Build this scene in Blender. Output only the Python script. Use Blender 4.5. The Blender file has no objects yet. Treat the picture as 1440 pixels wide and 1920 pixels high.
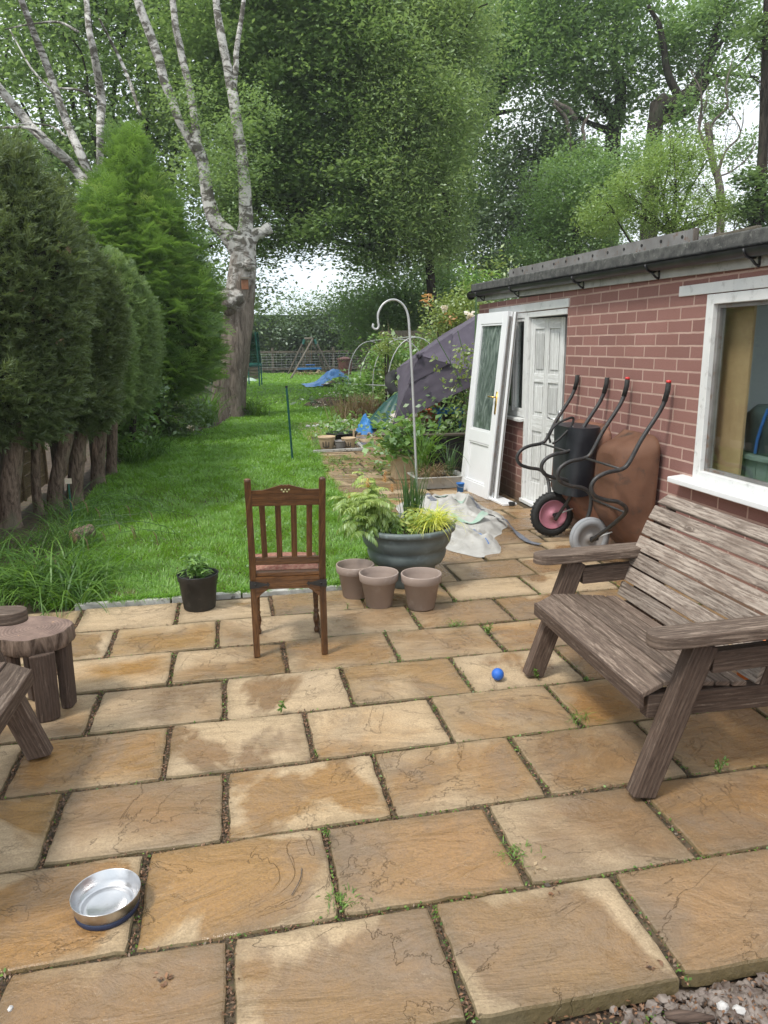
import bpy, math, random
import numpy as np
from mathutils import Vector, Matrix, noise as mnoise
rng = np.random.default_rng(7); random.seed(7)
S = bpy.context.scene
COL = S.collection
R = math.radians

# ------------------------------------------------------------------ camera
PIT, ROL, YAW, FPX, CH = R(12.75), R(-0.596), R(11.841), 1387.5, 1.67
FW = np.array([math.sin(YAW)*math.cos(PIT), math.cos(YAW)*math.cos(PIT), -math.sin(PIT)])
_r = np.cross(FW, [0, 0, 1]); _r /= np.linalg.norm(_r); _u = np.cross(_r, FW)
CR = math.cos(ROL)*_r + math.sin(ROL)*_u; CU = -math.sin(ROL)*_r + math.cos(ROL)*_u
CC = np.array([0, 0, CH])
def ray(x, y): return FW + CR*(x-720)/FPX + CU*(960-y)/FPX
def G(x, y, z=0.0):
    d = ray(x, y); return CC + d*(z-CH)/d[2]
def onX(x, y, X):
    d = ray(x, y); return CC + d*X/d[0]
def onY(x, y, Y):
    d = ray(x, y); return CC + d*Y/d[1]
cd = bpy.data.cameras.new('camera'); cam = bpy.data.objects.new('camera', cd); COL.objects.link(cam)
cam.matrix_world = Matrix(((CR[0], CU[0], -FW[0], 0), (CR[1], CU[1], -FW[1], 0), (CR[2], CU[2], -FW[2], CH), (0, 0, 0, 1)))
cd.sensor_fit = 'VERTICAL'; cd.sensor_height = 36; cd.lens = FPX/1920*36; cd.clip_end = 1000; cd.clip_start = .05
S.camera = cam

# ------------------------------------------------------------------ sky, sun, exposure
W = bpy.data.worlds.new('World'); S.world = W; W.use_nodes = True
nt = W.node_tree; bg = nt.nodes['Background']
SUN_EL, SUN_AZ = R(58), R(-120)      # azimuth measured from +Y clockwise: light from the left and a little behind
sky = nt.nodes.new('ShaderNodeTexSky'); sky.sky_type = 'NISHITA'; sky.sun_disc = False
sky.sun_elevation = SUN_EL; sky.sun_rotation = SUN_AZ; sky.dust_density = 4
tc = nt.nodes.new('ShaderNodeTexCoord'); nz = nt.nodes.new('ShaderNodeTexNoise')
nz.inputs['Scale'].default_value = 2.2; nz.inputs['Detail'].default_value = 6
rp = nt.nodes.new('ShaderNodeValToRGB'); rp.color_ramp.elements[0].position = .35; rp.color_ramp.elements[1].position = .7
rp.color_ramp.elements[0].color = (7.6, 8.6, 9.4, 1); rp.color_ramp.elements[1].color = (10.6, 10.9, 11.0, 1)
mx = nt.nodes.new('ShaderNodeMix'); mx.data_type = 'RGBA'; mx.inputs['Factor'].default_value = .86
L_ = nt.links.new
L_(tc.outputs['Generated'], nz.inputs['Vector']); L_(nz.outputs['Fac'], rp.inputs['Fac'])
L_(sky.outputs['Color'], mx.inputs['A']); L_(rp.outputs['Color'], mx.inputs['B']); L_(mx.outputs['Result'], bg.inputs['Color'])
bg.inputs['Strength'].default_value = .118
ld = bpy.data.lights.new('sun', 'SUN'); ld.energy = 2.2; ld.angle = R(10); ld.color = (1, .955, .88)
sun = bpy.data.objects.new('sun', ld); COL.objects.link(sun)
sd = Vector((math.sin(SUN_AZ)*math.cos(SUN_EL), math.cos(SUN_AZ)*math.cos(SUN_EL), math.sin(SUN_EL)))
sun.rotation_euler = sd.to_track_quat('Z', 'Y').to_euler(); sun.location = (-6, 0, 12)
S.view_settings.view_transform = 'Standard'; S.view_settings.look = 'None'
S.view_settings.exposure = 0.36; S.view_settings.gamma = 1
S.render.engine = 'CYCLES'

# ------------------------------------------------------------------ materials
class NB:
    def __init__(s, name):
        s.m = bpy.data.materials.new(name); s.m.use_nodes = True; s.t = s.m.node_tree
        s.b = s.t.nodes['Principled BSDF']; s.out = s.t.nodes['Material Output']
    def n(s, k, **kw):
        x = s.t.nodes.new('ShaderNode'+k)
        for a, v in kw.items():
            if hasattr(x, a): setattr(x, a, v)
            else: s.set(x.inputs[a.replace('_', ' ')], v)
        return x
    def set(s, i, v):
        if hasattr(v, 'is_output') or isinstance(v, bpy.types.NodeSocket): s.t.links.new(v, i)
        else: i.default_value = v
    def co(s, kind='Object', scale=(1, 1, 1), rot=(0, 0, 0)):
        if kind == 'UV': src = s.n('TexCoord').outputs['UV']
        elif kind == 'World': src = s.n('NewGeometry').outputs['Position']
        else: src = s.n('TexCoord').outputs[kind]
        mp = s.n('Mapping'); s.set(mp.inputs['Vector'], src); mp.inputs['Scale'].default_value = scale; mp.inputs['Rotation'].default_value = rot
        return mp.outputs[0]
    def noise(s, v, scale=5, detail=4, rough=.55, dist=0):
        x = s.n('TexNoise'); s.set(x.inputs['Vector'], v)
        for k, q in (('Scale', scale), ('Detail', detail), ('Roughness', rough), ('Distortion', dist)): x.inputs[k].default_value = q
        return x.outputs['Fac']
    def ramp(s, f, els):
        x = s.n('ValToRGB'); s.set(x.inputs['Fac'], f); e = x.color_ramp.elements
        while len(e) < len(els): e.new(.5)
        for i, (p, c) in enumerate(els):
            e[i].position = p
            e[i].color = (c, c, c, 1) if isinstance(c, (int, float)) else (*c, 1)
        return x.outputs['Color']
    def mix(s, f, a, b, mode='MIX'):
        x = s.n('Mix', data_type='RGBA', blend_type=mode)
        s.set(x.inputs['Factor'], f)
        for k, v in (('A', a), ('B', b)):
            if isinstance(v, tuple): v = (*v, 1)
            s.set(x.inputs[k], v)
        return x.outputs['Result']
    def math(s, op, a, b=0.0, c=0.0):
        x = s.n('Math', operation=op); s.set(x.inputs[0], a); s.set(x.inputs[1], b); s.set(x.inputs[2], c); return x.outputs[0]
    def bump(s, h, strength=.4, dist=.01, prev=None):
        x = s.n('Bump'); s.set(x.inputs['Height'], h); x.inputs['Strength'].default_value = strength; x.inputs['Distance'].default_value = dist
        if prev is not None: s.set(x.inputs['Normal'], prev)
        return x.outputs[0]
    def attr(s, name): return s.n('Attribute', attribute_name=name).outputs['Fac']
    def fin(s, col=None, rough=.7, normal=None, metal=0, spec=.5):
        if col is not None: s.set(s.b.inputs['Base Color'], (*col, 1) if isinstance(col, tuple) else col)
        s.set(s.b.inputs['Roughness'], rough)
        if normal is not None: s.set(s.b.inputs['Normal'], normal)
        s.set(s.b.inputs['Metallic'], metal); s.b.inputs['Specular IOR Level'].default_value = spec
        return s.m

def simple(name, c1, c2, scale=6, rough=.6, bump=.15, bs=40, metal=0, dirt=None, spec=.5, stretch=(1, 1, 1)):
    b = NB(name); v = b.co('Object', stretch)
    c = b.mix(b.ramp(b.noise(v, scale, 5), [(.35, 0.), (.68, 1.)]), c1, c2)
    if dirt: c = b.mix(b.ramp(b.noise(v, scale*2.3, 6, .65), [(.56, 0.), (.7, 1.)]), c, dirt)
    return b.fin(c, rough, b.bump(b.noise(v, bs, 4), bump, .004), metal, spec)

def leafmat(name, dark, light, trans=.35, gloss=.07, tip=None):
    b = NB(name); f = b.attr('rnd')
    c = b.ramp(f, [(0., dark), (.6, tuple((a+q)/2 for a, q in zip(dark, light))), (1., light)] if tip is None else [(0., dark), (.75, light), (1., tip)])
    t = b.t; t.nodes.remove(b.b)
    d = b.n('BsdfDiffuse'); b.set(d.inputs['Color'], c)
    tr = b.n('BsdfTranslucent'); b.set(tr.inputs['Color'], b.mix(.5, c, (light[0]*1.5, light[1]*1.5, light[2]*.8)))
    m1 = b.n('MixShader'); m1.inputs[0].default_value = trans; t.links.new(d.outputs[0], m1.inputs[1]); t.links.new(tr.outputs[0], m1.inputs[2])
    g = b.n('BsdfGlossy'); g.inputs['Roughness'].default_value = .45; g.inputs['Color'].default_value = (.9, 1, .95, 1)
    m2 = b.n('MixShader'); m2.inputs[0].default_value = gloss; t.links.new(m1.outputs[0], m2.inputs[1]); t.links.new(g.outputs[0], m2.inputs[2])
    t.links.new(m2.outputs[0], b.out.inputs['Surface'])
    return b.m

MT = {}
# riven sandstone
def m_stone():
    b = NB('riven_sandstone'); p = b.co('World'); r = b.attr('rnd'); r2 = b.attr('rnd2')
    off = b.n('VectorMath', operation='ADD'); b.set(off.inputs[0], p)
    cb = b.n('CombineXYZ'); b.set(cb.inputs[2], b.math('MULTIPLY', r, 37.)); b.set(off.inputs[1], cb.outputs[0]); q = off.outputs[0]
    base = b.ramp(r, [(0., (.22, .155, .095)), (.18, (.33, .19, .075)), (.36, (.26, .18, .10)), (.52, (.40, .21, .058)), (.68, (.30, .205, .12)), (.84, (.38, .23, .085)), (1., (.32, .175, .065))])
    n1 = b.noise(q, 2.2, 6, .6, .6)
    c = b.mix(b.ramp(n1, [(.35, 0.), (.72, .55)]), base, (.37, .195, .07))
    c = b.mix(b.ramp(b.noise(q, 2.6, 6, .65, .4), [(.46, 0.), (.66, .8)]), c, (.23, .175, .125))
    # dried-out pale patches, at slab margins mostly
    wet = b.noise(q, 1.5, 5, .55, .5); ed = b.attr('edge')
    sy = b.n('SeparateXYZ'); b.set(sy.inputs[0], p)
    far = b.math('SUBTRACT', b.ramp(b.math('MULTIPLY', sy.outputs[1], .1), [(.14, 0.), (.22, .05), (.36, .135), (.6, .10)]), b.math('MULTIPLY', sy.outputs[0], .02))
    pl = b.math('ADD', wet, b.math('MULTIPLY', ed, .085)); pl = b.math('ADD', pl, b.math('ADD', far, b.math('MULTIPLY', b.math('POWER', r2, 2.0), .12)))
    soft = b.ramp(pl, [(.60, 0.), (.82, 1.)]); hard = b.ramp(pl, [(.685, 0.), (.745, 1.)])
    pm = b.mix(b.math('GREATER_THAN', r2, .7), soft, hard)
    c = b.mix(b.math('MULTIPLY', pm, .85), c, b.mix(b.noise(q, 2, 3), (.58, .46, .32), (.56, .41, .23)))
    # fine mottling
    c = b.mix(b.ramp(b.noise(p, 130, 3, .7), [(.3, .5), (.65, 0.)]), c, (.15, .10, .065))
    # riven ridge lines
    st = b.co('World', (1.0, 2.6, 1), (0, 0, R(-32)))
    so = b.n('VectorMath', operation='ADD'); b.set(so.inputs[0], st); b.set(so.inputs[1], cb.outputs[0])
    rn = b.noise(so.outputs[0], 1.9, 7, .62, 1.1)
    saw = b.math('FRACT', b.math('MULTIPLY', rn, 6.0))
    line = b.ramp(saw, [(0., 1.), (.05, 0.)]); c = b.mix(b.math('MULTIPLY', b.ramp(saw, [(.3, 0.), (1., 1.)]), .22), c, (.15, .095, .05)); 
    line2 = b.ramp(b.math('ABSOLUTE', b.math('SUBTRACT', b.noise(q, 1.7, 6, .6, 1.2), .5)), [(0., 1.), (.0035, 0.)])
    lm3 = b.ramp(b.math('ABSOLUTE', b.math('SUBTRACT', b.noise(q, 5.5, 9, .75, .8), .5)), [(0., 1.), (.010, 0.)])
    lm3 = b.math('MULTIPLY', lm3, b.ramp(b.noise(q, 5, 2), [(.5, 0.), (.6, 1.)]))
    br = b.ramp(b.noise(q, 4, 3), [(.45, 0.), (.6, 1.)])
    lm = b.math('MULTIPLY', line, br); lm2 = b.math('MULTIPLY', line2, b.ramp(b.noise(q, 3, 2), [(.42, 0.), (.52, 1.)]))
    c = b.mix(b.math('MULTIPLY', lm, .45), c, (.55, .42, .28)); c = b.mix(b.math('MULTIPLY', lm2, .34), c, (.13, .085, .05)); c = b.mix(b.math('MULTIPLY', lm3, .10), c, (.16, .10, .055))
    # lichen and dark spots
    sp = b.math('MULTIPLY', b.ramp(b.noise(p, 42, 4, .7), [(.62, 0.), (.68, 1.)]), b.ramp(b.noise(q, 2.1, 2), [(.6, 0.), (.7, 1.)]))
    c = b.mix(b.math('MULTIPLY', sp, .6), c, (.12, .10, .09))
    c = b.mix(b.math('MULTIPLY', b.math('POWER', ed, 3.0), .35), c, (.12, .09, .05))
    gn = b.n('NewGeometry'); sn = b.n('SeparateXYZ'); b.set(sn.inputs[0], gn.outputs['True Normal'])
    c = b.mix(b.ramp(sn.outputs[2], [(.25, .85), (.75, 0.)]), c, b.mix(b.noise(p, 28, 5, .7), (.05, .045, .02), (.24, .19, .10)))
    h = b.math('ADD', b.math('MULTIPLY', saw, .35), b.math('MULTIPLY', b.noise(q, 9, 7, .65), .9))
    h = b.math('SUBTRACT', h, b.math('MULTIPLY', lm2, .3))
    nrm = b.bump(h, .9, .012); nrm = b.bump(b.noise(p, 220, 3), .25, .002, nrm)
    rough = b.mix(pm, b.ramp(b.noise(q, 3, 3), [(.38, .16), (.66, .42)]), (.85, .85, .85))
    return b.fin(c, rough, nrm, 0, .45)
MT['stone'] = m_stone()
def m_brick():
    b = NB('brown_brick'); o = b.n('TexCoord').outputs['Object']; sx = b.n('SeparateXYZ'); b.set(sx.inputs[0], o)
    g = b.n('NewGeometry'); sn = b.n('SeparateXYZ'); b.set(sn.inputs[0], g.outputs['Normal'])
    isy = b.math('GREATER_THAN', b.math('ABSOLUTE', sn.outputs[1]), .7)
    u = b.math('ADD', b.math('MULTIPLY', sx.outputs[1], b.math('SUBTRACT', 1., isy)), b.math('MULTIPLY', sx.outputs[0], isy))
    cb = b.n('CombineXYZ'); b.set(cb.inputs[0], u); b.set(cb.inputs[1], sx.outputs[2])
    wob = b.n('VectorMath', operation='ADD'); b.set(wob.inputs[0], cb.outputs[0])
    nn = b.n('TexNoise'); b.set(nn.inputs['Vector'], cb.outputs[0]); nn.inputs['Scale'].default_value = 14
    ws = b.n('VectorMath', operation='SCALE'); b.set(ws.inputs[0], nn.outputs['Color']); ws.inputs['Scale'].default_value = .006; b.set(wob.inputs[1], ws.outputs[0])
    br = b.n('TexBrick', offset=.5); b.set(br.inputs['Vector'], wob.outputs[0])
    for k, v in (('Scale', 1.), ('Mortar Size', .0075), ('Mortar Smooth', .15), ('Bias', 0.), ('Brick Width', .285), ('Row Height', .0865)): br.inputs[k].default_value = v
    br.inputs['Color1'].default_value = (.31, .158, .135, 1); br.inputs['Color2'].default_value = (.235, .12, .104, 1); br.inputs['Mortar'].default_value = (.52, .365, .305, 1)
    c = b.mix(b.ramp(b.noise(o, 3, 4), [(.4, 0.), (.75, .5)]), br.outputs['Color'], (.26, .13, .105))
    c = b.mix(b.math('MULTIPLY', b.ramp(b.noise(o, 190, 2, .6), [(.66, 0.), (.72, 1.)]), .55), c, (.55, .4, .34))
    c = b.mix(b.math('MULTIPLY', b.ramp(b.noise(o, 120, 3, .6), [(.3, 1.), (.42, 0.)]), .5), c, (.07, .035, .03))
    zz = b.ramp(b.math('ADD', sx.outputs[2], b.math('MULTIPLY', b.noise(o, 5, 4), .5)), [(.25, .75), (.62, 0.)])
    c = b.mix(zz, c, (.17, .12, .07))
    h = b.math('SUBTRACT', b.math('MULTIPLY', b.noise(o, 110, 5, .7), .5), b.math('MULTIPLY', br.outputs['Fac'], 1.0))
    return b.fin(c, .88, b.bump(h, .8, .006), 0, .25)
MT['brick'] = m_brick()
def m_wood(name, dark, mid, pale, flake=.5, rough=.85, knots=True, vs=55., gloss=.25):
    b = NB(name); uv = b.co('UV')
    s1 = b.co('UV', (1.3, 16, 1)); s2 = b.co('UV', (5, 60, 1))
    vo = b.n('TexVoronoi'); b.set(vo.inputs['Vector'], b.co('UV', (3.1, 7.5, 1))); vo.inputs['Scale'].default_value = 1.
    d = vo.outputs['Distance']
    sp = b.n('SeparateXYZ'); b.set(sp.inputs[0], uv)
    kn = b.math('DIVIDE', 1.1 if knots else .15, b.math('ADD', b.math('MULTIPLY', d, 7.), .35))
    ph = b.math('ADD', b.math('MULTIPLY', sp.outputs[1], vs*6), b.math('ADD', b.math('MULTIPLY', b.noise(s1, 1.2, 3), 9.), b.math('MULTIPLY', kn, 9.)))
    wv = b.math('MULTIPLY_ADD', b.math('SINE', ph), .5, .5)
    fine = b.noise(s2, 2.4, 5, .7)
    mid2 = b.mix(b.ramp(b.noise(b.co('UV', (.9, 1.6, 1)), 1.3, 2), [(.35, .45), (.65, 0.)]), mid, dark); c = b.mix(b.math('MULTIPLY', wv, .42), mid2, dark)
    c = b.mix(b.ramp(fine, [(.38, .8), (.55, 0.)]), c, dark)
    fl = b.noise(b.co('UV', (4.0, 46, 1)), 1.5, 8, .78, .3)
    fm = b.math('MULTIPLY', b.ramp(fl, [(.62-flake*.25, 0.), (.68-flake*.22, 1.)]), b.ramp(b.noise(b.co('UV', (2.2, 7, 1)), 1.6, 4), [(.36, .25), (.55, 1.)]))
    c = b.mix(b.math('MULTIPLY', fm, .8), c, b.mix(wv, pale, tuple(x*.72 for x in pale)))
    if knots: c = b.mix(b.ramp(d, [(.05, .8), (.075, .1), (.10, .7), (.15, 0.)]), c, tuple(x*1.3 for x in dark))
    oi = b.n('ObjectInfo'); hs = b.n('HueSaturation'); b.set(hs.inputs['Color'], c); b.set(hs.inputs['Value'], b.math('MULTIPLY_ADD', oi.outputs['Random'], .38, .80)); c = hs.outputs[0]
    h = b.math('ADD', b.math('MULTIPLY', wv, -.35), b.math('ADD', fine, b.math('MULTIPLY', fm, .25)))
    return b.fin(c, rough, b.bump(h, .6, .003), 0, gloss)
MT['bench'] = m_wood('weathered_bench_wood', (.10, .075, .06), (.27, .21, .17), (.48, .405, .34), .74)
MT['benchseat'] = m_wood('worn_seat_wood', (.07, .05, .038), (.19, .138, .108), (.33, .255, .20), .50)
MT['benchleg'] = m_wood('darker_leg_wood', (.05, .033, .025), (.155, .108, .082), (.30, .235, .185), .25, knots=False)
MT['chairwood'] = m_wood('varnished_oak', (.035, .014, .006), (.18, .082, .03), (.26, .125, .045), .05, .33, False, 30., .5)
MT['log'] = m_wood('split_log', (.05, .035, .028), (.13, .09, .07), (.24, .18, .14), .2, knots=False)
MT['fence'] = m_wood('fence_board', (.13, .09, .05), (.34, .25, .145), (.48, .38, .24), .4)
MT['greywood'] = m_wood('grey_timber', (.07, .06, .045), (.17, .15, .115), (.3, .27, .22), .3, knots=False)
def m_logtop():
    b = NB('log_end_grain'); o = b.co('Object'); ln = b.n('VectorMath', operation='LENGTH'); b.set(ln.inputs[0], b.co('Object', (1, 1, 0)))
    w = b.math('SINE', b.math('MULTIPLY', b.math('ADD', ln.outputs['Value'], b.math('MULTIPLY', b.noise(o, 6, 3), .03)), 420.))
    c = b.mix(b.ramp(b.noise(o, 9, 6, .7), [(.35, 0.), (.65, 1.)]), (.15, .105, .09), (.30, .21, .17))
    c = b.mix(b.math('MULTIPLY_ADD', w, .13, .13), c, (.08, .055, .045))
    c = b.mix(b.ramp(b.noise(o, 26, 3, .6), [(.68, 0.), (.72, .8)]), c, (.62, .38, .22))
    return b.fin(c, .9, b.bump(b.math('ADD', w, b.math('MULTIPLY', b.noise(o, 60, 4), 3.)), .35, .003), 0, .2)
MT['logtop'] = m_logtop()
def m_bark(name, c1, c2, c3=None, hor=False, sc=1.):
    b = NB(name); v = b.co('Object', (9*sc, 9*sc, 2*sc) if not hor else (3*sc, 3*sc, 16*sc)); n = b.noise(v, 1.6, 7, .7, .6)
    c = b.mix(b.ramp(n, [(.36, 0.), (.62, 1.)]), c1, c2)
    if c3: c = b.mix(b.ramp(b.noise(b.co('Object', (2, 2, 1.2)), 1.7, 5), [(.52, 0.), (.62, .8)]), c, c3)
    return b.fin(c, .95, b.bump(n, 1., .03/sc), 0, .15)
MT['bark_con'] = m_bark('conifer_bark', (.07, .048, .036), (.28, .205, .16), (.17, .155, .11), sc=2.5)
MT['bark_oak'] = m_bark('oak_bark', (.018, .015, .012), (.07, .06, .048), (.05, .06, .035))
MT['bark_dead'] = m_bark('dead_limb', (.08, .065, .055), (.22, .19, .16))
def m_birch():
    b = NB('birch_bark'); o = b.n('TexCoord').outputs['Object']; sx = b.n('SeparateXYZ'); b.set(sx.inputs[0], o)
    n1 = b.noise(b.co('Object', (2.6, 2.6, 5)), 1.3, 7, .7, .8)
    low = b.ramp(b.math('MULTIPLY_ADD', sx.outputs[2], .10, b.math('MULTIPLY', b.noise(b.co('Object', (1.6, 1.6, .8)), 1.5, 6, .7), .65)), [(.58, 0.), (.70, 1.)])
    fiss = b.noise(b.co('Object', (8, 8, 1.5)), 1.6, 7, .72, .8)
    brown = b.mix(b.ramp(fiss, [(.36, 0.), (.62, 1.)]), (.075, .058, .045), (.27, .22, .18))
    brown = b.mix(b.ramp(b.noise(b.co('Object', (5, 5, 2.5)), 1.6, 5, .7), [(.64, 0.), (.68, .9)]), brown, (.6, .58, .53))
    white = b.mix(b.ramp(n1, [(.44, 0.), (.55, 1.)]), (.12, .11, .09), (.60, .58, .54))
    c = b.mix(low, brown, white)
    return b.fin(c, .9, b.bump(fiss, 1., .035), 0, .2)
MT['birch'] = m_birch()
MT['leaf_beech'] = leafmat('broadleaf_mid', (.14, .22, .09), (.31, .45, .17), .5, .06)
MT['leaf_dark'] = leafmat('broadleaf_dark', (.09, .15, .065), (.20, .30, .11), .44, .06)
MT['leaf_oak'] = leafmat('oak_leaf', (.115, .195, .075), (.26, .40, .14), .48, .06)
MT['leaf_lime'] = leafmat('willow_light', (.19, .27, .11), (.34, .46, .18), .5, .06)
MT['leaf_yel'] = leafmat('yellow_green_leaf', (.15, .25, .06), (.34, .46, .14), .45, .06)
MT['leaf_ivy'] = leafmat('ivy_leaf', (.055, .10, .05), (.14, .21, .09), .36, .08)
MT['con_dark'] = leafmat('cypress_olive', (.065, .10, .038), (.23, .29, .11), .34, .05)
MT['con_mid'] = leafmat('cypress_grey_green', (.10, .17, .06), (.32, .43, .15), .36, .05)
MT['con_lite'] = leafmat('cypress_fresh', (.07, .145, .036), (.235, .38, .08), .44, .05, (.52, .62, .18))
MT['grass'] = leafmat('lawn_blade', (.10, .23, .018), (.24, .45, .045), .45, .05, (.42, .56, .16))
MT['strap'] = leafmat('strap_leaf', (.045, .11, .018), (.16, .29, .05), .38, .03)
MT['green'] = leafmat('garden_leaf', (.08, .18, .035), (.27, .44, .10), .42, .08)
MT['rose'] = leafmat('rose_leaf', (.14, .22, .05), (.38, .45, .15), .4, .07)
MT['sorb'] = leafmat('sorbaria_leaf', (.14, .25, .06), (.42, .52, .14), .4, .06, (.75, .62, .14))
MT['pinkleaf'] = leafmat('bronze_new_leaf', (.55, .27, .12), (.8, .48, .2), .4, .05)
MT['carex'] = leafmat('golden_sedge', (.5, .55, .06), (.85, .85, .2), .4, .06)
MT['spike'] = leafmat('dark_reed', (.03, .09, .02), (.11, .22, .05), .3, .09)
MT['dry'] = leafmat('dry_stem', (.2, .14, .08), (.45, .33, .2), .2, .04)
MT['petal'] = leafmat('pale_petal', (.7, .6, .55), (.9, .85, .8), .35, .04)
MT['litter'] = leafmat('leaf_litter', (.05, .03, .02), (.3, .16, .09), .1, .03)
MT['moss'] = leafmat('joint_weed', (.06, .13, .02), (.2, .33, .06), .3, .03)
MT['soil'] = simple('soil', (.05, .035, .024), (.11, .08, .055), 8, .95, .8, 45, dirt=(.03, .022, .016))
MT['joint'] = simple('joint_fill', (.045, .034, .02), (.12, .085, .05), 22, .95, 1., 90, dirt=(.05, .07, .02))
MT['turf'] = simple('turf_base', (.04, .075, .012), (.075, .12, .022), 3, .95, .6, 60)
MT['whitepaint'] = simple('white_paint', (.68, .69, .68), (.78, .78, .76), 5, .45, .12, 60, dirt=(.5, .5, .48))
MT['oldwhite'] = m_wood('peeling_white_paint', (.42, .42, .40), (.66, .67, .66), (.76, .77, .76), .5, .7, False, 20.)
MT['upvc'] = simple('white_plastic', (.78, .79, .80), (.84, .85, .86), 2, .3, .02, 20)
MT['felt'] = simple('roof_felt', (.045, .045, .043), (.12, .12, .11), 14, .95, .9, 130, dirt=(.2, .2, .18))
MT['gutter'] = simple('black_gutter', (.012, .012, .013), (.03, .03, .032), 6, .38, .05, 40)
MT['fascia'] = simple('grey_fascia', (.38, .38, .36), (.5, .5, .47), 6, .7, .2, 50, dirt=(.25, .25, .22))
MT['blackmetal'] = simple('black_tube', (.016, .016, .017), (.045, .043, .042), 14, .42, .25, 120, dirt=(.09, .06, .04))
MT['galv'] = simple('ladder_metal', (.2, .19, .18), (.3, .29, .28), 7, .6, .2, 60, .4, dirt=(.2, .12, .08))
MT['steel'] = simple('brushed_steel', (.55, .55, .56), (.68, .68, .69), 9, .3, .08, 120, 1.)
MT['zinc'] = simple('pale_hook_metal', (.42, .43, .42), (.54, .55, .54), 8, .45, .1, 60, .35)
MT['navy'] = simple('navy_rubber', (.012, .02, .05), (.02, .03, .07), 6, .5, .05, 40)
MT['rubber'] = simple('tyre_rubber', (.012, .012, .012), (.03, .03, .029), 9, .75, .5, 90)
MT['greytyre'] = simple('grey_tyre', (.25, .26, .27), (.35, .36, .38), 6, .65, .2, 60)
MT['pink'] = simple('pink_hub', (.45, .17, .23), (.55, .24, .30), 4, .5, .1, 40, dirt=(.3, .2, .18))
MT['rust'] = simple('rusty_tray', (.105, .048, .027), (.18, .09, .055), 3.2, .72, .25, 90, dirt=(.07, .045, .033), spec=.3)
MT['rust2'] = simple('orange_rust', (.15, .062, .034), (.22, .10, .06), 5, .7, .25, 80, dirt=(.07, .04, .028))
MT['blackpaint'] = simple('scratched_black', (.014, .015, .02), (.035, .038, .045), 6, .4, .2, 60)
MT['red'] = simple('red_cap', (.6, .03, .03), (.7, .05, .05), 6, .4, .02, 20)
MT['taupe'] = simple('taupe_clay', (.29, .225, .19), (.35, .275, .235), 4, .8, .12, 90, dirt=(.4, .33, .29))
MT['planter'] = simple('slate_green_plastic', (.10, .125, .122), (.165, .195, .19), 5, .5, .15, 50, dirt=(.20, .25, .25))
MT['blackpot'] = simple('black_plastic', (.014, .015, .016), (.03, .031, .033), 8, .5, .15, 60, dirt=(.06, .055, .05))
MT['bluerub'] = simple('blue_ball', (.02, .12, .5), (.03, .16, .6), 9, .55, .3, 60, dirt=(.02, .05, .2))
MT['compost'] = simple('compost', (.015, .011, .008), (.04, .03, .02), 20, .95, 1., 80)
MT['cream'] = simple('cream_pot', (.5, .37, .24), (.6, .46, .3), 6, .75, .1, 60)
MT['greypot'] = simple('grey_pot', (.22, .21, .2), (.3, .28, .27), 6, .75, .1, 60)
MT['terracotta'] = simple('terracotta', (.5, .14, .06), (.6, .2, .09), 6, .8, .1, 60)
MT['bluep'] = simple('blue_paint', (.02, .13, .42), (.03, .18, .52), 5, .5, .1, 40)
MT['tarpblue'] = simple('blue_tarpaulin', (.03, .17, .45), (.06, .26, .6), 4, .45, .5, 14)
MT['tarpgreen'] = simple('dark_green_tarpaulin', (.008, .05, .042), (.02, .085, .07), 4, .4, .5, 12)
MT['sack'] = simple('woven_sack', (.36, .35, .325), (.50, .49, .46), 5, .7, .35, 30, dirt=(.32, .30, .26))
MT['sackprint'] = simple('green_print', (.28, .42, .33), (.45, .52, .46), 12, .7, .4, 35)
MT['strapgrey'] = simple('webbing', (.10, .11, .14), (.2, .21, .24), 50, .8, .5, 220)
MT['canvas'] = simple('purple_grey_canvas', (.078, .066, .092), (.115, .098, .13), 3, .85, .25, 25, dirt=(.13, .115, .145))
MT['board'] = simple('chipboard', (.48, .31, .16), (.58, .39, .21), 9, .8, .15, 150)
MT['greywall'] = simple('inner_wall', (.42, .45, .46), (.5, .52, .53), 2, .8, .1, 40)
MT['chest'] = simple('sage_chest', (.18, .24, .22), (.25, .31, .29), 5, .6, .15, 50)
MT['bag'] = simple('dark_bag', (.03, .05, .05), (.06, .09, .09), 6, .35, .6, 18)
MT['brass'] = simple('brass', (.7, .45, .12), (.8, .55, .18), 6, .3, .02, 20, 1.)
MT['boxbrown'] = simple('box_brown', (.24, .10, .05), (.32, .15, .08), 9, .8, .2, 60)
MT['dryw'] = simple('pale_motif', (.3, .3, .12), (.4, .38, .2), 30)
MT['pad'] = simple('red_patterned_fabric', (.22, .075, .05), (.36, .20, .14), 60, .9, .5, 160)
MT['iron'] = simple('black_iron', (.012, .011, .01), (.03, .027, .025), 14, .6, .5, 60)
MT['pebble'] = simple('gravel_stone', (.09, .065, .05), (.30, .255, .225), 16, .75, .3, 60, dirt=(.14, .10, .09))
MT['quartz'] = simple('white_stone', (.42, .40, .38), (.62, .61, .60), 12, .6, .5, 60)
MT['edging'] = simple('pale_edging', (.35, .34, .31), (.6, .59, .56), 7, .85, .6, 50, dirt=(.12, .11, .09))
MT['netgreen'] = simple('green_net', (.015, .10, .085), (.03, .17, .14), 6, .8, .2, 60)
MT['binbrown'] = simple('brown_bin', (.09, .035, .028), (.13, .055, .045), 6, .6, .1, 40)
MT['greystake'] = simple('green_coated_stake', (.01, .07, .055), (.02, .11, .085), 12, .45, .2, 60)
MT['orange'] = simple('orange_plastic', (.7, .16, .02), (.8, .22, .03), 6, .5, .05, 40)
MT['dirtmound'] = MT['soil']
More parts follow.
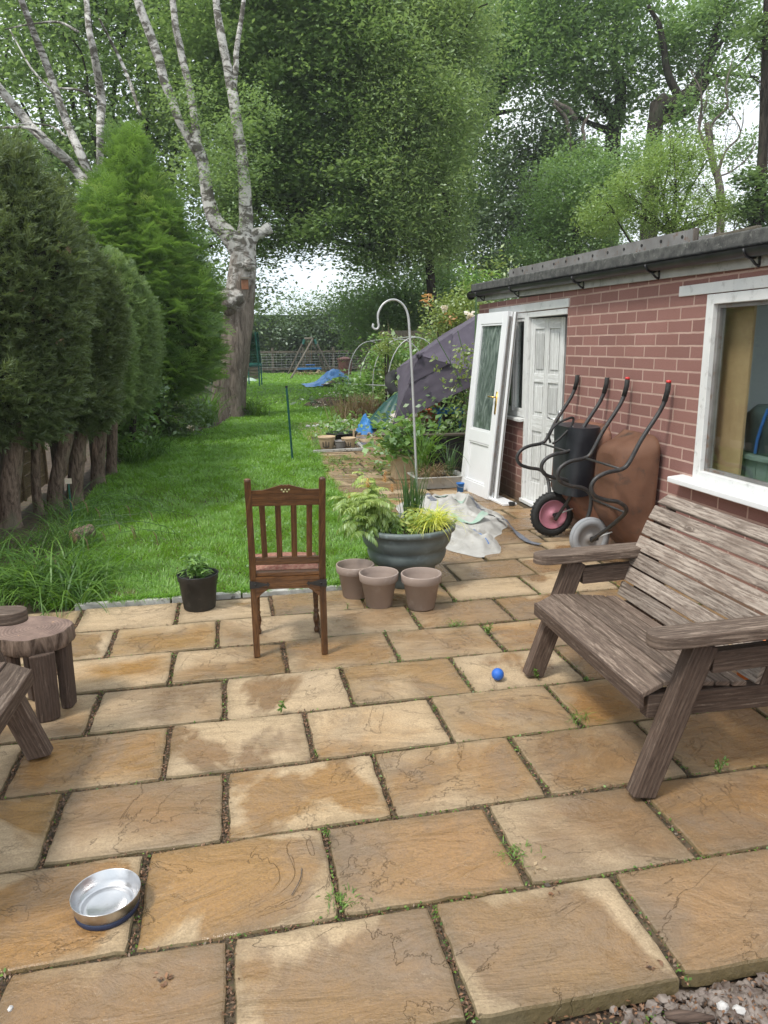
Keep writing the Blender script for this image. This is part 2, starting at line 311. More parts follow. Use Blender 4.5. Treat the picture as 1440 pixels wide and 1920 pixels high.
def m_glass(name, tint, mixv, rough=.02, bs=0):
    b = NB(name); t = b.t; t.nodes.remove(b.b)
    tr = b.n('BsdfTransparent'); tr.inputs['Color'].default_value = (*tint, 1)
    g = b.n('BsdfGlossy'); g.inputs['Roughness'].default_value = rough; g.inputs['Color'].default_value = (.9, .95, .95, 1)
    if bs:
        bm = b.bump(b.noise(b.co('Object', (1, 1, .5)), bs, 3, .5, 2.), 1., .012); b.set(g.inputs['Normal'], bm)
    m = b.n('MixShader'); m.inputs[0].default_value = mixv
    t.links.new(tr.outputs[0], m.inputs[1]); t.links.new(g.outputs[0], m.inputs[2]); t.links.new(m.outputs[0], b.out.inputs['Surface'])
    return b.m
MT['glass'] = m_glass('window_glass', (.9, .93, .92), .10)
b = NB('patterned_glass'); n1 = b.noise(b.co('Object', (1, 1, .35)), 7, 4, .6, 2.5)
MT['obscure'] = b.fin(b.ramp(n1, [(.3, (.05, .07, .062)), (.5, (.11, .145, .125)), (.68, (.24, .29, .26))]), .12, b.bump(n1, .7, .01), 0, .8)  # grey-green mottling in the base colour stands in for reflections
MT['net'] = m_glass('net_mesh', (.35, .55, .48), .0)

# ------------------------------------------------------------------ object helpers
def tag(o, label, cat, group=None, kind=None):
    o['label'] = label; o['category'] = cat
    if group: o['group'] = group
    if kind: o['kind'] = kind
    return o
def struct(o): o['kind'] = 'structure'; return o
def thing(name, label, cat, loc=(0, 0, 0), group=None):
    o = bpy.data.objects.new(name, None); o.empty_display_size = .1; o.location = [float(a) for a in loc]; COL.objects.link(o)
    return tag(o, label, cat, group)
def worldloc(o):
    v = Vector(o.location)
    while o.parent: o = o.parent; v = v + Vector(o.location)
    return v
def link(me, name, mat, parent=None, smooth=False, bevel=0, seg=2):
    o = bpy.data.objects.new(name, me); COL.objects.link(o)
    if mat is not None: me.materials.append(MT[mat] if isinstance(mat, str) else mat)
    if parent is not None:
        o.parent = parent; w = worldloc(parent); me.transform(Matrix.Translation(-w))
    if smooth: me.polygons.foreach_set('use_smooth', [True]*len(me.polygons))
    if bevel:
        md = o.modifiers.new('bevel', 'BEVEL'); md.width = bevel; md.segments = seg; md.limit_method = 'ANGLE'; md.angle_limit = R(35)
    return o
def nrm(v): v = np.asarray(v, float); return v/(np.linalg.norm(v)+1e-12)
class MB:
    def __init__(s): s.v = []; s.f = []; s.uv = []
    def add(s, vs, fs, uvs=None):
        k = len(s.v); s.v += [tuple(float(c) for c in p) for p in vs]
        for i, f in enumerate(fs):
            s.f.append(tuple(k+j for j in f)); s.uv.append(uvs[i] if uvs else [(vs[j][0]+vs[j][2], vs[j][1]+vs[j][2]) for j in f])
    def bbox(s, o, a, b, c):
        """box from corner o with edge vectors a, b, c; UV u follows the longest edge"""
        o, a, b, c = [np.asarray(q, float) for q in (o, a, b, c)]
        if np.dot(np.cross(a, b), c) < 0: a, b = b, a
        P = [o, o+a, o+a+b, o+b, o+c, o+a+c, o+a+b+c, o+b+c]
        F = [(0, 3, 2, 1), (4, 5, 6, 7), (0, 1, 5, 4), (1, 2, 6, 5), (2, 3, 7, 6), (3, 0, 4, 7)]
        E = [a, b, c]; L = [np.linalg.norm(e) for e in E]; k = int(np.argmax(L)); ul = E[k]/L[k]
        oth = [E[i]/max(L[i], 1e-9) for i in range(3) if i != k]; r0 = random.random()*9; r1 = random.random()*9
        uvs = []
        for f in F: uvs.append([(r0+float((P[j]-o)@ul), r1+float((P[j]-o)@oth[0])+float((P[j]-o)@oth[1])*1.07) for j in f])
        s.add(P, F, uvs)
    def box(s, x0, x1, y0, y1, z0, z1): s.bbox((x0, y0, z0), (x1-x0, 0, 0), (0, y1-y0, 0), (0, 0, z1-z0))
    def beam(s, p, q, w, t, side=(0, 1, 0)):
        """rectangular bar from p to q, w along side, t across"""
        p, q = np.asarray(p, float), np.asarray(q, float); d = nrm(q-p); sd = np.asarray(side, float); sd = nrm(sd-d*(sd@d)); n = np.cross(d, sd)
        s.bbox(p-sd*w/2-n*t/2, q-p, sd*w, n*t)
    def tube(s, path, r, n=10, cap=True, closed=False):
        P = np.array([np.asarray(p, float) for p in path]); m = len(P)
        rr = np.full(m, r) if np.isscalar(r) else np.asarray(r, float)
        if closed: T = np.array([nrm(P[(i+1) % m]-P[i-1]) for i in range(m)])
        else: T = np.array([nrm(P[min(i+1, m-1)]-P[max(i-1, 0)]) for i in range(m)])
        up = np.array([0, 0, 1.]) if abs(T[0][2]) < .9 else np.array([1., 0, 0]); nv = nrm(np.cross(T[0], up)); vs = []
        for i in range(m):
            nv = nrm(nv-T[i]*(nv@T[i])); bv = np.cross(T[i], nv)
            for k in range(n): a = 2*math.pi*k/n; vs.append(P[i]+rr[i]*(math.cos(a)*nv+math.sin(a)*bv))
        fs = []
        for i in range(m if closed else m-1):
            j = (i+1) % m
            for k in range(n): fs.append((i*n+k, i*n+(k+1) % n, j*n+(k+1) % n, j*n+k))
        if cap and not closed: fs.append(tuple(range(n))[::-1]); fs.append(tuple((m-1)*n+k for k in range(n)))
        s.add(vs, fs)
    def lathe(s, prof, c=(0, 0, 0), n=40, axis='z', wob=0):
        """prof: (radius, height) pairs"""
        vs = []; m = len(prof)
        for (r, h) in prof:
            for k in range(n):
                a = 2*math.pi*k/n; q = r*(1+wob*math.sin(3*a+1)+wob*.6*math.sin(5*a))
                if axis == 'z': vs.append((c[0]+q*math.cos(a), c[1]+q*math.sin(a), c[2]+h))
                else: vs.append((c[0]+q*math.cos(a), c[1]-h, c[2]+q*math.sin(a)))
        fs = []
        for i in range(m-1):
            for k in range(n): fs.append((i*n+k, i*n+(k+1) % n, (i+1)*n+(k+1) % n, (i+1)*n+k))
        s.add(vs, fs)
    def grid(s, P):
        P = np.asarray(P, float); a, b = P.shape[:2]; vs = P.reshape(-1, 3)
        fs = [(i*b+j, i*b+j+1, (i+1)*b+j+1, (i+1)*b+j) for i in range(a-1) for j in range(b-1)]; s.add(list(vs), fs)
    def build(s, name, mat, parent=None, smooth=False, bevel=0, seg=2):
        me = bpy.data.meshes.new(name); me.from_pydata(s.v, [], s.f)
        ul = me.uv_layers.new(name='UVMap'); flat = [c for f in s.uv for u in f for c in u]; ul.data.foreach_set('uv', flat); me.validate()
        return link(me, name, mat, parent, smooth, bevel, seg)
def npmesh(name, V, F, mat, parent=None, rnd=None, smooth=False):
    V = np.ascontiguousarray(V, np.float32); F = np.ascontiguousarray(F, np.int32); me = bpy.data.meshes.new(name)
    me.vertices.add(len(V)); me.vertices.foreach_set('co', V.ravel()); me.loops.add(F.size); me.loops.foreach_set('vertex_index', F.ravel())
    me.polygons.add(len(F)); me.polygons.foreach_set('loop_start', np.arange(0, F.size, F.shape[1], dtype=np.int32)); me.update(calc_edges=True)
    if rnd is not None: a = me.attributes.new('rnd', 'FLOAT', 'POINT'); a.data.foreach_set('value', np.ascontiguousarray(rnd, np.float32))
    return link(me, name, mat, parent, smooth)
def unit(A): return A/(np.linalg.norm(A, axis=-1, keepdims=True)+1e-9)
def leafarr(C, size, aspect=.55, up=.5, out=None, rnd=None, droop=0.):
    """quad leaves at C (N,3)"""
    N = len(C); n = rng.normal(size=(N, 3)); n = unit(n); n[:, 2] = np.abs(n[:, 2])+up
    if out is not None: n += out*.6
    n = unit(n); t = rng.normal(size=(N, 3)); t[:, 2] -= droop; t = unit(t-n*(t*n).sum(1, keepdims=True)); b = np.cross(n, t)
    s = (size*(.6+.8*rng.random(N)))[:, None]
    V = np.stack([C, C+t*s*.5+b*s*aspect*.5+n*s*.08, C+t*s, C+t*s*.5-b*s*aspect*.5+n*s*.08], 1).reshape(-1, 3)
    F = np.arange(N*4).reshape(N, 4); r = rng.random(N) if rnd is None else np.clip(rnd, 0, 1)
    return V, F, np.repeat(r, 4)
def ribbons(P, Wd, side):
    N, K = P.shape[:2]; s = side[:, None, :]*Wd[..., None]*.5
    V = np.stack([P-s, P+s], 2).reshape(-1, 3); b = (np.arange(N)*K*2)[:, None, None]; k = (np.arange(K-1)*2)[None, :, None]
    F = (b+k+np.array([0, 1, 3, 2])[None, None, :]).reshape(-1, 4); return V, F
def blades(B, L, w, e0, e1, K=4, az=None, taper=1.):
    """arching blades from base points B; e0/e1 start and end elevation (rad)"""
    N = len(B); az = rng.random(N)*2*math.pi if az is None else az; t = np.linspace(0, 1, K)[None, :]
    el = e0[:, None]+(e1-e0)[:, None]*(t[:, :-1]+.5/(K-1)); st = (L/(K-1))[:, None]
    dx = np.concatenate([np.zeros((N, 1)), np.cumsum(np.cos(el)*st, 1)], 1); dz = np.concatenate([np.zeros((N, 1)), np.cumsum(np.sin(el)*st, 1)], 1)
    d = np.stack([np.cos(az), np.sin(az), 0*az], 1); P = B[:, None, :]+d[:, None, :]*dx[..., None]; P[..., 2] += dz
    Wd = w[:, None]*np.clip(1.15-np.abs(t-.35)**1.4*1.9*taper, .06, 1)
    tw = rng.normal(size=N)*.5+az+math.pi/2; side = np.stack([np.cos(tw), np.sin(tw), 0*tw], 1)
    V, F = ribbons(P, Wd, side); return V, F, K
def tuft(name, centers, n, L, w, spread=.04, e=(75, 20), droop=(10, -50), mat='strap', parent=None, K=6, az=None):
    N = len(centers)*n; c = np.repeat(np.array(centers, float), n, 0)+rng.normal(size=(N, 3))*[spread, spread, 0]
    e0 = R(e[1])+(R(e[0])-R(e[1]))*rng.random(N)**.6; e1 = R(droop[1])+(R(droop[0])-R(droop[1]))*rng.random(N)
    a = None if az is None else az[0]+az[1]*rng.normal(size=N)
    V, F, K = blades(c, L*(.55+.6*rng.random(N)), w*(.7+.5*rng.random(N)), e0, e1, K, a); r = np.repeat(rng.random(N), K*2)
    return npmesh(name, V, F, mat, parent, r)
def catm(pts, n=6):
    P = [np.asarray(p, float) for p in pts]; P = [2*P[0]-P[1]]+P+[2*P[-1]-P[-2]]; out = []
    for i in range(1, len(P)-2):
        for k in range(n):
            t = k/n; a, b, c, d = P[i-1:i+3]; out.append(.5*((2*b)+(c-a)*t+(2*a-5*b+4*c-d)*t*t+(3*b-a-3*c+d)*t**3))
    out.append(P[-2]); return out

# ================================================================== SETTING
me = MB(); me.box(-150, 150, -60, 200, -.5, -.075); struct(me.build('ground', 'soil'))
# joint bed under the paving
b = MB(); b.box(-2.6, 3.07, 1.50, 9.3, -.30, -.016); b.box(1.28, 2.75, 9.3, 16.6, -.30, -.016); struct(b.build('paving_bed', 'joint'))
# paving slabs (riven stone, one structure mesh with a rough outline per slab)
OFF = [-.679, -.348, -.689, -.930, -.691, -.362, -.728, -.384]; ROWY = [1.880, 2.318, 2.757, 3.190, 3.625, 4.058, 4.482, 4.892]; CP = .6024
def slabs():
    V = []; F = []; A = []; A2 = []; E = []
    def slab(x0, x1, y0, y1, edge=False):
        g = .0055+.003*random.random(); gx = .0085+.004*random.random()
        if edge: y0 -= random.uniform(0, .02)
        sx0, sx1, sy0, sy1 = x0+gx, x1-gx, y0+g, y1-g
        pts = []; st = .035
        def side(p, q):
            n = max(3, int(math.dist(p, q)/st)); d = ((q[0]-p[0])/n, (q[1]-p[1])/n); ll = math.hypot(*d); nn = (d[1]/ll, -d[0]/ll)
            for i in range(n):
                x = p[0]+d[0]*i; y = p[1]+d[1]*i; w = mnoise.noise((x*9, y*9, .3))*.006+mnoise.noise((x*33, y*33, 2))*.0035
                if i == 0: w -= .006
                pts.append((x+nn[0]*w, y+nn[1]*w))
        side((sx0, sy0), (sx1, sy0)); side((sx1, sy0), (sx1, sy1)); side((sx1, sy1), (sx0, sy1)); side((sx0, sy1), (sx0, sy0))
        cx, cy = (sx0+sx1)/2, (sy0+sy1)/2; k = len(V); n = len(pts); r = random.random(); r2 = random.random()
        tx, ty, tz = random.uniform(-.004, .004), random.uniform(-.005, .005), random.uniform(-.003, .002)
        rings = [(0, -.06), (0, -.011), (.0035, -.003), (.010, 0.), (.05, .001), (.11, .0)]
        for (ins, z) in rings:
            for (x, y) in pts:
                dx = min(1, ins/max(abs(x-cx), .05)); dy = min(1, ins/max(abs(y-cy), .05))
                xx = x+(cx-x)*dx; yy = y+(cy-y)*dy
                zz = z+(tx*(xx-cx)/.3+ty*(yy-cy)/.2+tz if z > -.05 else 0)
                if z > -.02: zz += mnoise.noise((xx*11, yy*11, 5+r*9))*.0022
                V.append((xx, yy, zz)); A.append(r); A2.append(r2); E.append(1. if ins < .02 else (.55 if ins < .08 else .0))
        V.append((cx, cy, tz)); A.append(r); A2.append(r2); E.append(0.)
        for q in range(len(rings)-1):
            for i in range(n): j = (i+1) % n; F.append((k+q*n+i, k+q*n+j, k+(q+1)*n+j, k+(q+1)*n+i))
        m = k+(len(rings)-1)*n
        for i in range(n): F.append((m+i, m+(i+1) % n, k+len(rings)*n))
    for i in range(0, 17):
        y0 = (ROWY[i-1] if i > 0 else 1.478) if i < 8 else 4.892+.43*(i-8)
        y1 = ROWY[i] if i < 8 else y0+.43
        if i == 7: y1 = 4.895
        off = OFF[i] if i < 8 else random.uniform(-.6, 0)
        for k in range(-4, 8):
            x0 = off+k*CP; x1 = x0+CP
            lo = -2.55 if i < 8 else 1.20; hi = 3.06
            x0, x1 = max(x0, lo), min(x1, hi)
            if x1-x0 > .12: slab(x0, x1, y0, y1, i == 0)
    y = 8.762
    while y < 16.3:       # narrower garden path beyond the shed
        h = random.choice((.3, .43, .43)); x = 1.22+.12*(y-8.7)*.3+random.uniform(-.04, .04) ; xe = 2.7+max(0, y-12)*.1
        while x < xe-.15:
            w = random.choice((.3, .45, .6)); slab(x, min(x+w, xe), y, y+h); x += w
        y += h
    me = bpy.data.meshes.new('patio_paving'); me.from_pydata(V, [], F)
    for nm, a in (('rnd', A), ('rnd2', A2), ('edge', E)): me.attributes.new(nm, 'FLOAT', 'POINT').data.foreach_set('value', a)
    o = link(me, 'patio_paving', 'stone'); struct(o); return o
slabs()
# lawn
LB = [(-1.25, 5.0), (-1.3, 6.0), (-1.45, 7), (-1.6, 8.1), (-1.6, 10), (-1.5, 12.5), (-1.2, 14.5), (-.2, 16.1), (.1, 18), (.6, 21), (.4, 30), (.2, 47)]
RB = [(.82, 5.0), (.98, 5.6), (1.18, 6.3), (1.2, 8), (1.22, 9.6), (1.36, 11.6), (1.7, 13.3), (2.4, 15.6), (3.2, 17.5), (4.2, 21), (5.6, 27), (7.5, 36), (9.0, 47)]
def bx_at(T, y): return np.interp(y, [p[1] for p in T], [p[0] for p in T])
ys = np.concatenate([np.linspace(4.975, 16, 30), np.linspace(17, 47, 20)])
xs = np.linspace(0, 1, 12)
P = np.array([[(bx_at(LB, y)+(bx_at(RB, y)-bx_at(LB, y))*t, y, -.018+.012*mnoise.noise((t*5, y*.6, 0))) for t in xs] for y in ys])
b = MB(); b.grid(P[:, ::-1]); struct(b.build('lawn', 'turf', smooth=True))
def in_lawn(n, y0, y1, pad=0.):
    y = y0+(y1-y0)*rng.random(n*3); l = bx_at(LB, y)-pad; r = bx_at(RB, y)+pad; wmax = (r-l).max(); keep = rng.random(len(y)) < (r-l)/wmax
    y = y[keep][:n]; l = bx_at(LB, y)-pad; r = bx_at(RB, y)+pad; x = l+(r-l)*rng.random(len(y)); return np.stack([x, y, np.full(len(y), -.015)], 1)
def vnoise(P, s, seed=0):
    return np.array([mnoise.noise((p[0]*s, p[1]*s, seed)) for p in P])
Vs = []; Fs = []; Rs = []; k0 = 0
for (n, y0, y1, L, w, pad) in ((62000, 4.98, 8, .062, .0042, .02), (52000, 8, 13, .065, .0065, .03), (42000, 13, 22, .07, .012, .05), (36000, 22, 47, .085, .03, .1)):
    Bp = in_lawn(n, y0, y1, pad); n = len(Bp); cl = vnoise(Bp, 1.6)*.5+vnoise(Bp, 5., 3)*.35
    az = vnoise(Bp, 2.2, 9)*9+rng.normal(size=n)*1.1
    V, F, K = blades(Bp, L*(.6+.7*rng.random(n))*(1+.5*cl), w*(.7+.6*rng.random(n)), R(88)-R(45)*rng.random(n), R(45)-R(80)*rng.random(n), 4, az)
    Vs.append(V); Fs.append(F+k0); k0 += len(V); Rs.append(np.repeat(np.clip(.42+cl*.5+rng.normal(size=n)*.2, 0, 1), K*2))
tag(npmesh('lawn_grass', np.concatenate(Vs), np.concatenate(Fs), 'grass', None, np.concatenate(Rs)), 'short bright green grass covering the whole lawn', 'grass', kind='stuff')
Bp = []
for k in range(5200):
    y = 5.0+11*random.random()**1.3; Bp.append((bx_at(RB, y)+random.gauss(.02, .05), y, -.01))
for k in range(1700): Bp.append((random.uniform(-1.2, .8), 4.968+random.gauss(0, .012), .01))
Bp = np.array(Bp); kp = vnoise(Bp, 2.6, 4) > -.12; Bp = Bp[kp]; n = len(Bp)
V, F, K = blades(Bp, .075*(.5+rng.random(n)), np.full(n, .006), R(85)-R(55)*rng.random(n), R(10)-R(60)*rng.random(n), 4)
tag(npmesh('edge_grass', V, F, 'grass', None, np.repeat(.15+.6*rng.random(n), K*2)), 'longer ragged grass creeping over the lawn edges', 'grass', kind='stuff')
Cc = in_lawn(2600, 5.2, 14); Cc = Cc[vnoise(Cc, 1.3, 12) > .12]; Cc[:, 2] = .035; V, F, r_ = leafarr(Cc, .028, .8, 1.6); tag(npmesh('clover', V, F, 'green', None, r_*.7), 'patches of clover leaves among the lawn grass', 'clover', kind='stuff')
# patio edging strip along the lawn
b = MB(); x = -1.05
while x < .8:
    w = random.uniform(.45, .62); y = 4.925; b.bbox((x, y, -.02), (w-.012, random.uniform(-.008, .008), 0), (0, .048, 0), (0, 0, .03+random.uniform(0, .012))); x += w
tag(b.build('lawn_edging', 'edging', bevel=.004), 'pale mossy stone edging strip between patio and lawn', 'edging')

# gravel bed at the front right corner
b = MB()
def stone(c, r, sub=1, sq=.65):
    import bmesh
    bm = bmesh.new(); bmesh.ops.create_icosphere(bm, subdivisions=sub, radius=1)
    o = random.random()*50; rot = Matrix.Rotation(random.random()*6, 3, 'Z') @ Matrix.Rotation(random.random()*.8, 3, 'X'); ax = (random.uniform(.7, 1.3), random.uniform(.6, 1), sq*random.uniform(.7, 1.1))
    vs = []
    for v in bm.verts:
        d = 1+.45*mnoise.noise(v.co*1.7+Vector((o, 0, 0))); p = rot @ Vector((v.co.x*ax[0]*d*r, v.co.y*ax[1]*d*r, v.co.z*ax[2]*d*r)); vs.append((c[0]+p.x, c[1]+p.y, c[2]+p.z))
    fs = [tuple(v.index for v in f.verts) for f in bm.faces]; bm.free(); return vs, fs
for i in range(2600):
    x = random.uniform(.9, 2.0); y = random.uniform(.95, 1.47)
    dens = min(1, max(.25, (x-.9)/.2))
    if random.random() > dens: continue
    r = random.uniform(.007, .024); b.add(*stone((x, y, -.066+r*.3), r))
tag(b.build('gravel', 'pebble'), 'grey and white gravel in the corner beyond the patio edge', 'gravel', kind='stuff')
for i, (px, py, r, lab) in enumerate(((1355, 1888, .019, 'bright white crystalline stone beside the bark piece at the patio corner'), (1385, 1893, .017, 'pinkish white angular stone right of the white crystalline stone'), (1275, 1897, .009, 'tiny pale round stone beside the patio edge'))):
    c = G(px, py+4, -.055); m = MB(); m.add(*stone((c[0], c[1], c[2]+r*.3), r, 2, .8)); tag(m.build('stone', 'quartz'), lab, 'stone')
c = G(1290, 1908, -.05); b = MB(); b.tube([c+[-.06, .012, .01], c+[-.03, .0, .012], c+[.01, -.012, .012], c+[.06, -.022, .008]], [.008, .016, .013, .006], 8); tag(b.build('bark_piece', 'log', smooth=True), 'broken brown piece of bark lying on the gravel by the patio corner', 'bark')
Cc = np.stack([rng.uniform(.5, 2.0, 4200), rng.uniform(1.1, 1.47, 4200), -.068+.028*rng.random(4200)], 1); V, F, r_ = leafarr(Cc, .014, .5, 1.2)
tag(npmesh('soil_litter', V, F, 'litter', None, r_), 'dark crumbly leaf litter over the bare soil beyond the patio', 'leaf litter', kind='stuff')
Cc = np.stack([rng.uniform(.45, 1.12, 900), rng.uniform(1.22, 1.43, 900), -.062+.01*rng.random(900)], 1); V, F, r_ = leafarr(Cc, .010, .7, 1.5)
tag(npmesh('ground_weeds', V, F, 'moss', None, r_), 'tiny green weeds creeping below the patio front edge', 'weeds', kind='stuff')

# litter and moss in the joints
JX = []
for i in range(8):
    y0 = ROWY[i-1] if i > 0 else 1.45; y1 = ROWY[i]
    for k in range(-3, 8): JX.append((OFF[i]+k*CP, y0, y1, i))
Cs = []; Ms = []
for (x, y0, y1, i) in JX:
    if x > 3 or x < -2.4: continue
    n = 190 if x < .7 else 90; Cs.append(np.stack([x+rng.normal(size=n)*.0065, rng.uniform(y0, y1, n), -.0135+.012*rng.random(n)], 1))
    n = int(4+30*rng.random()**2+(60*rng.random() if x > .3 else 0)); Ms.append(np.stack([x+rng.normal(size=n)*.006, y0+(y1-y0)*rng.beta(.6, .6, n), -.012+.014*rng.random(n)], 1))
for y in ROWY[:-1]:
    n = 900; Cs.append(np.stack([rng.uniform(-2.2, 3, n), y+rng.normal(size=n)*.004, -.014+.008*rng.random(n)], 1))
    n = 700; x = rng.uniform(-2.2, 3, n); k = rng.random(n) < np.clip(.12+.5*np.array([mnoise.noise((a*2, y*3, 0)) for a in x])+.22*(x > .3), 0, 1); x = x[k]; Ms.append(np.stack([x, y+rng.normal(size=len(x))*.005, -.012+.014*rng.random(len(x))], 1))
V, F, r_ = leafarr(np.concatenate(Cs), .012, .45, .8); tag(npmesh('joint_litter', V, F, 'litter', None, r_), 'brown leaf and bark litter filling the joints between the slabs', 'leaf litter', kind='stuff')
V, F, r_ = leafarr(np.concatenate(Ms), .011, .7, .8); tag(npmesh('joint_moss', V, F, 'moss', None, r_), 'green moss and seedlings growing in the joints between slabs', 'moss', kind='stuff')

# single weeds growing out of the joints
def weed(px, py, h, n, lab, kind='leafy'):
    c = G(px, py); t = thing('weed', lab, 'weed', c)
    if kind == 'grass': tuft('leaf_blades', [c], n, h, .0035, .03, (70, 25), (0, -40), 'moss', t, 5)
    else:
        b = MB(); st = []
        for i in range(max(2, n//14)):
            a = random.random()*6.3; tip = c+np.array([math.cos(a)*h*.35, math.sin(a)*h*.35, h*random.uniform(.6, 1)]); b.tube([c, (c+tip)/2+[0, 0, h*.1], tip], .0012, 5); st += [c+(tip-c)*u for u in np.linspace(.25, 1, 10)]
        b.build('stem', 'moss', t); st = np.array(st); Cc = st[rng.integers(0, len(st), n)]+rng.normal(size=(n, 3))*h*.07; V, F, r_ = leafarr(Cc, h*.26, .42, .4); npmesh('foliage', V, F, 'moss', t, r_)
    return t
weed(528, 1335, .075, 40, 'upright leafy weed in a slab joint left of centre')
weed(1090, 1352, .085, 26, 'grassy weed spreading in the joint under the right-hand bench', 'grass')
weed(965, 1600, .035, 60, 'grass tuft growing along the joint below the blue ball', 'grass')
weed(915, 1188, .06, 80, 'broad low weed filling the joint behind the blue ball')
weed(640, 1690, .032, 60, 'grass tuft at the joint crossing right of the steel bowl', 'grass')
weed(855, 1172, .05, 40, 'small grassy weed in the joint in front of the clay pots', 'grass')
weed(1010, 1275, .055, 40, 'leafy weed at the foot of the right-hand bench far leg')
weed(1347, 1448, .07, 40, 'leafy weed in the joint beside the near leg of the right-hand bench')
weed(596, 1420, .035, 30, 'tiny round-leaved weed at a joint crossing in mid patio')
weed(652, 1143, .05, 20, 'tiny two-leaved seedling on the slab behind the wooden chair')
weed(812, 1335, .03, 50, 'creeping weed at the joint corner left of the blue ball')
weed(615, 1568, .035, 50, 'creeping round-leaved weed in the joint near the middle of the patio')
c = G(235, 1118); tag(tuft('weed', [c+[0, .02, 0], c+[.04, .02, 0], c+[-.05, .02, 0]], 60, .05, .002, .03, (85, 30), (10, -30), 'dry'), 'straggly brownish weed on the edging strip left of the black pot', 'weed')
# fallen bits
b = MB(); p0, p1 = G(566, 1628, .004), G(547, 1678, .004); b.tube(catm([p0, (p0+p1)/2+[.01, 0, .004], p1]), .0016, 6); tag(b.build('twig', 'bark_dead'), 'thin curved brown twig lying on a slab left of centre', 'twig')
def fallen(px, py, s, n, mat, lab):
    c = G(px, py, .003); Cc = c+rng.normal(size=(n, 3))*[s, s, .002]; V, F, r_ = leafarr(Cc, s*1.6, .55, 1.4); tag(npmesh('fallen_leaf', V, F, mat, None, r_), lab, 'leaf')
fallen(1005, 1628, .011, 10, 'dry', 'pale speckled dry leaf by the joint near the patio front')
fallen(1038, 1665, .012, 8, 'litter', 'pinkish brown crumpled leaf near the patio front joint')
fallen(312, 1830, .010, 12, 'litter', 'long dark crumpled leaf on the slab below the steel bowl')
fallen(1225, 1810, .010, 8, 'litter', 'curled brown leaf on the slab near the gravel corner')
b = MB(); c = G(20, 1893); b.add(*stone((c[0], c[1], .004), .009)); tag(b.build('pebble', 'quartz'), 'small whitish pebble at the lower left patio edge', 'pebble')

# ================================================================== SHED
WX = 3.08
shed = thing('brick_outbuilding', 'low brown brick outbuilding with flat roof along the right side', 'outbuilding', (WX, 5, 0))
YE, YS = 8.90, -1.0; ZT = 2.13
b = MB()
def wseg(y0, y1, z0, z1, x0=WX, x1=WX+.11): b.box(x0, x1, y0, y1, z0, z1)
wy0, wy1, wz0, wz1 = 1.85, 4.42, .765, 1.965          # large window
dy0, dy1 = 6.46, 7.40; sy0, sy1, sz0, sz1 = 7.40, 8.42, .90, 1.98
wseg(YS, wy0, -.3, ZT); wseg(wy0, wy1, -.3, wz0-.03); wseg(wy0, wy1, wz1, ZT); wseg(wy1, dy0, -.3, ZT)
wseg(dy0, dy1, 1.98, ZT); wseg(sy0, sy1, -.3, sz0-.02); wseg(sy0, sy1, sz1, ZT); wseg(sy1, YE, -.3, ZT)
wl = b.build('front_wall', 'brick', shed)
b = MB(); b.box(WX+.11, 6.2, YE-.11, YE, -.3, ZT); b.build('end_wall', 'brick', shed)
b = MB(); b.box(6.2, 6.31, YS, .6, -.3, ZT); b.box(6.2, 6.31, 4.8, YE, -.3, ZT); b.box(6.2, 6.31, .6, 4.8, -.3, .6); b.build('back_wall', 'brick', shed)  # wide rear opening added out of view to let light into the room
b = MB(); b.box(WX+.112, 6.195, YE-.17, YE-.112, 0, 2.1); b.box(6.14, 6.195, YS, .6, 0, 2.1); b.box(6.14, 6.195, 4.8, YE-.17, 0, 2.1); b.box(6.14, 6.195, .6, 4.8, 0, .6); b.box(WX+.115, 6.14, YS, YS+.06, 0, 2.1); b.box(WX+.115, 6.1, 4.95, 5.02, 0, 2.1); b.build('inner_wall', 'greywall', shed)  # lining leaves the same gap for the added rear opening
b = MB(); b.box(WX+.11, 6.14, YS+.06, YE-.17, -.02, 0.); b.build('inner_floor', 'soil', shed)
def zr(y): return .016*(y-3.8)
def slope(y0, y1, x0, x1, z0, z1): b.bbox((x0, y0, z0+zr(y0)), (x1-x0, 0, 0), (0, y1-y0, zr(y1)-zr(y0)), (0, 0, z1-z0))
b = MB()
for q_ in ((YS, 1.2, 3.14, 6.4), (4.4, YE+.06, 3.14, 6.4), (1.2, 4.4, 3.14, 3.75), (1.2, 4.4, 5.9, 6.4)): slope(*q_, 2.135, 2.26)
b.build('roof_deck', 'fascia', shed)  # deck left open under the added rooflight
b = MB(); slope(1.15, 4.45, 3.7, 5.95, 2.292, 2.30); b.build('added_rooflight', 'glass', shed)  # unseen rooflight added to brighten the room behind the large window
b = MB(); slope(YS, YE+.10, 3.0, 3.137, 2.203, 2.292); slope(YS, 1.2, 3.139, 6.42, 2.262, 2.288); slope(4.4, YE+.10, 3.139, 6.42, 2.262, 2.288); slope(1.2, 4.4, 3.139, 3.75, 2.262, 2.288); slope(1.2, 4.4, 5.9, 6.42, 2.262, 2.288); rf = b.build('roof', 'felt', shed, bevel=.018, seg=3)
tx = bpy.data.textures.new('felt_rough', 'CLOUDS'); tx.noise_scale = .06
b = MB(); slope(YS, YE, 3.045, 3.077, 2.085, 2.200); b.build('fascia_board', 'fascia', shed)
g = MB()   # half round gutter with brackets
n = 10; ys = np.linspace(YS, YE+.04, 40); gr = .052
Pg = np.array([[(2.985+gr*math.cos(a), y, 2.19+zr(y)-.006-gr*math.sin(a)*.95) for a in np.linspace(0, math.pi, n)] for y in ys]); g.grid(Pg)
Pg2 = np.array([[(2.985+(gr-.004)*math.cos(a), y, 2.19+zr(y)-.006-(gr-.004)*math.sin(a)*.95) for a in np.linspace(0, math.pi, n)] for y in ys]); g.grid(Pg2[:, ::-1])
gu = g.build('gutter', 'gutter', shed, smooth=True)
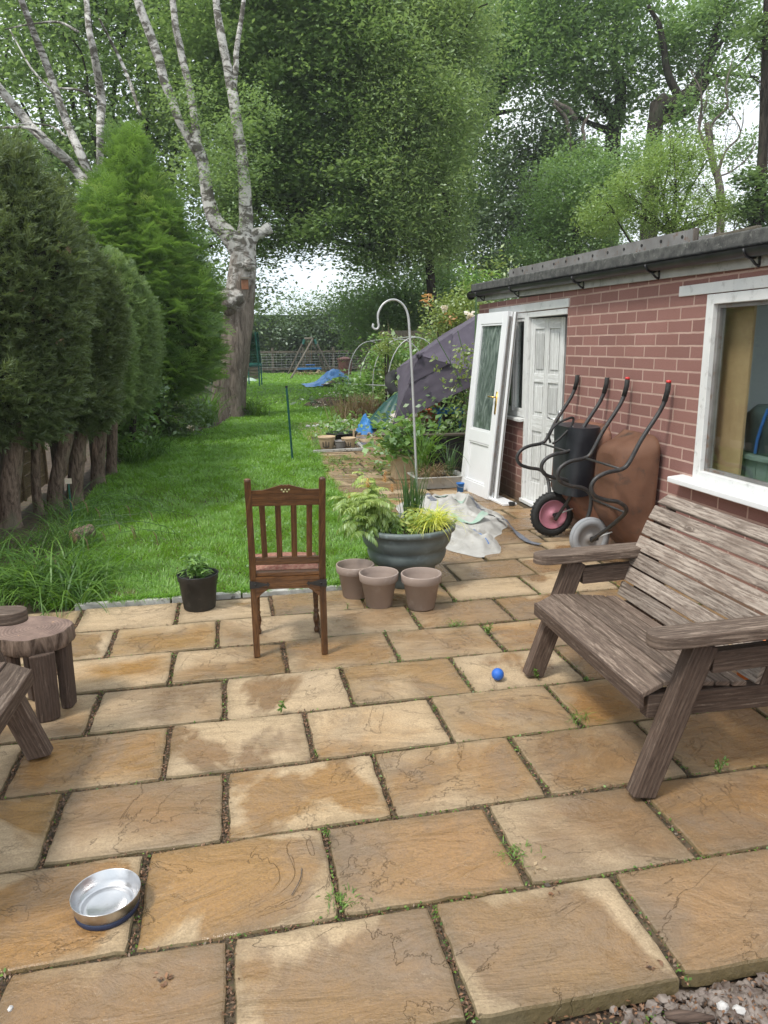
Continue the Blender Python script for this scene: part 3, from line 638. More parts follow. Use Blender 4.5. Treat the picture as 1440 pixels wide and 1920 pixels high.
for y in (8.62, 7.55, 6.1, 4.95, 3.92, 2.7):
    b = MB(); z = 2.19+zr(y); b.tube([(2.985+(gr+.005)*math.cos(a), y, z-.006-(gr+.005)*math.sin(a)) for a in np.linspace(-.1, math.pi*.98, 9)], .0075, 6); b.beam((2.985+gr, y, z-.02), (3.044, y, z-.10), .018, .008); b.tube([(2.985, y, z-.006-gr-.004), (3.015, y, z-.092), (3.043, y, z-.105)], .008, 6); b.build('gutter_bracket', 'gutter', shed, smooth=True)
b = MB(); g0 = 2.985; b.lathe([(0.001, 0), (gr, 0), (gr, .01), (.001, .01)], (g0, YE+.05, 2.24), 16, 'y'); b.build('gutter_end', 'gutter', shed)
# lintels
b = MB(); b.box(WX-.014, WX+.02, 6.43, 8.52, 1.985, 2.062); b.build('door_lintel', 'whitepaint', shed, bevel=.003)
b = MB(); b.box(WX-.014, WX+.02, 1.5, 4.73, 1.968, 2.036); b.build('window_lintel', 'whitepaint', shed, bevel=.003)
# large window
win = MB(); fx0, fx1 = WX-.012, WX+.07
for (y0, y1, z0, z1) in ((wy1-.075, wy1-.002, wz0, wz1-.003), (wy0, wy0+.07, wz0, wz1-.003), (wy0+.07, wy1-.075, wz1-.065, wz1-.003), (wy0+.07, wy1-.075, wz0, wz0+.06)): win.box(fx0, fx1, y0, y1, z0, z1)
wf = win.build('large_window', 'whitepaint', shed, bevel=.004)
b = MB()
for (y0, y1, z0, z1) in ((wy1-.105, wy1-.078, wz0+.062, wz1-.067), (wy0+.075, wy0+.10, wz0+.062, wz1-.067), (wy0+.10, wy1-.105, wz1-.09, wz1-.067), (wy0+.10, wy1-.105, wz0+.062, wz0+.08)): b.box(WX+.02, WX+.06, y0, y1, z0, z1)
b.build('casement', 'galv', wf)
b = MB(); b.box(WX+.034, WX+.04, wy0+.1, wy1-.1, wz0+.075, wz1-.085); b.build('pane', 'glass', wf)
b = MB(); b.bbox((WX-.115, wy0-.15, wz0-.045), (.20, 0, .018), (0, wy1-wy0+.28, 0), (0, 0, .038)); b.build('window_sill', 'upvc', wf, bevel=.006)
# small window beside the door
sw = MB()
for (y0, y1, z0, z1) in ((sy1-.05, sy1, sz0, sz1), (sy0+.002, sy0+.055, sz0, sz1-.002), (sy0+.055, sy1-.05, sz1-.055, sz1-.002), (sy0+.055, sy1-.05, sz0, sz0+.05), (7.72, 7.765, sz0+.05, sz1-.055)): sw.box(WX-.006, WX+.07, y0, y1, z0, z1)
sf = sw.build('small_window', 'whitepaint', shed, bevel=.003)
b = MB()
for (y0, y1) in ((7.457, 7.718), (7.768, 8.37)):
    for q in ((y0, y0+.03, sz0+.052, sz1-.057), (y1-.03, y1, sz0+.052, sz1-.057), (y0+.03, y1-.03, sz1-.09, sz1-.057), (y0+.03, y1-.03, sz0+.052, sz0+.085)): b.box(WX+.004, WX+.05, *q)
b.build('casement', 'whitepaint', sf, bevel=.003)
b = MB(); b.box(WX+.03, WX+.035, 7.48, 7.70, sz0+.08, sz1-.085); b.box(WX+.03, WX+.035, 7.79, 8.35, sz0+.08, sz1-.085); b.build('pane', 'glass', sf)
b = MB(); b.bbox((WX-.06, sy0-.02, sz0-.045), (.12, 0, .012), (0, sy1-sy0+.04, 0), (0, 0, .032)); b.build('window_sill', 'oldwhite', sf, bevel=.004)
# door and frame
b = MB(); b.box(WX-.008, WX+.08, dy1-.055, dy1-.002, 0, 1.975); b.box(WX-.008, WX+.08, dy0, dy1-.055, 1.925, 1.975); b.box(WX-.03, WX+.1, dy0, dy1, 0.0, .035); b.build('door_frame', 'whitepaint', shed, bevel=.003)
A0 = np.array([WX+.035, dy1-.058, .037]); ang = R(9); du = np.array([math.sin(ang), -math.cos(ang), 0]); dn = np.array([-math.cos(ang), -math.sin(ang), 0]); DW, DH = .60, 1.875
b = MB()
def dbox(o, u0, u1, v0, v1, n0, n1): 
    b.bbox(o+du*u0+dn*n0+np.array([0, 0, v0]), du*(u1-u0), dn*(n1-n0), (0, 0, v1-v0))
dbox(A0, 0, DW, 0, DH, -.036, 0)
dr = b.build('panelled_door', 'oldwhite', shed, bevel=.003)
b = MB()
for (u0, u1) in ((0, .08), (.26, .34), (.52, DW)): dbox(A0, u0, u1, 0, DH, .001, .014)
for (v0, v1) in ((0, .2), (.74, .9), (1.24, 1.33), (1.77, DH)):
    dbox(A0, .081, .259, v0, v1, .001, .0135); dbox(A0, .341, .519, v0, v1, .001, .0135)
b.build('stiles', 'oldwhite', dr, bevel=.004)
for (u0, u1) in ((.10, .24), (.36, .50)):
    for (v0, v1) in ((.24, .70), (.94, 1.2), (1.37, 1.73)): b = MB(); dbox(A0, u0, u1, v0, v1, .001, .009); b.build('raised_panel', 'oldwhite', dr, bevel=.006)
b = MB(); dbox(A0, DW-.055, DW-.02, .80, .98, .015, .02); q = A0+du*(DW-.038)+dn*.02+[0, 0, .9]; b.tube([q, q+dn*.045, q+dn*.05-du*.05, q+dn*.045-du*.115+np.array([0, 0, .008])], .008, 8); b.build('door_handle', 'steel', dr, smooth=True)
# things seen through the large window
b = MB(); b.box(3.225, 3.243, 4.16, 4.56, .35, 1.90); tag(b.build('chipboard_sheet', 'board'), 'brown chipboard sheet standing inside behind the large window', 'board')
t = thing('storage_chest', 'grey-green boarded chest inside behind the large window', 'chest', (3.5, 4.0, 0)); b = MB()
for k in range(9): b.box(3.30, 3.32, 3.5+k*.1, 3.595+k*.1, 0, .92)
b.box(3.322, 3.85, 3.5, 4.40, 0, .92); b.build('body', 'chest', t); b = MB(); b.box(3.27, 3.88, 3.47, 4.44, .922, .95); b.build('lid', 'chest', t, bevel=.004)
b = MB(); Pq = []
for i, zf in enumerate(np.linspace(0, 1, 12)):
    Pq.append([(3.52+(.18+.03*zf)*math.copysign(abs(math.cos(a))**.5, math.cos(a))*(1-.25*max(0, zf-.8)*5)+.018*mnoise.noise((a*2, zf*5, 1)), 4.06+(.30)*math.copysign(abs(math.sin(a))**.5, math.sin(a))*(1-.2*max(0, zf-.8)*5)+.02*mnoise.noise((a*2, zf*5, 7)), .952+.31*zf) for a in np.linspace(0, 2*math.pi, 36)])
b.grid(Pq); b.add([p for p in Pq[-1][:-1]], [tuple(range(35))]); t = b.build('storage_bag', 'bag', None, smooth=True); tag(t, 'shiny dark green bag standing on the chest behind the large window', 'bag')
b = MB(); b.tube([(3.325, 4.15, .96), (3.315, 4.13, 1.05), (3.315, 4.10, 1.15), (3.33, 4.08, 1.25)], .01, 6); b.build('strap', 'bluep', t)

# ladder lying on the roof
def ladder(name, lab, xa, xb, ya0, ya1, yb0, yb1, z, rungs):
    t = thing(name, lab, 'ladder', (xa, ya0, z))
    for (x, y0, y1) in ((xa, ya0, ya1), (xb, yb0, yb1)):
        b = MB(); zz = z+.016*(y0-3.8); dz = .016*(y1-y0)
        b.bbox((x, y0, zz), (.007, 0, 0), (0, y1-y0, dz), (0, 0, .085)); b.bbox((x+.007, y0, zz+.077), (.026, 0, 0), (0, y1-y0, dz), (0, 0, .008)); b.bbox((x+.007, y0, zz), (.026, 0, 0), (0, y1-y0, dz), (0, 0, .008))
        s_ = b.build('stile', 'galv', t)
        for k in range(rungs):
            b = MB(); y = y0+(y1-y0)*(k+.5)/rungs; b.lathe([(.001, -.004), (.012, -.004), (.012, .002)], (0, 0, 0), 10, 'z'); 
            vs = b.v[-30:]; del b.v[-30:]; b.v += [(x+vv[2]-.001, y+vv[0], z+.016*(y-3.8)+.045+vv[1]) for vv in vs]; b.build('rung_end', 'iron', s_)
        b = MB(); b.box(x-.003, x+.034, y0-.008, y0+.008, zz-.002, zz+.088); b.build('end_cap', 'bark_dead', s_, bevel=.003)
    b = MB()
    for k in range(rungs):
        f = (k+.5)/rungs; b.tube([(xa+.01, ya0+(ya1-ya0)*f, z+.016*(ya0+(ya1-ya0)*f-3.8)+.045), (xb, yb0+(yb1-yb0)*f, z+.016*(yb0+(yb1-yb0)*f-3.8)+.045)], .012, 8)
    b.build('rung', 'galv', t)
ladder('ladder', 'long grey metal ladder with rust marks lying on the flat roof', 3.16, 3.46, 4.75, 8.15, 4.95, 8.35, 2.315, 13)
b = MB(); p = onX(1425, 412, 3.35); b.box(3.33, 3.37, p[1], p[1]+.42, 2.30, 2.38); b.box(3.15, 3.42, p[1]+.45, p[1]+.75, 2.30, 2.325); tag(b.build('roof_timber', 'greywood', bevel=.003), 'short grey timber offcut on the roof in front of the ladder', 'timber')

# leaning glazed door
def ldoor(BL, BR, TL, TR, name, lab, glazed=True):
    BL, BR, TL, TR = [np.array(q, float) for q in (BL, BR, TL, TR)]
    u = nrm(BR-BL); w = np.linalg.norm(BR-BL); v = nrm(TL-BL); h = np.linalg.norm(TL-BL); n = nrm(np.cross(v, u))
    if n[0] > 0: n = -n
    t = thing(name, lab, 'door', BL)
    def q(m, u0, u1, v0, v1, n0, n1): m.bbox(BL+u*u0+v*v0+n*n0, u*(u1-u0), v*(v1-v0), n*(n1-n0))
    return t, q, w, h, u, v, n, BL
t, q, w, h, u, v, n, O = ldoor((2.655, 8.27, 0), (2.735, 7.535, 0), (2.868, 8.34, 2.0), (2.95, 7.60, 2.0), 'glazed_door', 'loose white glazed door with brass handle leaning against the brick wall')
b = MB(); s = .105
for (u0, u1, v0, v1) in ((0, s, 0, h), (w-s, w, 0, h), (s, w-s, h-.12, h), (s, w-s, 0, .13), (s, w-s, .585, .72)): q(b, u0, u1, v0, v1, -.06, 0)
fr = b.build('door_leaf', 'upvc', t, bevel=.004)
b = MB()
for (v0, v1) in ((.13, .585), (.72, h-.12)):
    for (u0, u1, a, c_) in ((s+.001, s+.02, v0, v1), (w-s-.02, w-s-.001, v0, v1), (s+.02, w-s-.02, v0, v0+.02), (s+.02, w-s-.02, v1-.02, v1)): q(b, u0, u1, a, c_, -.035, -.006)
b.build('bead', 'upvc', t, bevel=.003)
b = MB(); q(b, s+.021, w-s-.021, .151, .564, -.035, -.022); b.build('lower_panel', 'upvc', t)
b = MB(); q(b, s+.008, w-s-.008, .72, h-.12, -.034, -.028); b.build('glass_pane', 'obscure', t)
b = MB(); q(b, w-.052, w-.022, .93, 1.17, .001, .008); pz = O+u*(w-.037)+v*1.11; b.tube([pz+n*.005, pz+n*.045, pz+n*.05-u*.06, pz+n*.045-u*.12], .008, 8); b.build('door_handle', 'brass', t, smooth=True)
b = MB(); q(b, w+.001, w+.012, .05, h-.05, -.045, -.02); b.build('edge_seal', 'galv', t)
t, q, w, h, u, v, n, O = ldoor((2.725, 8.22, 0), (2.80, 7.46, 0), (2.925, 8.29, 1.99), (3.0, 7.53, 1.985), 'door_frame_leaf', 'loose white door frame leaning behind the glazed door on the brick wall')
b = MB()
for (u0, u1, v0, v1) in ((0, .07, 0, h), (w-.07, w, 0, h), (.07, w-.07, h-.07, h), (.07, w-.07, 0, .07)): q(b, u0, u1, v0, v1, -.035, -.003)
b.build('frame', 'upvc', t, bevel=.004); b = MB(); q(b, w+.001, w+.006, .0, h, -.024, -.012); q(b, w-.05, w-.04, .0, h, -.002, .003); b.build('edge_seal', 'galv', t)
c = G(950, 943); b = MB(); b.bbox(c+[-.10, -.16, .002], (.16, .02, 0), (-.03, .42, 0), (0, 0, .022)); tag(b.build('step_panel', 'upvc', bevel=.003), 'flat white plastic panel lying at the foot of the small window wall', 'panel')
c = G(961, 944); b = MB(); b.lathe([(.001, 0), (.035, 0), (.035, .035), (.001, .035)], (c[0]-.05, c[1]-.1, .002), 16); tag(b.build('rubber_block', 'rubber', bevel=.003), 'small black rubber stop on the paving beside the leaning doors', 'stop')

# ================================================================== FURNITURE
def make_bench(name, lab, W, grp):
    """local frame: front edge of seat at x=0, backrest towards +x, width along y 0..W"""
    t = thing(name, lab, 'bench', (0, 0, 0), grp)
    for y in (.032, W-.032):
        b = MB(); b.beam((-.005, y, 0), (.20, y, .60), .062, .098, (0, 1, 0)); b.v = [(p[0], p[1], max(p[2], 0) if p[2] < .1 else p[2]) for p in b.v]; l = b.build('front_leg', 'benchleg', t, bevel=.006)
        b = MB()
        for (dx, dz) in ((.120, .375), (.108, .335)):
            s_ = -1 if y < .1 else 1; b.lathe([(.001, 0), (.012, 0), (.012, .006), (.001, .008)], (dx+.005, y+s_*(-.031), dz), 10, 'y') if s_ < 0 else None
        if b.v: b.v = [(p[0], p[1]-.001, p[2]) for p in b.v]; b.build('bolt', 'iron', l)
        b = MB(); b.beam((.60, y, .575), (.80, y, .0), .060, .085, (0, 1, 0)); b.build('rear_leg', 'benchleg', t, bevel=.006)
        yi = y+(.062 if y < .1 else -.062)
        b = MB(); b.beam((.02, yi, .345), (.66, yi, .335), .055, .095, (0, 1, 0)); b.build('side_rail', 'benchleg', t, bevel=.005)
        b = MB(); b.beam((.235, y, .525), (.60, y, .535), .045, .085, (0, 1, 0)); b.build('arm_rail', 'benchleg', t, bevel=.004)
        # armrest with a rounded nose
        b = MB(); w2 = .058; z0, z1 = .603, .652; out = []
        out += [(.62, -w2), (.62, w2)]; N = 9
        for k in range(N+1):
            a = math.pi/2+math.pi*k/N; out.append((.045+.05*math.cos(a)*1.3, w2*math.sin(a)))
        vs = [(p[0], y+p[1], z0+.02*p[0]) for p in out]+[(p[0], y+p[1], z1+.02*p[0]) for p in out]; m = len(out)
        fs = [tuple(range(m)), tuple(range(2*m-1, m-1, -1))]+[(i+m, (i+1) % m+m, (i+1) % m, i) for i in range(m)]
        uv = [[(vs[j][0]+y*3, vs[j][1]*1.03) for j in f] for f in fs[:2]]+[[(vs[j][0]+y*3, vs[j][2]+.4) for j in f] for f in fs[2:]]
        b.add(vs, fs, uv); b.build('armrest', 'benchseat', t, bevel=.006)
        # sloping back frame
        b = MB(); b.beam((.49, yi, .30), (.655, yi, .86), .05, .06, (0, 1, 0)); b.beam((.655, yi, .86), (.70, yi, .90), .05, .05); b.build('back_post', 'benchleg', t, bevel=.004)
    ya, yb = .070, W-.070
    b = MB(); b.bbox((-.022, ya-.012, .345), (.022, 0, 0), (0, yb-ya+.024, 0), (0, 0, .062)); b.build('front_board', 'benchleg', t, bevel=.004)
    # seat slats follow a shallow curve
    prof = [(-.016, .405), (.075, .447), (.150, .443), (.222, .434), (.292, .425), (.362, .417), (.430, .412)]
    for i in range(6):
        p0, p1 = np.array(prof[i]), np.array(prof[i+1]); d = nrm(p1-p0); L = np.linalg.norm(p1-p0)-.010; nn = np.array([-d[1], d[0]])
        b = MB(); b.bbox((p0[0], ya-.01+random.uniform(-.003, .003), p0[1]), (d[0]*L, 0, d[1]*L), (0, yb-ya+.02, 0), (-nn[0]*.020, 0, -nn[1]*.020)); b.build('seat_slat', 'benchseat', t, bevel=.004)
    bp = [(.455, .405)]; ang = R(72)
    for i in range(5): bp.append((bp[-1][0]+math.cos(ang)*.083, bp[-1][1]+math.sin(ang)*.083)); ang -= R(1)
    bp.append((bp[-1][0]+math.cos(R(62))*.083, bp[-1][1]+math.sin(R(62))*.083)); bp.append((bp[-1][0]+math.cos(R(32))*.078, bp[-1][1]+math.sin(R(32))*.078))
    for i in range(7):
        p0, p1 = np.array(bp[i]), np.array(bp[i+1]); d = nrm(p1-p0); L = np.linalg.norm(p1-p0)-.010; nn = np.array([-d[1], d[0]])
        b = MB(); b.bbox((p0[0], ya-.035+random.uniform(-.003, .003), p0[1]), (d[0]*L, 0, d[1]*L), (0, yb-ya+.07, 0), (-nn[0]*-.020, 0, -nn[1]*-.020)); b.build('back_slat', 'bench', t, bevel=.004)
    return t
def copy_tree(o, parent=None):
    c = o.copy(); COL.objects.link(c); c.parent = parent
    for ch in [x for x in bpy.data.objects if x.parent == o and x is not c]: copy_tree(ch, c)
    return c
def copytree(o):
    kids = {}
    for x in bpy.data.objects: kids.setdefault(x.parent, []).append(x)
    def rec(a, p):
        c = a.copy(); COL.objects.link(c); c.parent = p
        for k in kids.get(a, []): rec(k, c)
        return c
    return rec(o, None)
bench = make_bench('garden_bench', 'weathered brown wooden garden bench on the right in front of the brick outbuilding', 1.125, 'slatted wooden garden benches')
bench2 = copytree(bench); bench.location = (1.447, 2.20, 0.002); bench.rotation_euler[2] = R(-1)
bench2.location = (-.845, 3.07, .002); bench2.rotation_euler[2] = R(180-2); bench2['label'] = 'weathered wooden garden bench cut off at the left edge beside the log stool'
# something orange under the right bench, stands against the wall
b = MB(); b.lathe([(.001, 0), (.10, 0), (.125, .20), (.13, .20), (.13, .22), (.105, .215), (.095, .02), (.001, .02)], (2.52, 2.95, .002), 28); tag(b.build('plastic_tub', 'orange', smooth=True), 'orange plastic tub glimpsed through the slats behind the right-hand bench', 'tub')

# dining chair seen from behind
ch = thing('dining_chair', 'dark varnished wooden dining chair with red patterned seat, seen from behind', 'chair', (.27, 3.95, 0))
def cp(u, d, z):   # u across (0..1 from left to right leg), d forward of the rear legs
    return np.array([.070+.405*u+.02*d, 3.875-.055*u+d, z])
LH = []
for u, sx in ((0.045, -1), (.955, 1)):
    b = MB(); pts = [cp(u, 0, 0), cp(u, .012, .42), cp(u-.004*sx*0, 0.0, .52), cp(u+.005*sx, -.055, .80), cp(u+.01*sx, -.10, 1.0)]
    wv = [(.034, .034), (.036, .036), (.036, .036), (.034, .028), (.034, .026)]
    vs = []; fs = []
    for p, (wx, wy) in zip(pts, wv): vs += [(p[0]-wx/2, p[1]-wy/2, p[2]), (p[0]+wx/2, p[1]-wy/2, p[2]), (p[0]+wx/2, p[1]+wy/2, p[2]), (p[0]-wx/2, p[1]+wy/2, p[2])]
    for i in range(4): fs += [(i*4+k, i*4+(k+1) % 4, i*4+4+(k+1) % 4, i*4+4+k) for k in range(4)]
    fs += [(3, 2, 1, 0), (16, 17, 18, 19)]; uv = [[(vs[j][2]+u, vs[j][0]+vs[j][1]*.9) for j in f] for f in fs]; b.add(vs, fs, uv)
    p = pts[-1]; b.lathe([(.018, 0), (.017, .006), (.012, .012), (.001, .014)], p, 14); b.build('rear_leg', 'chairwood', ch, bevel=.003)
    b = MB(); f = cp(.09 if sx < 0 else .93, .335, 0); b.lathe([(.001, 0), (.013, 0), (.017, .012), (.017, .022), (.012, .032), (.0125, .045), (.019, .075), (.020, .09), (.015, .115), (.012, .12), (.017, .128), (.017, .136), (.012, .144), (.014, .16), (.017, .25), (.018, .30), (.018, .40), (.001, .40)], f, 18); b.build('front_leg', 'chairwood', ch, smooth=True)
b = MB()   # crest rail with cupid's bow top
N = 40; top = []
for k in range(N+1):
    s_ = k/N; a = abs(s_-.5)*2; h = .955-.03*(1 if a > .62 else 0) ; h = .948+.032*(max(0, 1-a/.62))**1.1*(1.0 if a > .06 else .82)
    top.append((.045+.91*s_, h))
vs = []; 
for (s_, h) in top:
    for dd in (-.009, .009): p = cp(s_, -.088+dd, h); q_ = cp(s_, -.070+dd, .862); vs += [tuple(q_), tuple(p)]
fs = []
for k in range(N): a = k*4; c_ = a+4; fs += [(a, c_, c_+1, a+1), (a+3, c_+3, c_+2, a+2), (a+1, c_+1, c_+3, a+3), (a+2, c_+2, c_, a)]
fs += [(0, 1, 3, 2), (N*4+2, N*4+3, N*4+1, N*4)]; uv = [[(vs[j][0]*1., vs[j][2]) for j in f] for f in fs]; b.add(vs, fs, uv); cr = b.build('crest_rail', 'chairwood', ch)
b = MB()
for (du_, dz) in ((-.045, .004), (-.02, -.006), (0, .004), (.02, -.006), (.045, .004)): p = cp(.5+du_, -.098, .945+dz); b.lathe([(.001, -.002), (.0055, -.001), (.001, .002)], p, 8, 'y')
b.build('pierced_motif', 'dryw', cr)
for k, u in enumerate((.20, .40, .60, .80)):
    b = MB(); b.beam(cp(u+(.5-u)*.04, -.012, .565), cp(u, -.068, .866), .030, .011, (1, 0, 0)); b.build('back_slat', 'chairwood', ch, bevel=.002)
b = MB(); b.beam(cp(.06, -.008, .548), cp(.94, -.008, .548), .022, .042, (0, 1, 0)); b.build('lower_back_rail', 'chairwood', ch, bevel=.003)
b = MB(); b.box(0, 1, 0, 1, 0, 1); b = MB()
o_ = cp(.04, .0, .455); b.bbox(o_, cp(.96, 0, 0)-cp(.04, 0, 0), cp(.04, .375, 0)-cp(.04, 0, 0), (0, 0, .028)); b.build('seat_frame', 'chairwood', ch, bevel=.006)
for nm, (u0, d0, u1, d1) in (('side_apron', (.07, .02, .10, .34)), ('side_apron', (.93, .02, .92, .34)), ('front_apron', (.09, .335, .93, .335))):
    b = MB(); b.beam(cp(u0, d0, .425), cp(u1, d1, .425), .016, .062, np.cross(nrm(cp(u1, d1, 0)-cp(u0, d0, 0)), [0, 0, 1])); b.build(nm, 'chairwood', ch, bevel=.002)
b = MB(); N = 26; vs = []    # rear apron with curved brackets
for k in range(N+1):
    s_ = k/N; a = abs(s_-.5)*2; low = .385-.052*max(0, (a-.62)/.38)**1.3 if a > .62 else .388
    for dd in (-.008, .008): p = cp(.075+.85*s_, dd, low); q_ = cp(.075+.85*s_, dd, .455); vs += [tuple(p), tuple(q_)]
fs = []
for k in range(N): a = k*4; c_ = a+4; fs += [(a, c_, c_+1, a+1), (a+3, c_+3, c_+2, a+2), (a+1, c_+1, c_+3, a+3), (a+2, c_+2, c_, a)]
uv = [[(vs[j][0]*1., vs[j][2]) for j in f] for f in fs]; b.add(vs, fs, uv); b.build('rear_apron', 'chairwood', ch)
Pg = [[cp(.08+.84*i/24, .03+.325*j/18, .484+.028*(1-(2*i/24-1)**4)*(1-(2*j/18-1)**4)) for j in range(19)] for i in range(25)]
b = MB(); b.grid(Pg); b.build('seat_pad', 'pad', ch, smooth=True)
for sx in (0, 1):   # iron strap with arrow head
    b = MB(); e = -.0285+.0; f = (lambda u: u) if sx == 0 else (lambda u: 1-u)
    outl = [(-.005, .395), (-.005, .440), (.09, .435), (.20, .424), (.225, .424), (.225, .433), (.262, .418), (.225, .402), (.225, .411), (.20, .411), (.09, .401)]
    vs = [tuple(cp(f(u_), -.0215, z)) for u_, z in outl]+[tuple(cp(f(u_), -.0175, z)) for u_, z in outl]; m = len(outl)
    F0 = tuple(range(m)); F1 = tuple(range(2*m-1, m-1, -1))
    if sx: F0, F1 = F0[::-1], F1[::-1]
    b.add(vs, [F0[::-1], F1[::-1]]+[(i, (i+1) % m, (i+1) % m+m, i+m)[::(1 if sx else -1)] for i in range(m)])
    p = cp(f(.07), -.0225, .418); b.lathe([(.001, -.001), (.006, 0), (.001, .004)], p, 8, 'y'); b.build('iron_strap', 'iron', ch)

# log stool
st = thing('log_stool', 'rustic stool made of a thick sawn log slice on split log legs', 'stool', (-.935, 3.50, 0))
N = 56; out = []
for k in range(N):
    a = 2*math.pi*k/N; r = .165*(1+.06*math.cos(a*2+.5)+.05*math.cos(3*a)+.025*math.sin(7*a)+.02*math.sin(13*a+1)); out.append((-.945+r*math.cos(a), 3.51+r*1.05*math.sin(a)))
b = MB(); rings = []
for (s_, z) in ((.97, .325), (1., .335), (1., .36), (.99, .38), (.985, .396), (.97, .402)):
    rings.append([(-.945+(x+.945)*s_*(1+.012*mnoise.noise((x*30, y*30, z*40))), 3.51+(y-3.51)*s_*(1+.012*mnoise.noise((x*30, y*30, z*40+9))), z+.006*mnoise.noise((x*9, y*9, 0))) for x, y in out+[out[0]]])
b.grid(rings); b.add([p for p in rings[0][:-1]], [tuple(range(N))[::-1]]); sl = b.build('slab_edge', 'bark_con', st, smooth=True)
b = MB(); vs = [p for p in rings[-1][:-1]]; vs = [(x, y, z+.0005) for x, y, z in vs]; b.add(vs+[(-.945, 3.51, .404)], [(i, (i+1) % N, N) for i in range(N)]); b.build('seat', 'logtop', st)
for (px, py, w, d, rot) in ((-.885, 3.385, .105, .07, .35), (-.815, 3.50, .055, .075, -.2), (-1.02, 3.41, .07, .06, .1), (-.99, 3.62, .08, .06, .8)):
    b = MB(); c_, s_ = math.cos(rot), math.sin(rot); vs = []
    for z, k in ((.0, .92), (.05, 1.), (.2, 1.02), (.327, 1.05)):
        for (a, q_) in ((-.5, -.5), (0.1, -.62), (.5, -.4), (.45, .5), (-.4, .45)):
            x = a*w*k+.004*mnoise.noise((z*20, a, px)); y = q_*d*k; vs.append((px+x*c_-y*s_, py+x*s_+y*c_, z))
    fs = [(i*5+k, i*5+(k+1) % 5, i*5+5+(k+1) % 5, i*5+5+k) for i in range(3) for k in range(5)]+[(4, 3, 2, 1, 0), (15, 16, 17, 18, 19)]
    uv = [[(vs[j][2]*1.+px, (vs[j][0]+vs[j][1])*1.) for j in f] for f in fs]; b.add(vs, fs, uv); b.build('leg', 'log', st, bevel=.006)

# steel dog bowl
bc = (G(140, 1735)+G(255, 1710))/2; bc = np.array([-.440, 2.070, .001])
t = thing('pet_bowl', 'stainless steel pet bowl with navy rubber base on the patio', 'bowl', bc)
b = MB(); b.lathe([(.001, .0), (.090, 0), (.0935, .006), (.0935, .022), (.090, .0225)], bc, 64); b.build('rubber_base', 'navy', t, smooth=True)
b = MB(); b.lathe([(.0915, .0215), (.0945, .024), (.1005, .0585), (.1015, .061), (.1005, .0625), (.0985, .061), (.093, .030), (.086, .022), (.082, .018), (.081, .0165), (.073, .015), (.071, .0165), (.055, .0165), (.053, .015), (.001, .015)], bc, 80); b.build('dish', 'steel', t, smooth=True)
c = G(933, 1275); b = MB(); b.lathe([(.031*math.sin(a)+.0001, .031-.031*math.cos(a)) for a in np.linspace(0, math.pi, 24)], (c[0], c[1], .001), 32); o = b.build('ball', 'bluerub', smooth=True); tag(o, 'small scuffed blue rubber ball on the patio beside the bench', 'ball')

# three taupe clay pots
def clay_pot(c, s=1.):
    t = thing('clay_pot', '', 'pot', c, 'empty taupe clay pots')
    b = MB(); b.lathe([(.001, 0), (.081, 0), (.086, .004), (.113, .168), (.122, .170), (.126, .174), (.130, .222), (.128, .226), (.122, .2265), (.119, .223), (.116, .19), (.1135, .18), (.108, .165), (.079, .02), (.001, .02)], c, 56); b.build('body', 'taupe', t, smooth=True)
    return t
k1 = clay_pot(np.array([.790, 4.74, .001])); k1['label'] = 'empty taupe clay pot farthest left and farthest back of the three by the big planter'
k2 = copytree(k1); k2.location = (.908, 4.52, .001); k2.rotation_euler[2] = 1; k2['label'] = 'empty taupe clay pot in the middle, overlapping in front of the left one'
k3 = copytree(k1); k3.location = (1.168, 4.42, .001); k3.rotation_euler[2] = 2; k3.scale = (1.02, 1.02, 1.02); k3['label'] = 'empty taupe clay pot on the right, standing free before the green planter'

# black pot with a young plant
c = np.array([-.245, 4.76, .001]); t = thing('nursery_pot', 'black plastic pot with a young green plant at the lawn edge', 'plant pot', c)
b = MB(); b.lathe([(.001, 0), (.098, 0), (.102, .004), (.122, .19), (.129, .193), (.131, .228), (.134, .232), (.128, .234), (.125, .226), (.117, .18), (.001, .18)], c, 48); b.build('pot', 'blackpot', t, smooth=True)
b = MB(); b.lathe([(.118, .186), (.05, .196), (.001, .20)], c, 24, wob=.02); b.build('compost', 'compost', t)
pl = thing('potted_plant', 'young bushy plant with narrow green leaves growing in the black pot', 'plant', c+[0, 0, .19]); b = MB(); SS = []
for i in range(15):
    a = random.random()*6.3; r = random.uniform(.02, .12); tip = c+np.array([math.cos(a)*r, math.sin(a)*r, .19+random.uniform(.07, .17)]); p0 = c+[math.cos(a)*r*.4, math.sin(a)*r*.4, .19]; b.tube([p0, (p0+tip)/2+[0, 0, .02], tip], .0022, 5); SS.append((p0, tip))
b.build('stem', 'green', pl)
B = []; az = []; 
for (p0, tip) in SS:
    for u in np.linspace(.35, 1, 6):
        for k in range(3): B.append(p0+(tip-p0)*u); az.append(random.random()*6.3)
B = np.array(B); n = len(B); V, F, K = blades(B, .055*(.6+.7*rng.random(n)), .017*(.7+.6*rng.random(n)), R(50)*rng.random(n), R(-10)-R(50)*rng.random(n), 5, np.array(az)); npmesh('foliage', V, F, 'green', pl, np.repeat(rng.random(n), K*2))

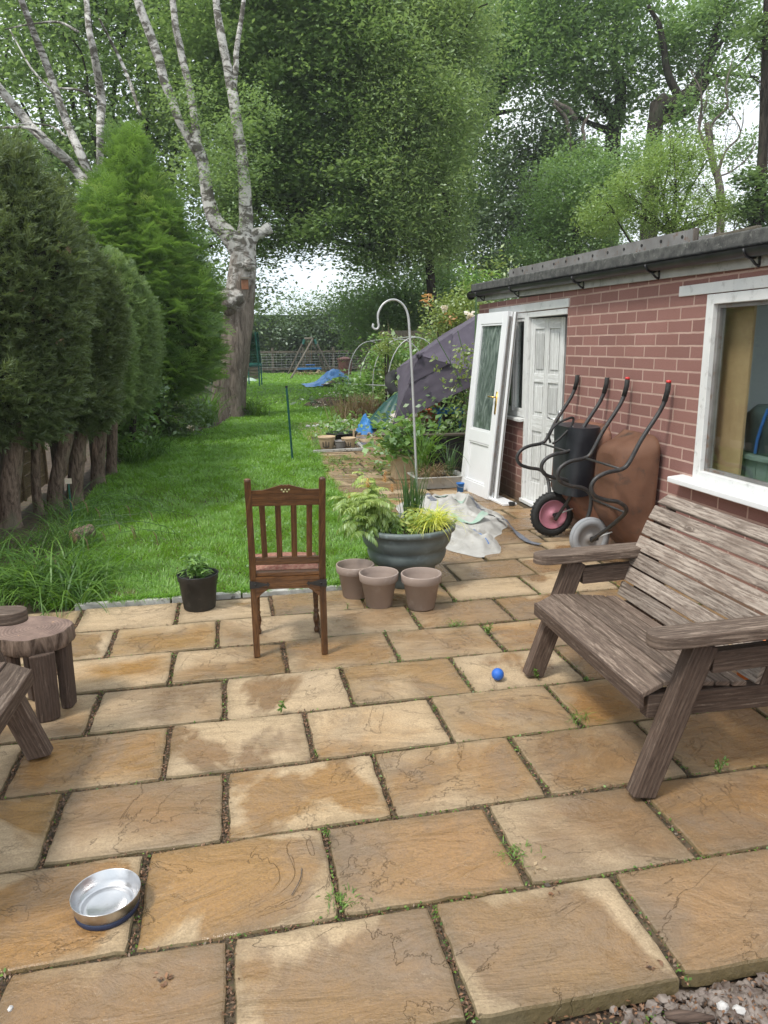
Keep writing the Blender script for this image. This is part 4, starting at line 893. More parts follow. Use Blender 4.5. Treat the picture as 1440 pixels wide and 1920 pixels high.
# big slate green planter with its plants and the hook
pc = np.array([1.205, 4.97, .001]); t = thing('round_planter', 'large round slate-green ribbed plastic planter full of mixed plants', 'planter', pc)
b = MB(); b.lathe([(.001, 0), (.17, 0), (.178, .008), (.172, .05), (.182, .12), (.20, .15), (.226, .165), (.243, .20), (.25, .24), (.243, .262), (.255, .275), (.275, .31), (.282, .345), (.284, .385), (.297, .388), (.306, .396), (.308, .418), (.302, .427), (.285, .43), (.272, .42), (.268, .395), (.001, .38)], pc, 72); b.v = [(pc[0]+(x-pc[0])*1.13, pc[1]+(y-pc[1])*1.13, z) for x, y, z in b.v]; b.build('tub', 'planter', t, smooth=True)
b = MB(); b.lathe([(.30, .398), (.15, .41), (.001, .418)], pc, 30, wob=.02); b.build('compost', 'compost', t)
def pinnate(name, base, nst, L, leaf, mat, parent, az0=0, azs=3.2, tipmat=None, elev=(80, 30), npair=9):
    b = MB(); LP = []
    Cs = []; 
    for i in range(nst):
        a = az0+random.uniform(-azs, azs); Ls = L*random.uniform(.55, 1.1); e = R(random.uniform(*elev)); p = base+np.array([random.uniform(-.04, .04), random.uniform(-.04, .04), 0]); path = [p]
        for k in range(9):
            p = p+np.array([math.cos(a)*math.cos(e), math.sin(a)*math.cos(e), math.sin(e)])*Ls/9; path.append(p); e -= R(random.uniform(2, 9))
        b.tube(path, .0022, 5)
        # compound leaves off the stem
        for k in range(2, 10):
            for rep in range(3):
                pp = path[k]; la = a+random.uniform(-2.2, 2.2); le = R(random.uniform(-15, 45)); LL = leaf*random.uniform(.7, 1.2); q_ = pp.copy()
                for j in range(1, npair+1):
                    q_ = q_+np.array([math.cos(la)*math.cos(le), math.sin(la)*math.cos(le), math.sin(le)])*LL/npair; le -= R(6)
                    for sd in (-1, 1): Cs.append((q_, la+sd*1.15, le-.1, LL*.40*(1-.55*abs(j/npair-.45)), k/9))
                Cs.append((q_, la, le, LL*.3, k/9))
    b.build('stems', 'green', parent)
    B = np.array([c[0] for c in Cs]); az = np.array([c[1] for c in Cs]); e = np.array([c[2] for c in Cs]); Ln = np.array([c[3] for c in Cs]); hh = (B[:, 2]-B[:, 2].min())/(np.ptp(B[:, 2])+1e-6)
    V, F, K = blades(B, Ln, Ln*.26, e, e-R(35), 4, az); r_ = np.clip(hh*.75+rng.normal(size=len(B))*.12, 0, 1); npmesh('foliage', V, F, mat, parent, np.repeat(r_, K*2)); return B
fern = thing('feathery_shrub', 'feathery yellow-green shrub with bronze tips in the big planter', 'plant', pc+[-.1, 0, .41])
pinnate('f', pc+[-.13, -.02, .41], 19, .42, .12, 'sorb', fern, math.pi-.2, 1.25, elev=(82, 30))
b = MB(); Bq = []
for (px, py, s_) in ((722, 893, 1.), (690, 905, .8), (735, 915, .7), (655, 930, .5)):
    c = onY(px, py, 4.92); 
    for k in range(34):
        f = k/34; Bq.append((c+[0, 0, (f-.5)*.09*s_], k*2.4, R(35-30*f), .036*s_*(1-.5*f)))
B = np.array([q_[0] for q_ in Bq]); V, F, K = blades(B, np.array([q_[3] for q_ in Bq]), np.full(len(Bq), .009), np.array([q_[2] for q_ in Bq]), np.array([q_[2] for q_ in Bq])-.6, 4, np.array([q_[1] for q_ in Bq])); npmesh('bronze_tips', V, F, 'pinkleaf', fern, np.repeat(rng.random(len(Bq)), K*2))
yl = thing('golden_leaf_plant', 'low golden-yellow leafy plant in the middle of the big planter', 'plant', pc+[.05, -.1, .41])
Cc = pc+np.array([.06, -.12, .46])+rng.normal(size=(420, 3))*[.075, .055, .035]; V, F, r_ = leafarr(Cc, .045, .45, .6); npmesh('foliage', V, F, 'sorb', yl, .35+.6*r_)
Cc = pc+np.array([-.02, -.16, .43])+rng.normal(size=(160, 3))*[.10, .05, .015]; V, F, r_ = leafarr(Cc, .035, .5, .6); npmesh('low_leaves', V, F, 'green', yl, r_)
o = tuft('golden_sedge', [pc+[.17, -.10, .42], pc+[.20, -.06, .42], pc+[.14, -.14, .42]], 130, .27, .0055, .02, (85, 20), (-5, -80), 'carex'); tag(o, 'bright yellow arching sedge spilling over the right rim of the big planter', 'sedge')
o = tuft('upright_reed', [pc+[.02+.1*i/5, .10+.03*(i % 2), .41] for i in range(6)], 22, .40, .006, .02, (90, 76), (86, 62), 'spike'); tag(o, 'clump of dark green upright reed blades at the back of the big planter', 'reed')
# shepherd's hook stuck in the planter
HY = 5.12; hp = [(784, 960), (781, 900), (776, 780), (772, 690), (768, 625), (765, 592), (757, 573), (744, 563), (730, 563), (717, 572), (709, 588), (709, 603), (710, 611), (708, 616), (703, 617), (699, 613), (700, 607)]
b = MB(); pts = [onY(x, y, HY) for x, y in hp]; pts[0] = np.array([pts[1][0]+.012, HY, .36]); b.tube(catm(pts, 5), [.0085]*26+[.0075]*(len(catm(pts, 5))-26), 10); tag(b.build('shepherd_hook', 'zinc', smooth=True), 'tall pale metal hook pole rising from the big planter', 'hook pole')

# crumpled bulk bag
t = thing('bulk_bag', 'crumpled white woven builders bag with green print lying on the paving', 'bag', (2.1, 6.5, 0))
NN = 150; U = np.linspace(0, 2*math.pi, NN); RR = np.linspace(0, 1, 80); Pg = []
def bagz(x, y, r):
    n1 = 1-abs(mnoise.noise((x*3.1, y*2.1, 1.3)))*2.4; n2 = 1-abs(mnoise.noise((x*5.+n1*.7, y*3.6+n1*.5, 7)))*2.2; n3 = 1-abs(mnoise.noise((x*10+n2*.5, y*7, 2)))*2
    env = (1-r**3.2); return max(.004, env*(.055+.085*max(n1, -.2)+.055*n2+.016*n3+.03*math.exp(-((y-7.0)/.5)**2)))
for r in RR:
    row = []
    for a in U:
        rad = 1+.10*math.sin(3*a+.6)+.06*math.sin(5*a+2)+.05*mnoise.noise((math.cos(a)*3, math.sin(a)*3, 5)); x0 = 2.06+.10*math.sin(a)+.47*rad*r*math.cos(a); y0 = 6.62+1.10*rad*r*math.sin(a)
        row.append((x0+.03*mnoise.noise((x0*6, y0*6, 3)), y0+.05*mnoise.noise((x0*6, y0*6, 8)), bagz(x0, y0, r)))
    Pg.append(row)
b = MB(); b.grid(Pg); o = b.build('cloth', 'sack', t, smooth=True)
def draped(name, mat, pts, w, par, lift=.004):
    b = MB(); P = catm(pts, 8); rows = []
    for i, p in enumerate(P):
        d = nrm(P[min(i+1, len(P)-1)]-P[max(i-1, 0)]); s_ = nrm(np.array([-d[1], d[0], 0])); row = []
        for k in np.linspace(-.5, .5, 7):
            q_ = p+s_*w*k; r = math.hypot((q_[0]-2.06)/.5, (q_[1]-6.62)/1.12); row.append((q_[0], q_[1], (bagz(q_[0], q_[1], min(r, 1)) if r < 1 else .004)+lift))
        rows.append(row)
    b.grid(rows); return b.build(name, mat, par, smooth=True)
draped('lifting_strap', 'strapgrey', [(2.30, 6.9, 0), (2.42, 6.55, 0), (2.47, 6.1, 0), (2.46, 5.75, 0), (2.52, 5.62, 0)], .055, t, .012)
draped('lifting_strap', 'strapgrey', [(1.9, 7.7, 0), (1.95, 7.3, 0), (1.97, 6.9, 0)], .06, t, .012)
draped('green_print', 'sackprint', [(2.1, 7.25, 0), (2.18, 7.0, 0), (2.26, 6.8, 0)], .12, t, .008)
draped('green_print', 'sackprint', [(1.95, 6.3, 0), (2.1, 6.15, 0), (2.25, 6.2, 0)], .05, t, .008)
draped('blue_tie', 'bluep', [(1.98, 5.98, 0), (2.04, 5.78, 0), (2.06, 5.62, 0)], .02, t, .01)

# ------------------------------------------------------------------ wheelbarrows leaning on the wall
def barrow(name, lab, ya, yb, tyre, hub, traymat, dx=0, caps=None, rx=.0, wheel=(2.73, .175, .163), grp=None, wy=None, tn=-.04):
    wy = (ya+yb)/2 if wy is None else wy
    t = thing(name, lab, 'wheelbarrow', (2.8+dx, (ya+yb)/2, 0), grp)
    prof = [(3.02, 1.385), (3.01, 1.30), (2.965, 1.19), (2.84, 1.0), (2.755, .84), (2.70, .795), (2.585, .775), (2.505, .735), (2.475, .675), (2.505, .615), (2.59, .58), (2.70, .555), (2.765, .49), (2.765, .37), (2.725, .25), (2.70, .175)]
    for y, s_ in ((ya, 1), (yb, -1)):
        b = MB(); P = catm([np.array([x+dx, y+s_*(.0 if z > .5 else (.5-z)/.325*(abs(wy-y)-.09)), z]) for x, z in prof], 5); b.tube(P, .0155, 12); tb = b.build('frame_tube', 'blackmetal', t, smooth=True)
        b = MB(); b.tube([P[0]+[0, 0, .004], P[3], P[7]], .0185, 12); b.build('grip', 'rubber', tb, smooth=True)
        if caps: b = MB(); b.lathe([(.001, .012), (.016, .012), (.018, 0.0), (.016, .022), (.001, .024)], P[0]+[0, 0, .0], 12); b.build('grip_cap', caps, tb, smooth=True)
    b = MB(); b.tube([(2.70+dx, ya, .795), (2.70+dx, yb, .795)], .009, 8); b.tube([(2.77+dx, ya+.02, .47), (2.77+dx, yb-.02, .47)], .009, 8); b.build('cross_bar', 'blackmetal', t, smooth=True)
    ym = wy; wx, wz, wr = wheel; wx += dx
    wh = MB(); N = 48; pr = []
    for k in range(17): a = 2*math.pi*k/16; pr.append((wr-.036+.036*math.cos(a), .036*math.sin(a)))
    wh.lathe(pr, (wx, ym, wz), N, 'y'); w_ = wh.build('tyre', tyre, t, smooth=True)
    b = MB()
    if tyre == 'rubber':
        for k in range(34):
            a = 2*math.pi*k/34
            for yy in (-.018, .004): 
                p = np.array([wx+math.cos(a)*(wr-.001), ym+yy, wz+math.sin(a)*(wr-.001)]); tg = np.array([-math.sin(a), 0, math.cos(a)]); rd = np.array([math.cos(a), 0, math.sin(a)]); b.bbox(p-tg*.007-rd*.004, tg*.013, (0, .02, 0), rd*.006)
    else:
        for yy in (-.022, -.012, -.002, .008, .018): b.lathe([(wr-.004, -.002), (wr+.0012-abs(yy)*.16, -.001), (wr+.0012-abs(yy)*.16, .001), (wr-.004, .002)], (wx, ym+yy, wz), 40, 'y')
    b.build('tread', tyre, w_, smooth=(tyre != 'rubber'))
    b = MB(); q_ = wr*.62; b.lathe([(.012, .030), (.03, .028), (.035, .012), (q_*.6, .010), (q_*.9, .014), (q_, .026), (q_+.006, .026), (q_+.006, -.026), (q_, -.026), (q_*.9, -.014), (.035, -.012), (.012, -.03)], (wx, ym, wz), 40, 'y'); b.build('hub', hub, w_, smooth=True)
    b = MB(); b.tube([(wx, ym-.075, wz), (wx, ym+.075, wz)], .008, 8); b.bbox((wx-.012, ym-.058, wz-.02), (.06, 0, .01), (0, .008, 0), (0, 0, .04)); b.bbox((wx-.012, ym+.05, wz-.02), (.06, 0, .01), (0, .008, 0), (0, 0, .04)); b.build('axle', 'iron', t)
    b = MB(); b.tube([(wx+.02, ym-.06, wz+.01), (wx+.20, ym-.10, wz+.08)], .006, 6); b.tube([(wx+.02, ym+.06, wz+.01), (wx+.20, ym+.10, wz+.08)], .006, 6); b.build('stay', 'zinc', t)
    # tray: rounded pan, open towards the wall
    def ring(x, y0, y1, z0, z1, r, wb=0):
        o = []; 
        for (cy, cz, a0) in ((y1-r, z1-r, 0), (y0+r, z1-r, 90), (y0+r, z0+r, 180), (y1-r, z0+r, 270)):
            for k in range(7): a = R(a0+k*15); o.append((x+wb*mnoise.noise((cy+math.cos(a), cz+math.sin(a), 3)), cy+r*math.cos(a), cz+r*math.sin(a)))
        return o+[o[0]]
    yc0, yc1 = ya+tn, yb+.04+(.05 if tn > 0 else 0); X = lambda z: 0
    def tilt(rg, f): return [(x+dx+(z-.5)*.10*f, y, z) for x, y, z in rg]
    rg = [tilt(ring(3.035, yc0-.04, yc1+.04, .10, 1.0, .12), .3), tilt(ring(3.025, yc0-.045, yc1+.045, .095, 1.005, .12), .3), tilt(ring(3.0, yc0-.035, yc1+.035, .115, .99, .12, .01), .4),
          tilt(ring(2.90, yc0+.02, yc1-.02, .22, .95, .12, .02), .6), tilt(ring(2.81, yc0+.06, yc1-.06, .34, .915, .11, .02), .5), tilt(ring(2.785, yc0+.085, yc1-.085, .37, .895, .10, .015), .5), tilt(ring(2.775, yc0+.13, yc1-.13, .42, .85, .08, .01), .5)]
    b = MB(); b.grid(rg); b.add(rg[-1][:-1], [tuple(range(28))]); inner = [[(x+.006, y, z) for x, y, z in q2] for q2 in rg[2:]]; b.grid([q2[::-1] for q2 in inner]); b.add(inner[-1][:-1], [tuple(range(28))[::-1]])
    b.build('tray', traymat, t, smooth=True)
    return t
barrow('wheelbarrow', 'wheelbarrow with rusty brown tray, grey wheel and red handle caps, nearest the window', 4.70, 5.25, 'greytyre', 'greypot', 'rust', 0., 'red', wy=5.17, tn=.12, grp='wheelbarrows upended against the brick wall')
w1 = barrow('wheelbarrow', 'wheelbarrow with black and rust tray and pink wheel hub before the white panelled door', 5.62, 6.15, 'rubber', 'pink', 'rust2', .03, None, wheel=(2.71, .205, .198), grp='wheelbarrows upended against the brick wall')
# black liner tub hanging in the far barrow
t = thing('black_bucket', 'black rubber tub with a rope handle hung over the pink wheeled barrow', 'tub', (2.8, 5.8, .9)); b = MB(); rows = []
for f in np.linspace(0, 1, 12):
    row = []
    for a in np.linspace(0, 2*math.pi, 33):
        yy = 5.76+(.235-.03*f)*math.copysign(abs(math.cos(a))**.6, math.cos(a)); xx = 2.875+(.14-.02*f)*math.copysign(abs(math.sin(a))**.6, math.sin(a)); row.append((xx+.008*mnoise.noise((a*3, f*4, 0))-.03*f, yy, .42+.57*(1-f) + .01*mnoise.noise((a*2, 0, f))))
    rows.append(row)
b.grid(rows[::-1]); b.add(rows[0][:-1], [tuple(range(32))]); b.build('shell', 'blackpaint', t, smooth=True)
b = MB(); hd = [onY(x, y, 5.66) for x, y in ((1032, 830), (1030, 815), (1042, 797), (1062, 786), (1075, 784), (1070, 800), (1050, 822), (1036, 832))]; b.tube(catm(hd, 5), .010, 8); b.build('handle', 'iron', t, smooth=True)
b = MB(); p = onY(1066, 815, 5.66); b.bbox(p, (.05, -.0, .02), (0, .002, 0), (-.01, 0, .05)); b.build('sticker', 'whitepaint', t)

# ================================================================== TREES AND PLANTS
def crown(name, blobs, ncl, per, cs, size, mat, parent, aspect=.55, up=.5, shell=.45, sky=1., flat=.8):
    """blobs: (centre, radii); leaves gathered in clumps through each blob's volume"""
    Cs = []; Rn = []; vol = np.array([b_[1][0]*b_[1][2] for b_ in blobs]); vol = vol/vol.sum()
    for (c, r), f in zip(blobs, vol):
        k = max(3, int(ncl*f)); d = unit(rng.normal(size=(k, 3))); rad = shell+(1.04-shell)*rng.random(k)**.6
        rad *= 1+.22*vnoise(d+np.array(c)[None, :], 1.7)
        cc = np.array(c)+d*rad[:, None]*np.array(r); cr = rng.random(k)
        m = (per*(.5+rng.random(k))).astype(int); idx = np.repeat(np.arange(k), m); sg = (cs*(.6+.8*rng.random(k)))[idx][:, None]
        P_ = cc[idx]+rng.normal(size=(len(idx), 3))*sg*[1, 1, flat]; Cs.append(P_); Rn.append(.5*cr[idx]+.5*rng.random(len(idx)))
    C = np.concatenate(Cs); C[:, 2] = np.maximum(C[:, 2], .03); V, F, r_ = leafarr(C, size, aspect, up, rnd=np.concatenate(Rn)); return npmesh(name, V, F, mat, parent, r_)
def limb(name, paths, mat, parent, n=9, jit=.0, sub=4):
    """each path a list of (point, radius); all limbs of one tree joined in one mesh"""
    b = MB()
    for p in paths:
        P = catm([q_[0] for q_ in p], sub); rr = np.interp(np.linspace(0, 1, len(P)), np.linspace(0, 1, len(p)), [q_[1] for q_ in p])
        if jit: P = [q_+np.array([mnoise.noise(Vector(q_)*2.1), mnoise.noise(Vector(q_)*2.1+Vector((9, 0, 0))), 0])*jit for q_ in P]
        b.tube(P, rr, n)
    return b.build(name, mat, parent, smooth=True)
def Y_(px, py, Y, r): return (onY(px, py, Y), r)
def blobs(L, Y, jit=.8):
    out = []
    for e in L:
        px, py, r = e[:3]; y = e[3] if len(e) > 3 else Y+random.uniform(-jit, jit); out.append((onY(px, py, y), (r, r*.95, r*.85)))
    return out
def branches(root, r0, bl, k=3, sag=.3, min_r=.02):
    P = []
    for (c, r) in bl:
        c = np.array(c); mid = root+(c-root)*.5+np.array([0, 0, -sag])+rng.normal(size=3)*.3; P.append([(root, r0), (mid, r0*.55), (c, r0*.28)])
        for i in range(k): d = unit(rng.normal(size=3)); d[2] = abs(d[2])*.6; e = c+d*np.array(r)*.9; P.append([(mid*.3+c*.7, r0*.25), ((c+e)/2+rng.normal(size=3)*.15, r0*.15), (e, min_r)])
    return P

# far woodland band and far hedge
wood = []
Cs = []
for i in range(340):
    x = rng.uniform(-45, 70); y = rng.uniform(58, 78); h = rng.uniform(1.6, 2.4)+(6 if x < -1 or x > 19 else 0); Cs.append(((x, y, h*.5), (2.6, 2., h*.55)))
o = crown('distant_woodland', Cs, 5200, 11, .8, .42, 'leaf_dark', None); tag(o, 'dark distant woodland beyond the end of the garden', 'woodland', kind='stuff')
t = thing('far_hedge', 'tall dark green hedge closing off the far end of the lawn', 'hedge', (3.5, 50, 0)); Cs = []
for x in np.arange(-3, 24, .8):
    h = 4.5+1.1*mnoise.noise((x*.5, 0, 0))+(1.2 if x > 12 else 0)
    for z in np.arange(.5, h, .9): Cs.append(((x, 49.5+rng.uniform(-.4, .4), z), (.9, .8, .8)))
crown('foliage', Cs, 4200, 12, .30, .20, 'leaf_dark', t, shell=.7)
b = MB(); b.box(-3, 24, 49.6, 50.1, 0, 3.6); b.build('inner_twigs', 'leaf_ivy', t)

def tree(name, lab, Y, foot, paths, BL, ncl, per, cs, size, lm, bm, extra=None, **kw):
    c = G(*foot) if len(foot) == 2 else np.array(foot); t = thing(name, lab, 'tree', (c[0], c[1], 0)); 
    limb('trunk', paths, bm, t, jit=kw.pop('jit', .05)); crown('crown', BL, ncl, per, cs, size, lm, t, **kw); return t
# A: broad dark tree behind the birches, far left
BL = blobs([(-40, 60, 2.6), (60, 60, 2.4), (170, 30, 2.4), (280, 40, 2.3), (40, 190, 2.3), (160, 160, 2.2), (280, 170, 2.4), (380, 120, 2.2), (-30, 300, 2.2), (150, 290, 1.9), (260, 300, 2.0), (350, 280, 2.2), (220, 410, 2.0), (330, 400, 2.0), (400, 460, 1.6), (60, 400, 1.8), (380, 20, 2.3), (100, -80, 2.6), (260, -80, 2.6)], 26, 1.6)
rt = onY(230, 560, 27); tree('broadleaf_tree', 'large mid-green tree filling the top left corner behind the white birch limbs', 27, (rt[0], 27, 0), [[((rt[0], 27, -.1), .45), (rt, .32)]]+branches(rt, .15, BL, 1), BL, 620, 130, .42, .155, 'leaf_beech', 'bark_oak')
# B: big central broadleaf tree
BL = blobs([(430, 40, 2.2), (540, 20, 2.3), (650, 30, 2.3), (420, 160, 1.9), (520, 140, 2.2), (620, 140, 2.3), (700, 120, 2.2), (500, 250, 2.0), (600, 250, 2.2), (700, 240, 2.2), (440, 300, 1.5), (540, 345, 1.8), (640, 350, 1.9), (730, 340, 1.9), (500, 410, 1.3), (590, 405, 1.4), (680, 425, 1.4), (760, 430, 1.3), (720, 470, .8), (490, 455, .7), (480, 540, .6), (610, -60, 2.5), (480, -60, 2.4)], 22.5, 1.3)
rt = onY(455, 330, 24); tree('broadleaf_tree', 'huge dense dark-green tree in the middle whose crown hangs over the lawn', 24, (rt[0], 26, 0), [[((rt[0]-.7, 26, -.1), .3), ((rt[0]-.25, 25.5, rt[2]*.6), .24), (rt, .2)]]+branches(rt, .13, BL, 1), BL, 1250, 175, .36, .13, 'leaf_beech', 'bark_oak', up=.9, flat=.55)
# C: pale willow-like tree right of centre
BL = blobs([(770, 30, 1.7), (820, 100, 1.5), (760, 130, 1.6), (790, 220, 1.5), (750, 290, 1.4), (810, 330, 1.2), (770, 390, 1.2), (850, 40, 1.2), (840, 200, 1.0), (790, 450, 1.0), (830, 420, .8), (720, 60, 1.6)], 21, .8)
rt = onY(800, 420, 22); tree('pale_willow_tree', 'paler yellowish-green drooping tree at the top centre right of the darker crown', 22, (rt[0], 22, 0), [[((rt[0]+.4, 22, -.1), .16), (rt, .12)]]+branches(rt, .08, BL, 2), BL, 520, 140, .30, .12, 'leaf_lime', 'bark_oak', aspect=.4, flat=1.1)
# D: oaks behind the outbuilding
Y0 = 30
BL = blobs([(900, 40, 1.9), (960, 90, 1.6), (910, 120, 1.6), (870, 200, 1.6), (890, 290, 1.4), (860, 350, 1.6), (940, 30, 1.4), (850, 430, 1.5), (900, 470, 1.4), (840, 520, 1.0), (960, 160, .7), (920, 380, 1.3)], Y0, 1.5)
rt = onY(880, 350, Y0)
tree('oak_tree', 'dark-limbed oak leaning right beside the pale drooping tree', Y0, (onY(830, 500, Y0)[0], Y0, 0), [[((onY(825, 640, Y0)[0], Y0, -.1), .4), Y_(835, 330, Y0, .34), Y_(880, 240, Y0, .27), Y_(935, 185, Y0, .22), Y_(955, 120, Y0, .14), Y_(990, 40, Y0, .08)], [Y_(880, 240, Y0, .18), Y_(925, 215, Y0, .11), Y_(975, 205, Y0, .05)], [Y_(910, 190, Y0, .15), Y_(900, 110, Y0, .1), Y_(930, 20, Y0, .05)]], BL, 520, 66, .32, .17, 'leaf_oak', 'bark_oak')
Y0 = 28
BL = blobs([(1030, 50, 1.5), (1090, 30, 1.5), (1000, 110, 1.3), (1060, 110, 1.5), (1130, 90, 1.4), (1040, 170, 1.0), (1180, 50, 1.3), (1110, 160, 1.2), (1190, 130, 1.0), (1230, 60, 1.3), (1280, 40, 1.0), (1150, 200, .9), (1060, 230, .8), (1210, 180, .9), (1150, -30, 1.6), (1030, -20, 1.5), (1260, 130, .8)], Y0, 1.4)
tree('oak_tree', 'tall oak with an upright dark trunk forking above the outbuilding roof', Y0, (onY(1145, 500, Y0)[0], Y0, 0), [[((onY(1145, 600, Y0)[0], Y0, -.1), .36), Y_(1148, 280, Y0, .30), Y_(1157, 230, Y0, .28), Y_(1165, 160, Y0, .18), Y_(1150, 110, Y0, .13), Y_(1160, 30, Y0, .08)], [Y_(1155, 225, Y0, .2), Y_(1115, 180, Y0, .15), Y_(1090, 160, Y0, .11), Y_(1110, 120, Y0, .08), Y_(1100, 60, Y0, .05)], [Y_(1140, 245, Y0, .14), Y_(1105, 230, Y0, .09), Y_(1080, 215, Y0, .06), Y_(1060, 195, Y0, .04)]], BL, 540, 60, .30, .16, 'leaf_oak', 'bark_oak')
Y0 = 26
BL = blobs([(1330, 60, 1.0), (1380, 30, .9), (1300, 120, .8), (1360, 130, .7), (1410, 70, .7), (1340, 200, .6), (1400, 160, .6), (1430, 110, .6), (1290, 200, .6), (1250, 270, .8), (1390, 290, .7), (1320, 270, .5), (1440, 20, .9), (1360, -30, 1.2)], Y0, 1.)
tree('oak_tree', 'open oak with thick curving limbs against the white sky at upper right', Y0, (onY(1230, 500, Y0)[0], Y0, 0), [[((onY(1210, 600, Y0)[0], Y0, -.1), .36), Y_(1228, 240, Y0, .28), Y_(1255, 200, Y0, .25), Y_(1300, 165, Y0, .21), Y_(1330, 110, Y0, .17), Y_(1345, 50, Y0, .12), Y_(1380, -20, Y0, .07)], [Y_(1240, 225, Y0, .2), Y_(1290, 205, Y0, .16), Y_(1330, 150, Y0, .09), Y_(1390, 120, Y0, .05), Y_(1430, 60, Y0, .03)], [Y_(1270, 180, Y0, .16), Y_(1250, 130, Y0, .12), Y_(1240, 60, Y0, .1), Y_(1215, 10, Y0, .06)], [Y_(1300, 165, Y0, .12), Y_(1350, 140, Y0, .07), Y_(1420, 145, Y0, .04)], [Y_(1335, 100, Y0, .1), Y_(1370, 60, Y0, .06), Y_(1430, 30, Y0, .03)]], BL, 260, 46, .30, .15, 'leaf_oak', 'bark_oak')
# E: ivy-clad dark tree with a broken pale branch
Y0 = 27
BL = blobs([(1010, 250, 1.2), (1040, 300, 1.2), (990, 330, 1.2), (1030, 380, 1.4), (980, 420, 1.3), (1060, 430, 1.3), (1010, 470, 1.3), (930, 450, 1.2), (960, 290, .7), (1090, 300, 1.0)], Y0, .8)
t = tree('ivy_clad_tree', 'very dark ivy-smothered tree with a broken pale branch above the roof', Y0, (onY(1015, 500, Y0)[0], Y0, 0), [[((onY(1015, 600, Y0)[0], Y0, -.1), .4), Y_(1020, 330, Y0, .3), Y_(1030, 240, Y0, .15)]], BL, 380, 66, .3, .15, 'leaf_ivy', 'bark_oak')
limb('broken_branch', [[Y_(1080, 280, 26, .05), Y_(1068, 275, 26, .06), Y_(1066, 240, 26, .07), Y_(1058, 215, 26, .07), Y_(1035, 195, 26, .05)], [Y_(1080, 225, 26, .09), Y_(1068, 205, 26, .1), Y_(1035, 190, 26, .08)], [Y_(1092, 280, 26, .06), Y_(1096, 240, 26, .06), Y_(1104, 215, 26, .04)]], 'bark_dead', t, jit=.1)
# shrubs and small trees behind the roof
BL = blobs([(1080, 330, 1.2), (1120, 370, 1.2), (1050, 370, 1.2), (1090, 430, 1.2), (1150, 330, .9), (1030, 450, 1.2), (1130, 440, 1.0), (970, 500, .9), (1200, 300, .8)], 22, .6)
tree('hawthorn_tree', 'rounded mid-green small tree rising just behind the outbuilding roof', 22, (onY(1080, 600, 22)[0], 22, 0), [[((onY(1080, 600, 22)[0], 22, -.1), .16), Y_(1080, 420, 22, .1)]], BL, 460, 70, .24, .10, 'leaf_oak', 'bark_oak')
BL = blobs([(1235, 300, .4), (1195, 335, .45), (1255, 340, .5), (1300, 345, .5), (1140, 390, .5), (1180, 400, .6), (1230, 395, .6), (1290, 400, .6), (1340, 405, .5), (1115, 415, .4), (1350, 370, .3), (1390, 410, .3), (1300, 285, .35), (1325, 300, .3), (1270, 310, .3), (1170, 350, .35), (1265, 270, .22), (1365, 395, .3)], 16, .6)
rt = onY(1260, 440, 16); tree('golden_willow_tree', 'bright yellow-green feathery tree above the ladder on the roof', 16, (rt[0], 16, 0), [[((rt[0], 16, -.1), .12), (rt, .1)]]+branches(rt, .05, BL, 2, .1, .008), BL, 420, 64, .14, .065, 'leaf_yel', 'bark_oak', aspect=.4)
# bare dead trees, right edge
Y0 = 20
def twiggy(px0, py0, px1, py1, Y, r, depth=3, out=None):
    out = [] if out is None else out; p0, p1 = onY(px0, py0, Y), onY(px1, py1, Y); d = p1-p0; L = np.linalg.norm(d); P = [(p0, r)]
    for k in range(1, 5): P.append((p0+d*k/4+rng.normal(size=3)*L*.05, r*(1-.18*k)))
    out.append(P)
    def rec(p, dr, L, r, dep):
        if dep == 0 or r < .006: return
        e = p; Q = [(p, r)]
        for k in range(3): dr = unit(dr+rng.normal(size=3)*.35); e = e+dr*L/3; Q.append((e, r*(1-.22*(k+1))))
        out.append(Q)
        for k in range(3): rec(Q[rng.integers(1, 4)][0], unit(dr+rng.normal(size=3)*.75), L*.62, r*.5, dep-1)
    for k in range(7): q_ = P[rng.integers(1, 5)]; dd = unit(d/L+rng.normal(size=3)*.8); rec(q_[0], dd, L*.45, q_[1]*.5, depth)
    return out
rt = onY(1355, 460, Y0); t = thing('dead_tree', 'bare dead tree with crooked leafless twigs against the sky at right', 'tree', (rt[0], Y0, 0))
limb('trunk', [[((rt[0], Y0, -.1), .12), Y_(1352, 400, Y0, .11), Y_(1335, 300, Y0, .09), Y_(1325, 230, Y0, .07)]]+twiggy(1330, 290, 1300, 130, Y0, .05)+twiggy(1345, 350, 1385, 200, Y0, .045)+twiggy(1350, 330, 1430, 260, Y0, .03)+twiggy(1335, 260, 1360, 120, Y0, .04), 'bark_dead', t, 6)
crown('sparse_leaves', blobs([(1330, 240, .4), (1370, 280, .35), (1350, 190, .4), (1300, 250, .3), (1400, 250, .3)], Y0, .3), 40, 22, .12, .07, 'leaf_oak', t)
Y0 = 15; rt = onY(1426, 460, Y0); t = thing('ivy_trunk_tree', 'straight dark trunk at the right edge with dark glossy leaves low down', 'tree', (rt[0], Y0, 0))
limb('trunk', [[((rt[0], Y0, -.1), .13), Y_(1428, 330, Y0, .11), Y_(1434, 150, Y0, .085), Y_(1440, -40, Y0, .07)]]+twiggy(1430, 200, 1400, 120, Y0, .02, 2), 'bark_oak', t)
crown('foliage', blobs([(1415, 350, .42), (1440, 390, .5), (1400, 395, .3), (1450, 320, .35), (1438, 60, .4), (1425, 430, .4)], Y0, .2), 130, 46, .11, .10, 'leaf_dark', t, up=.9)
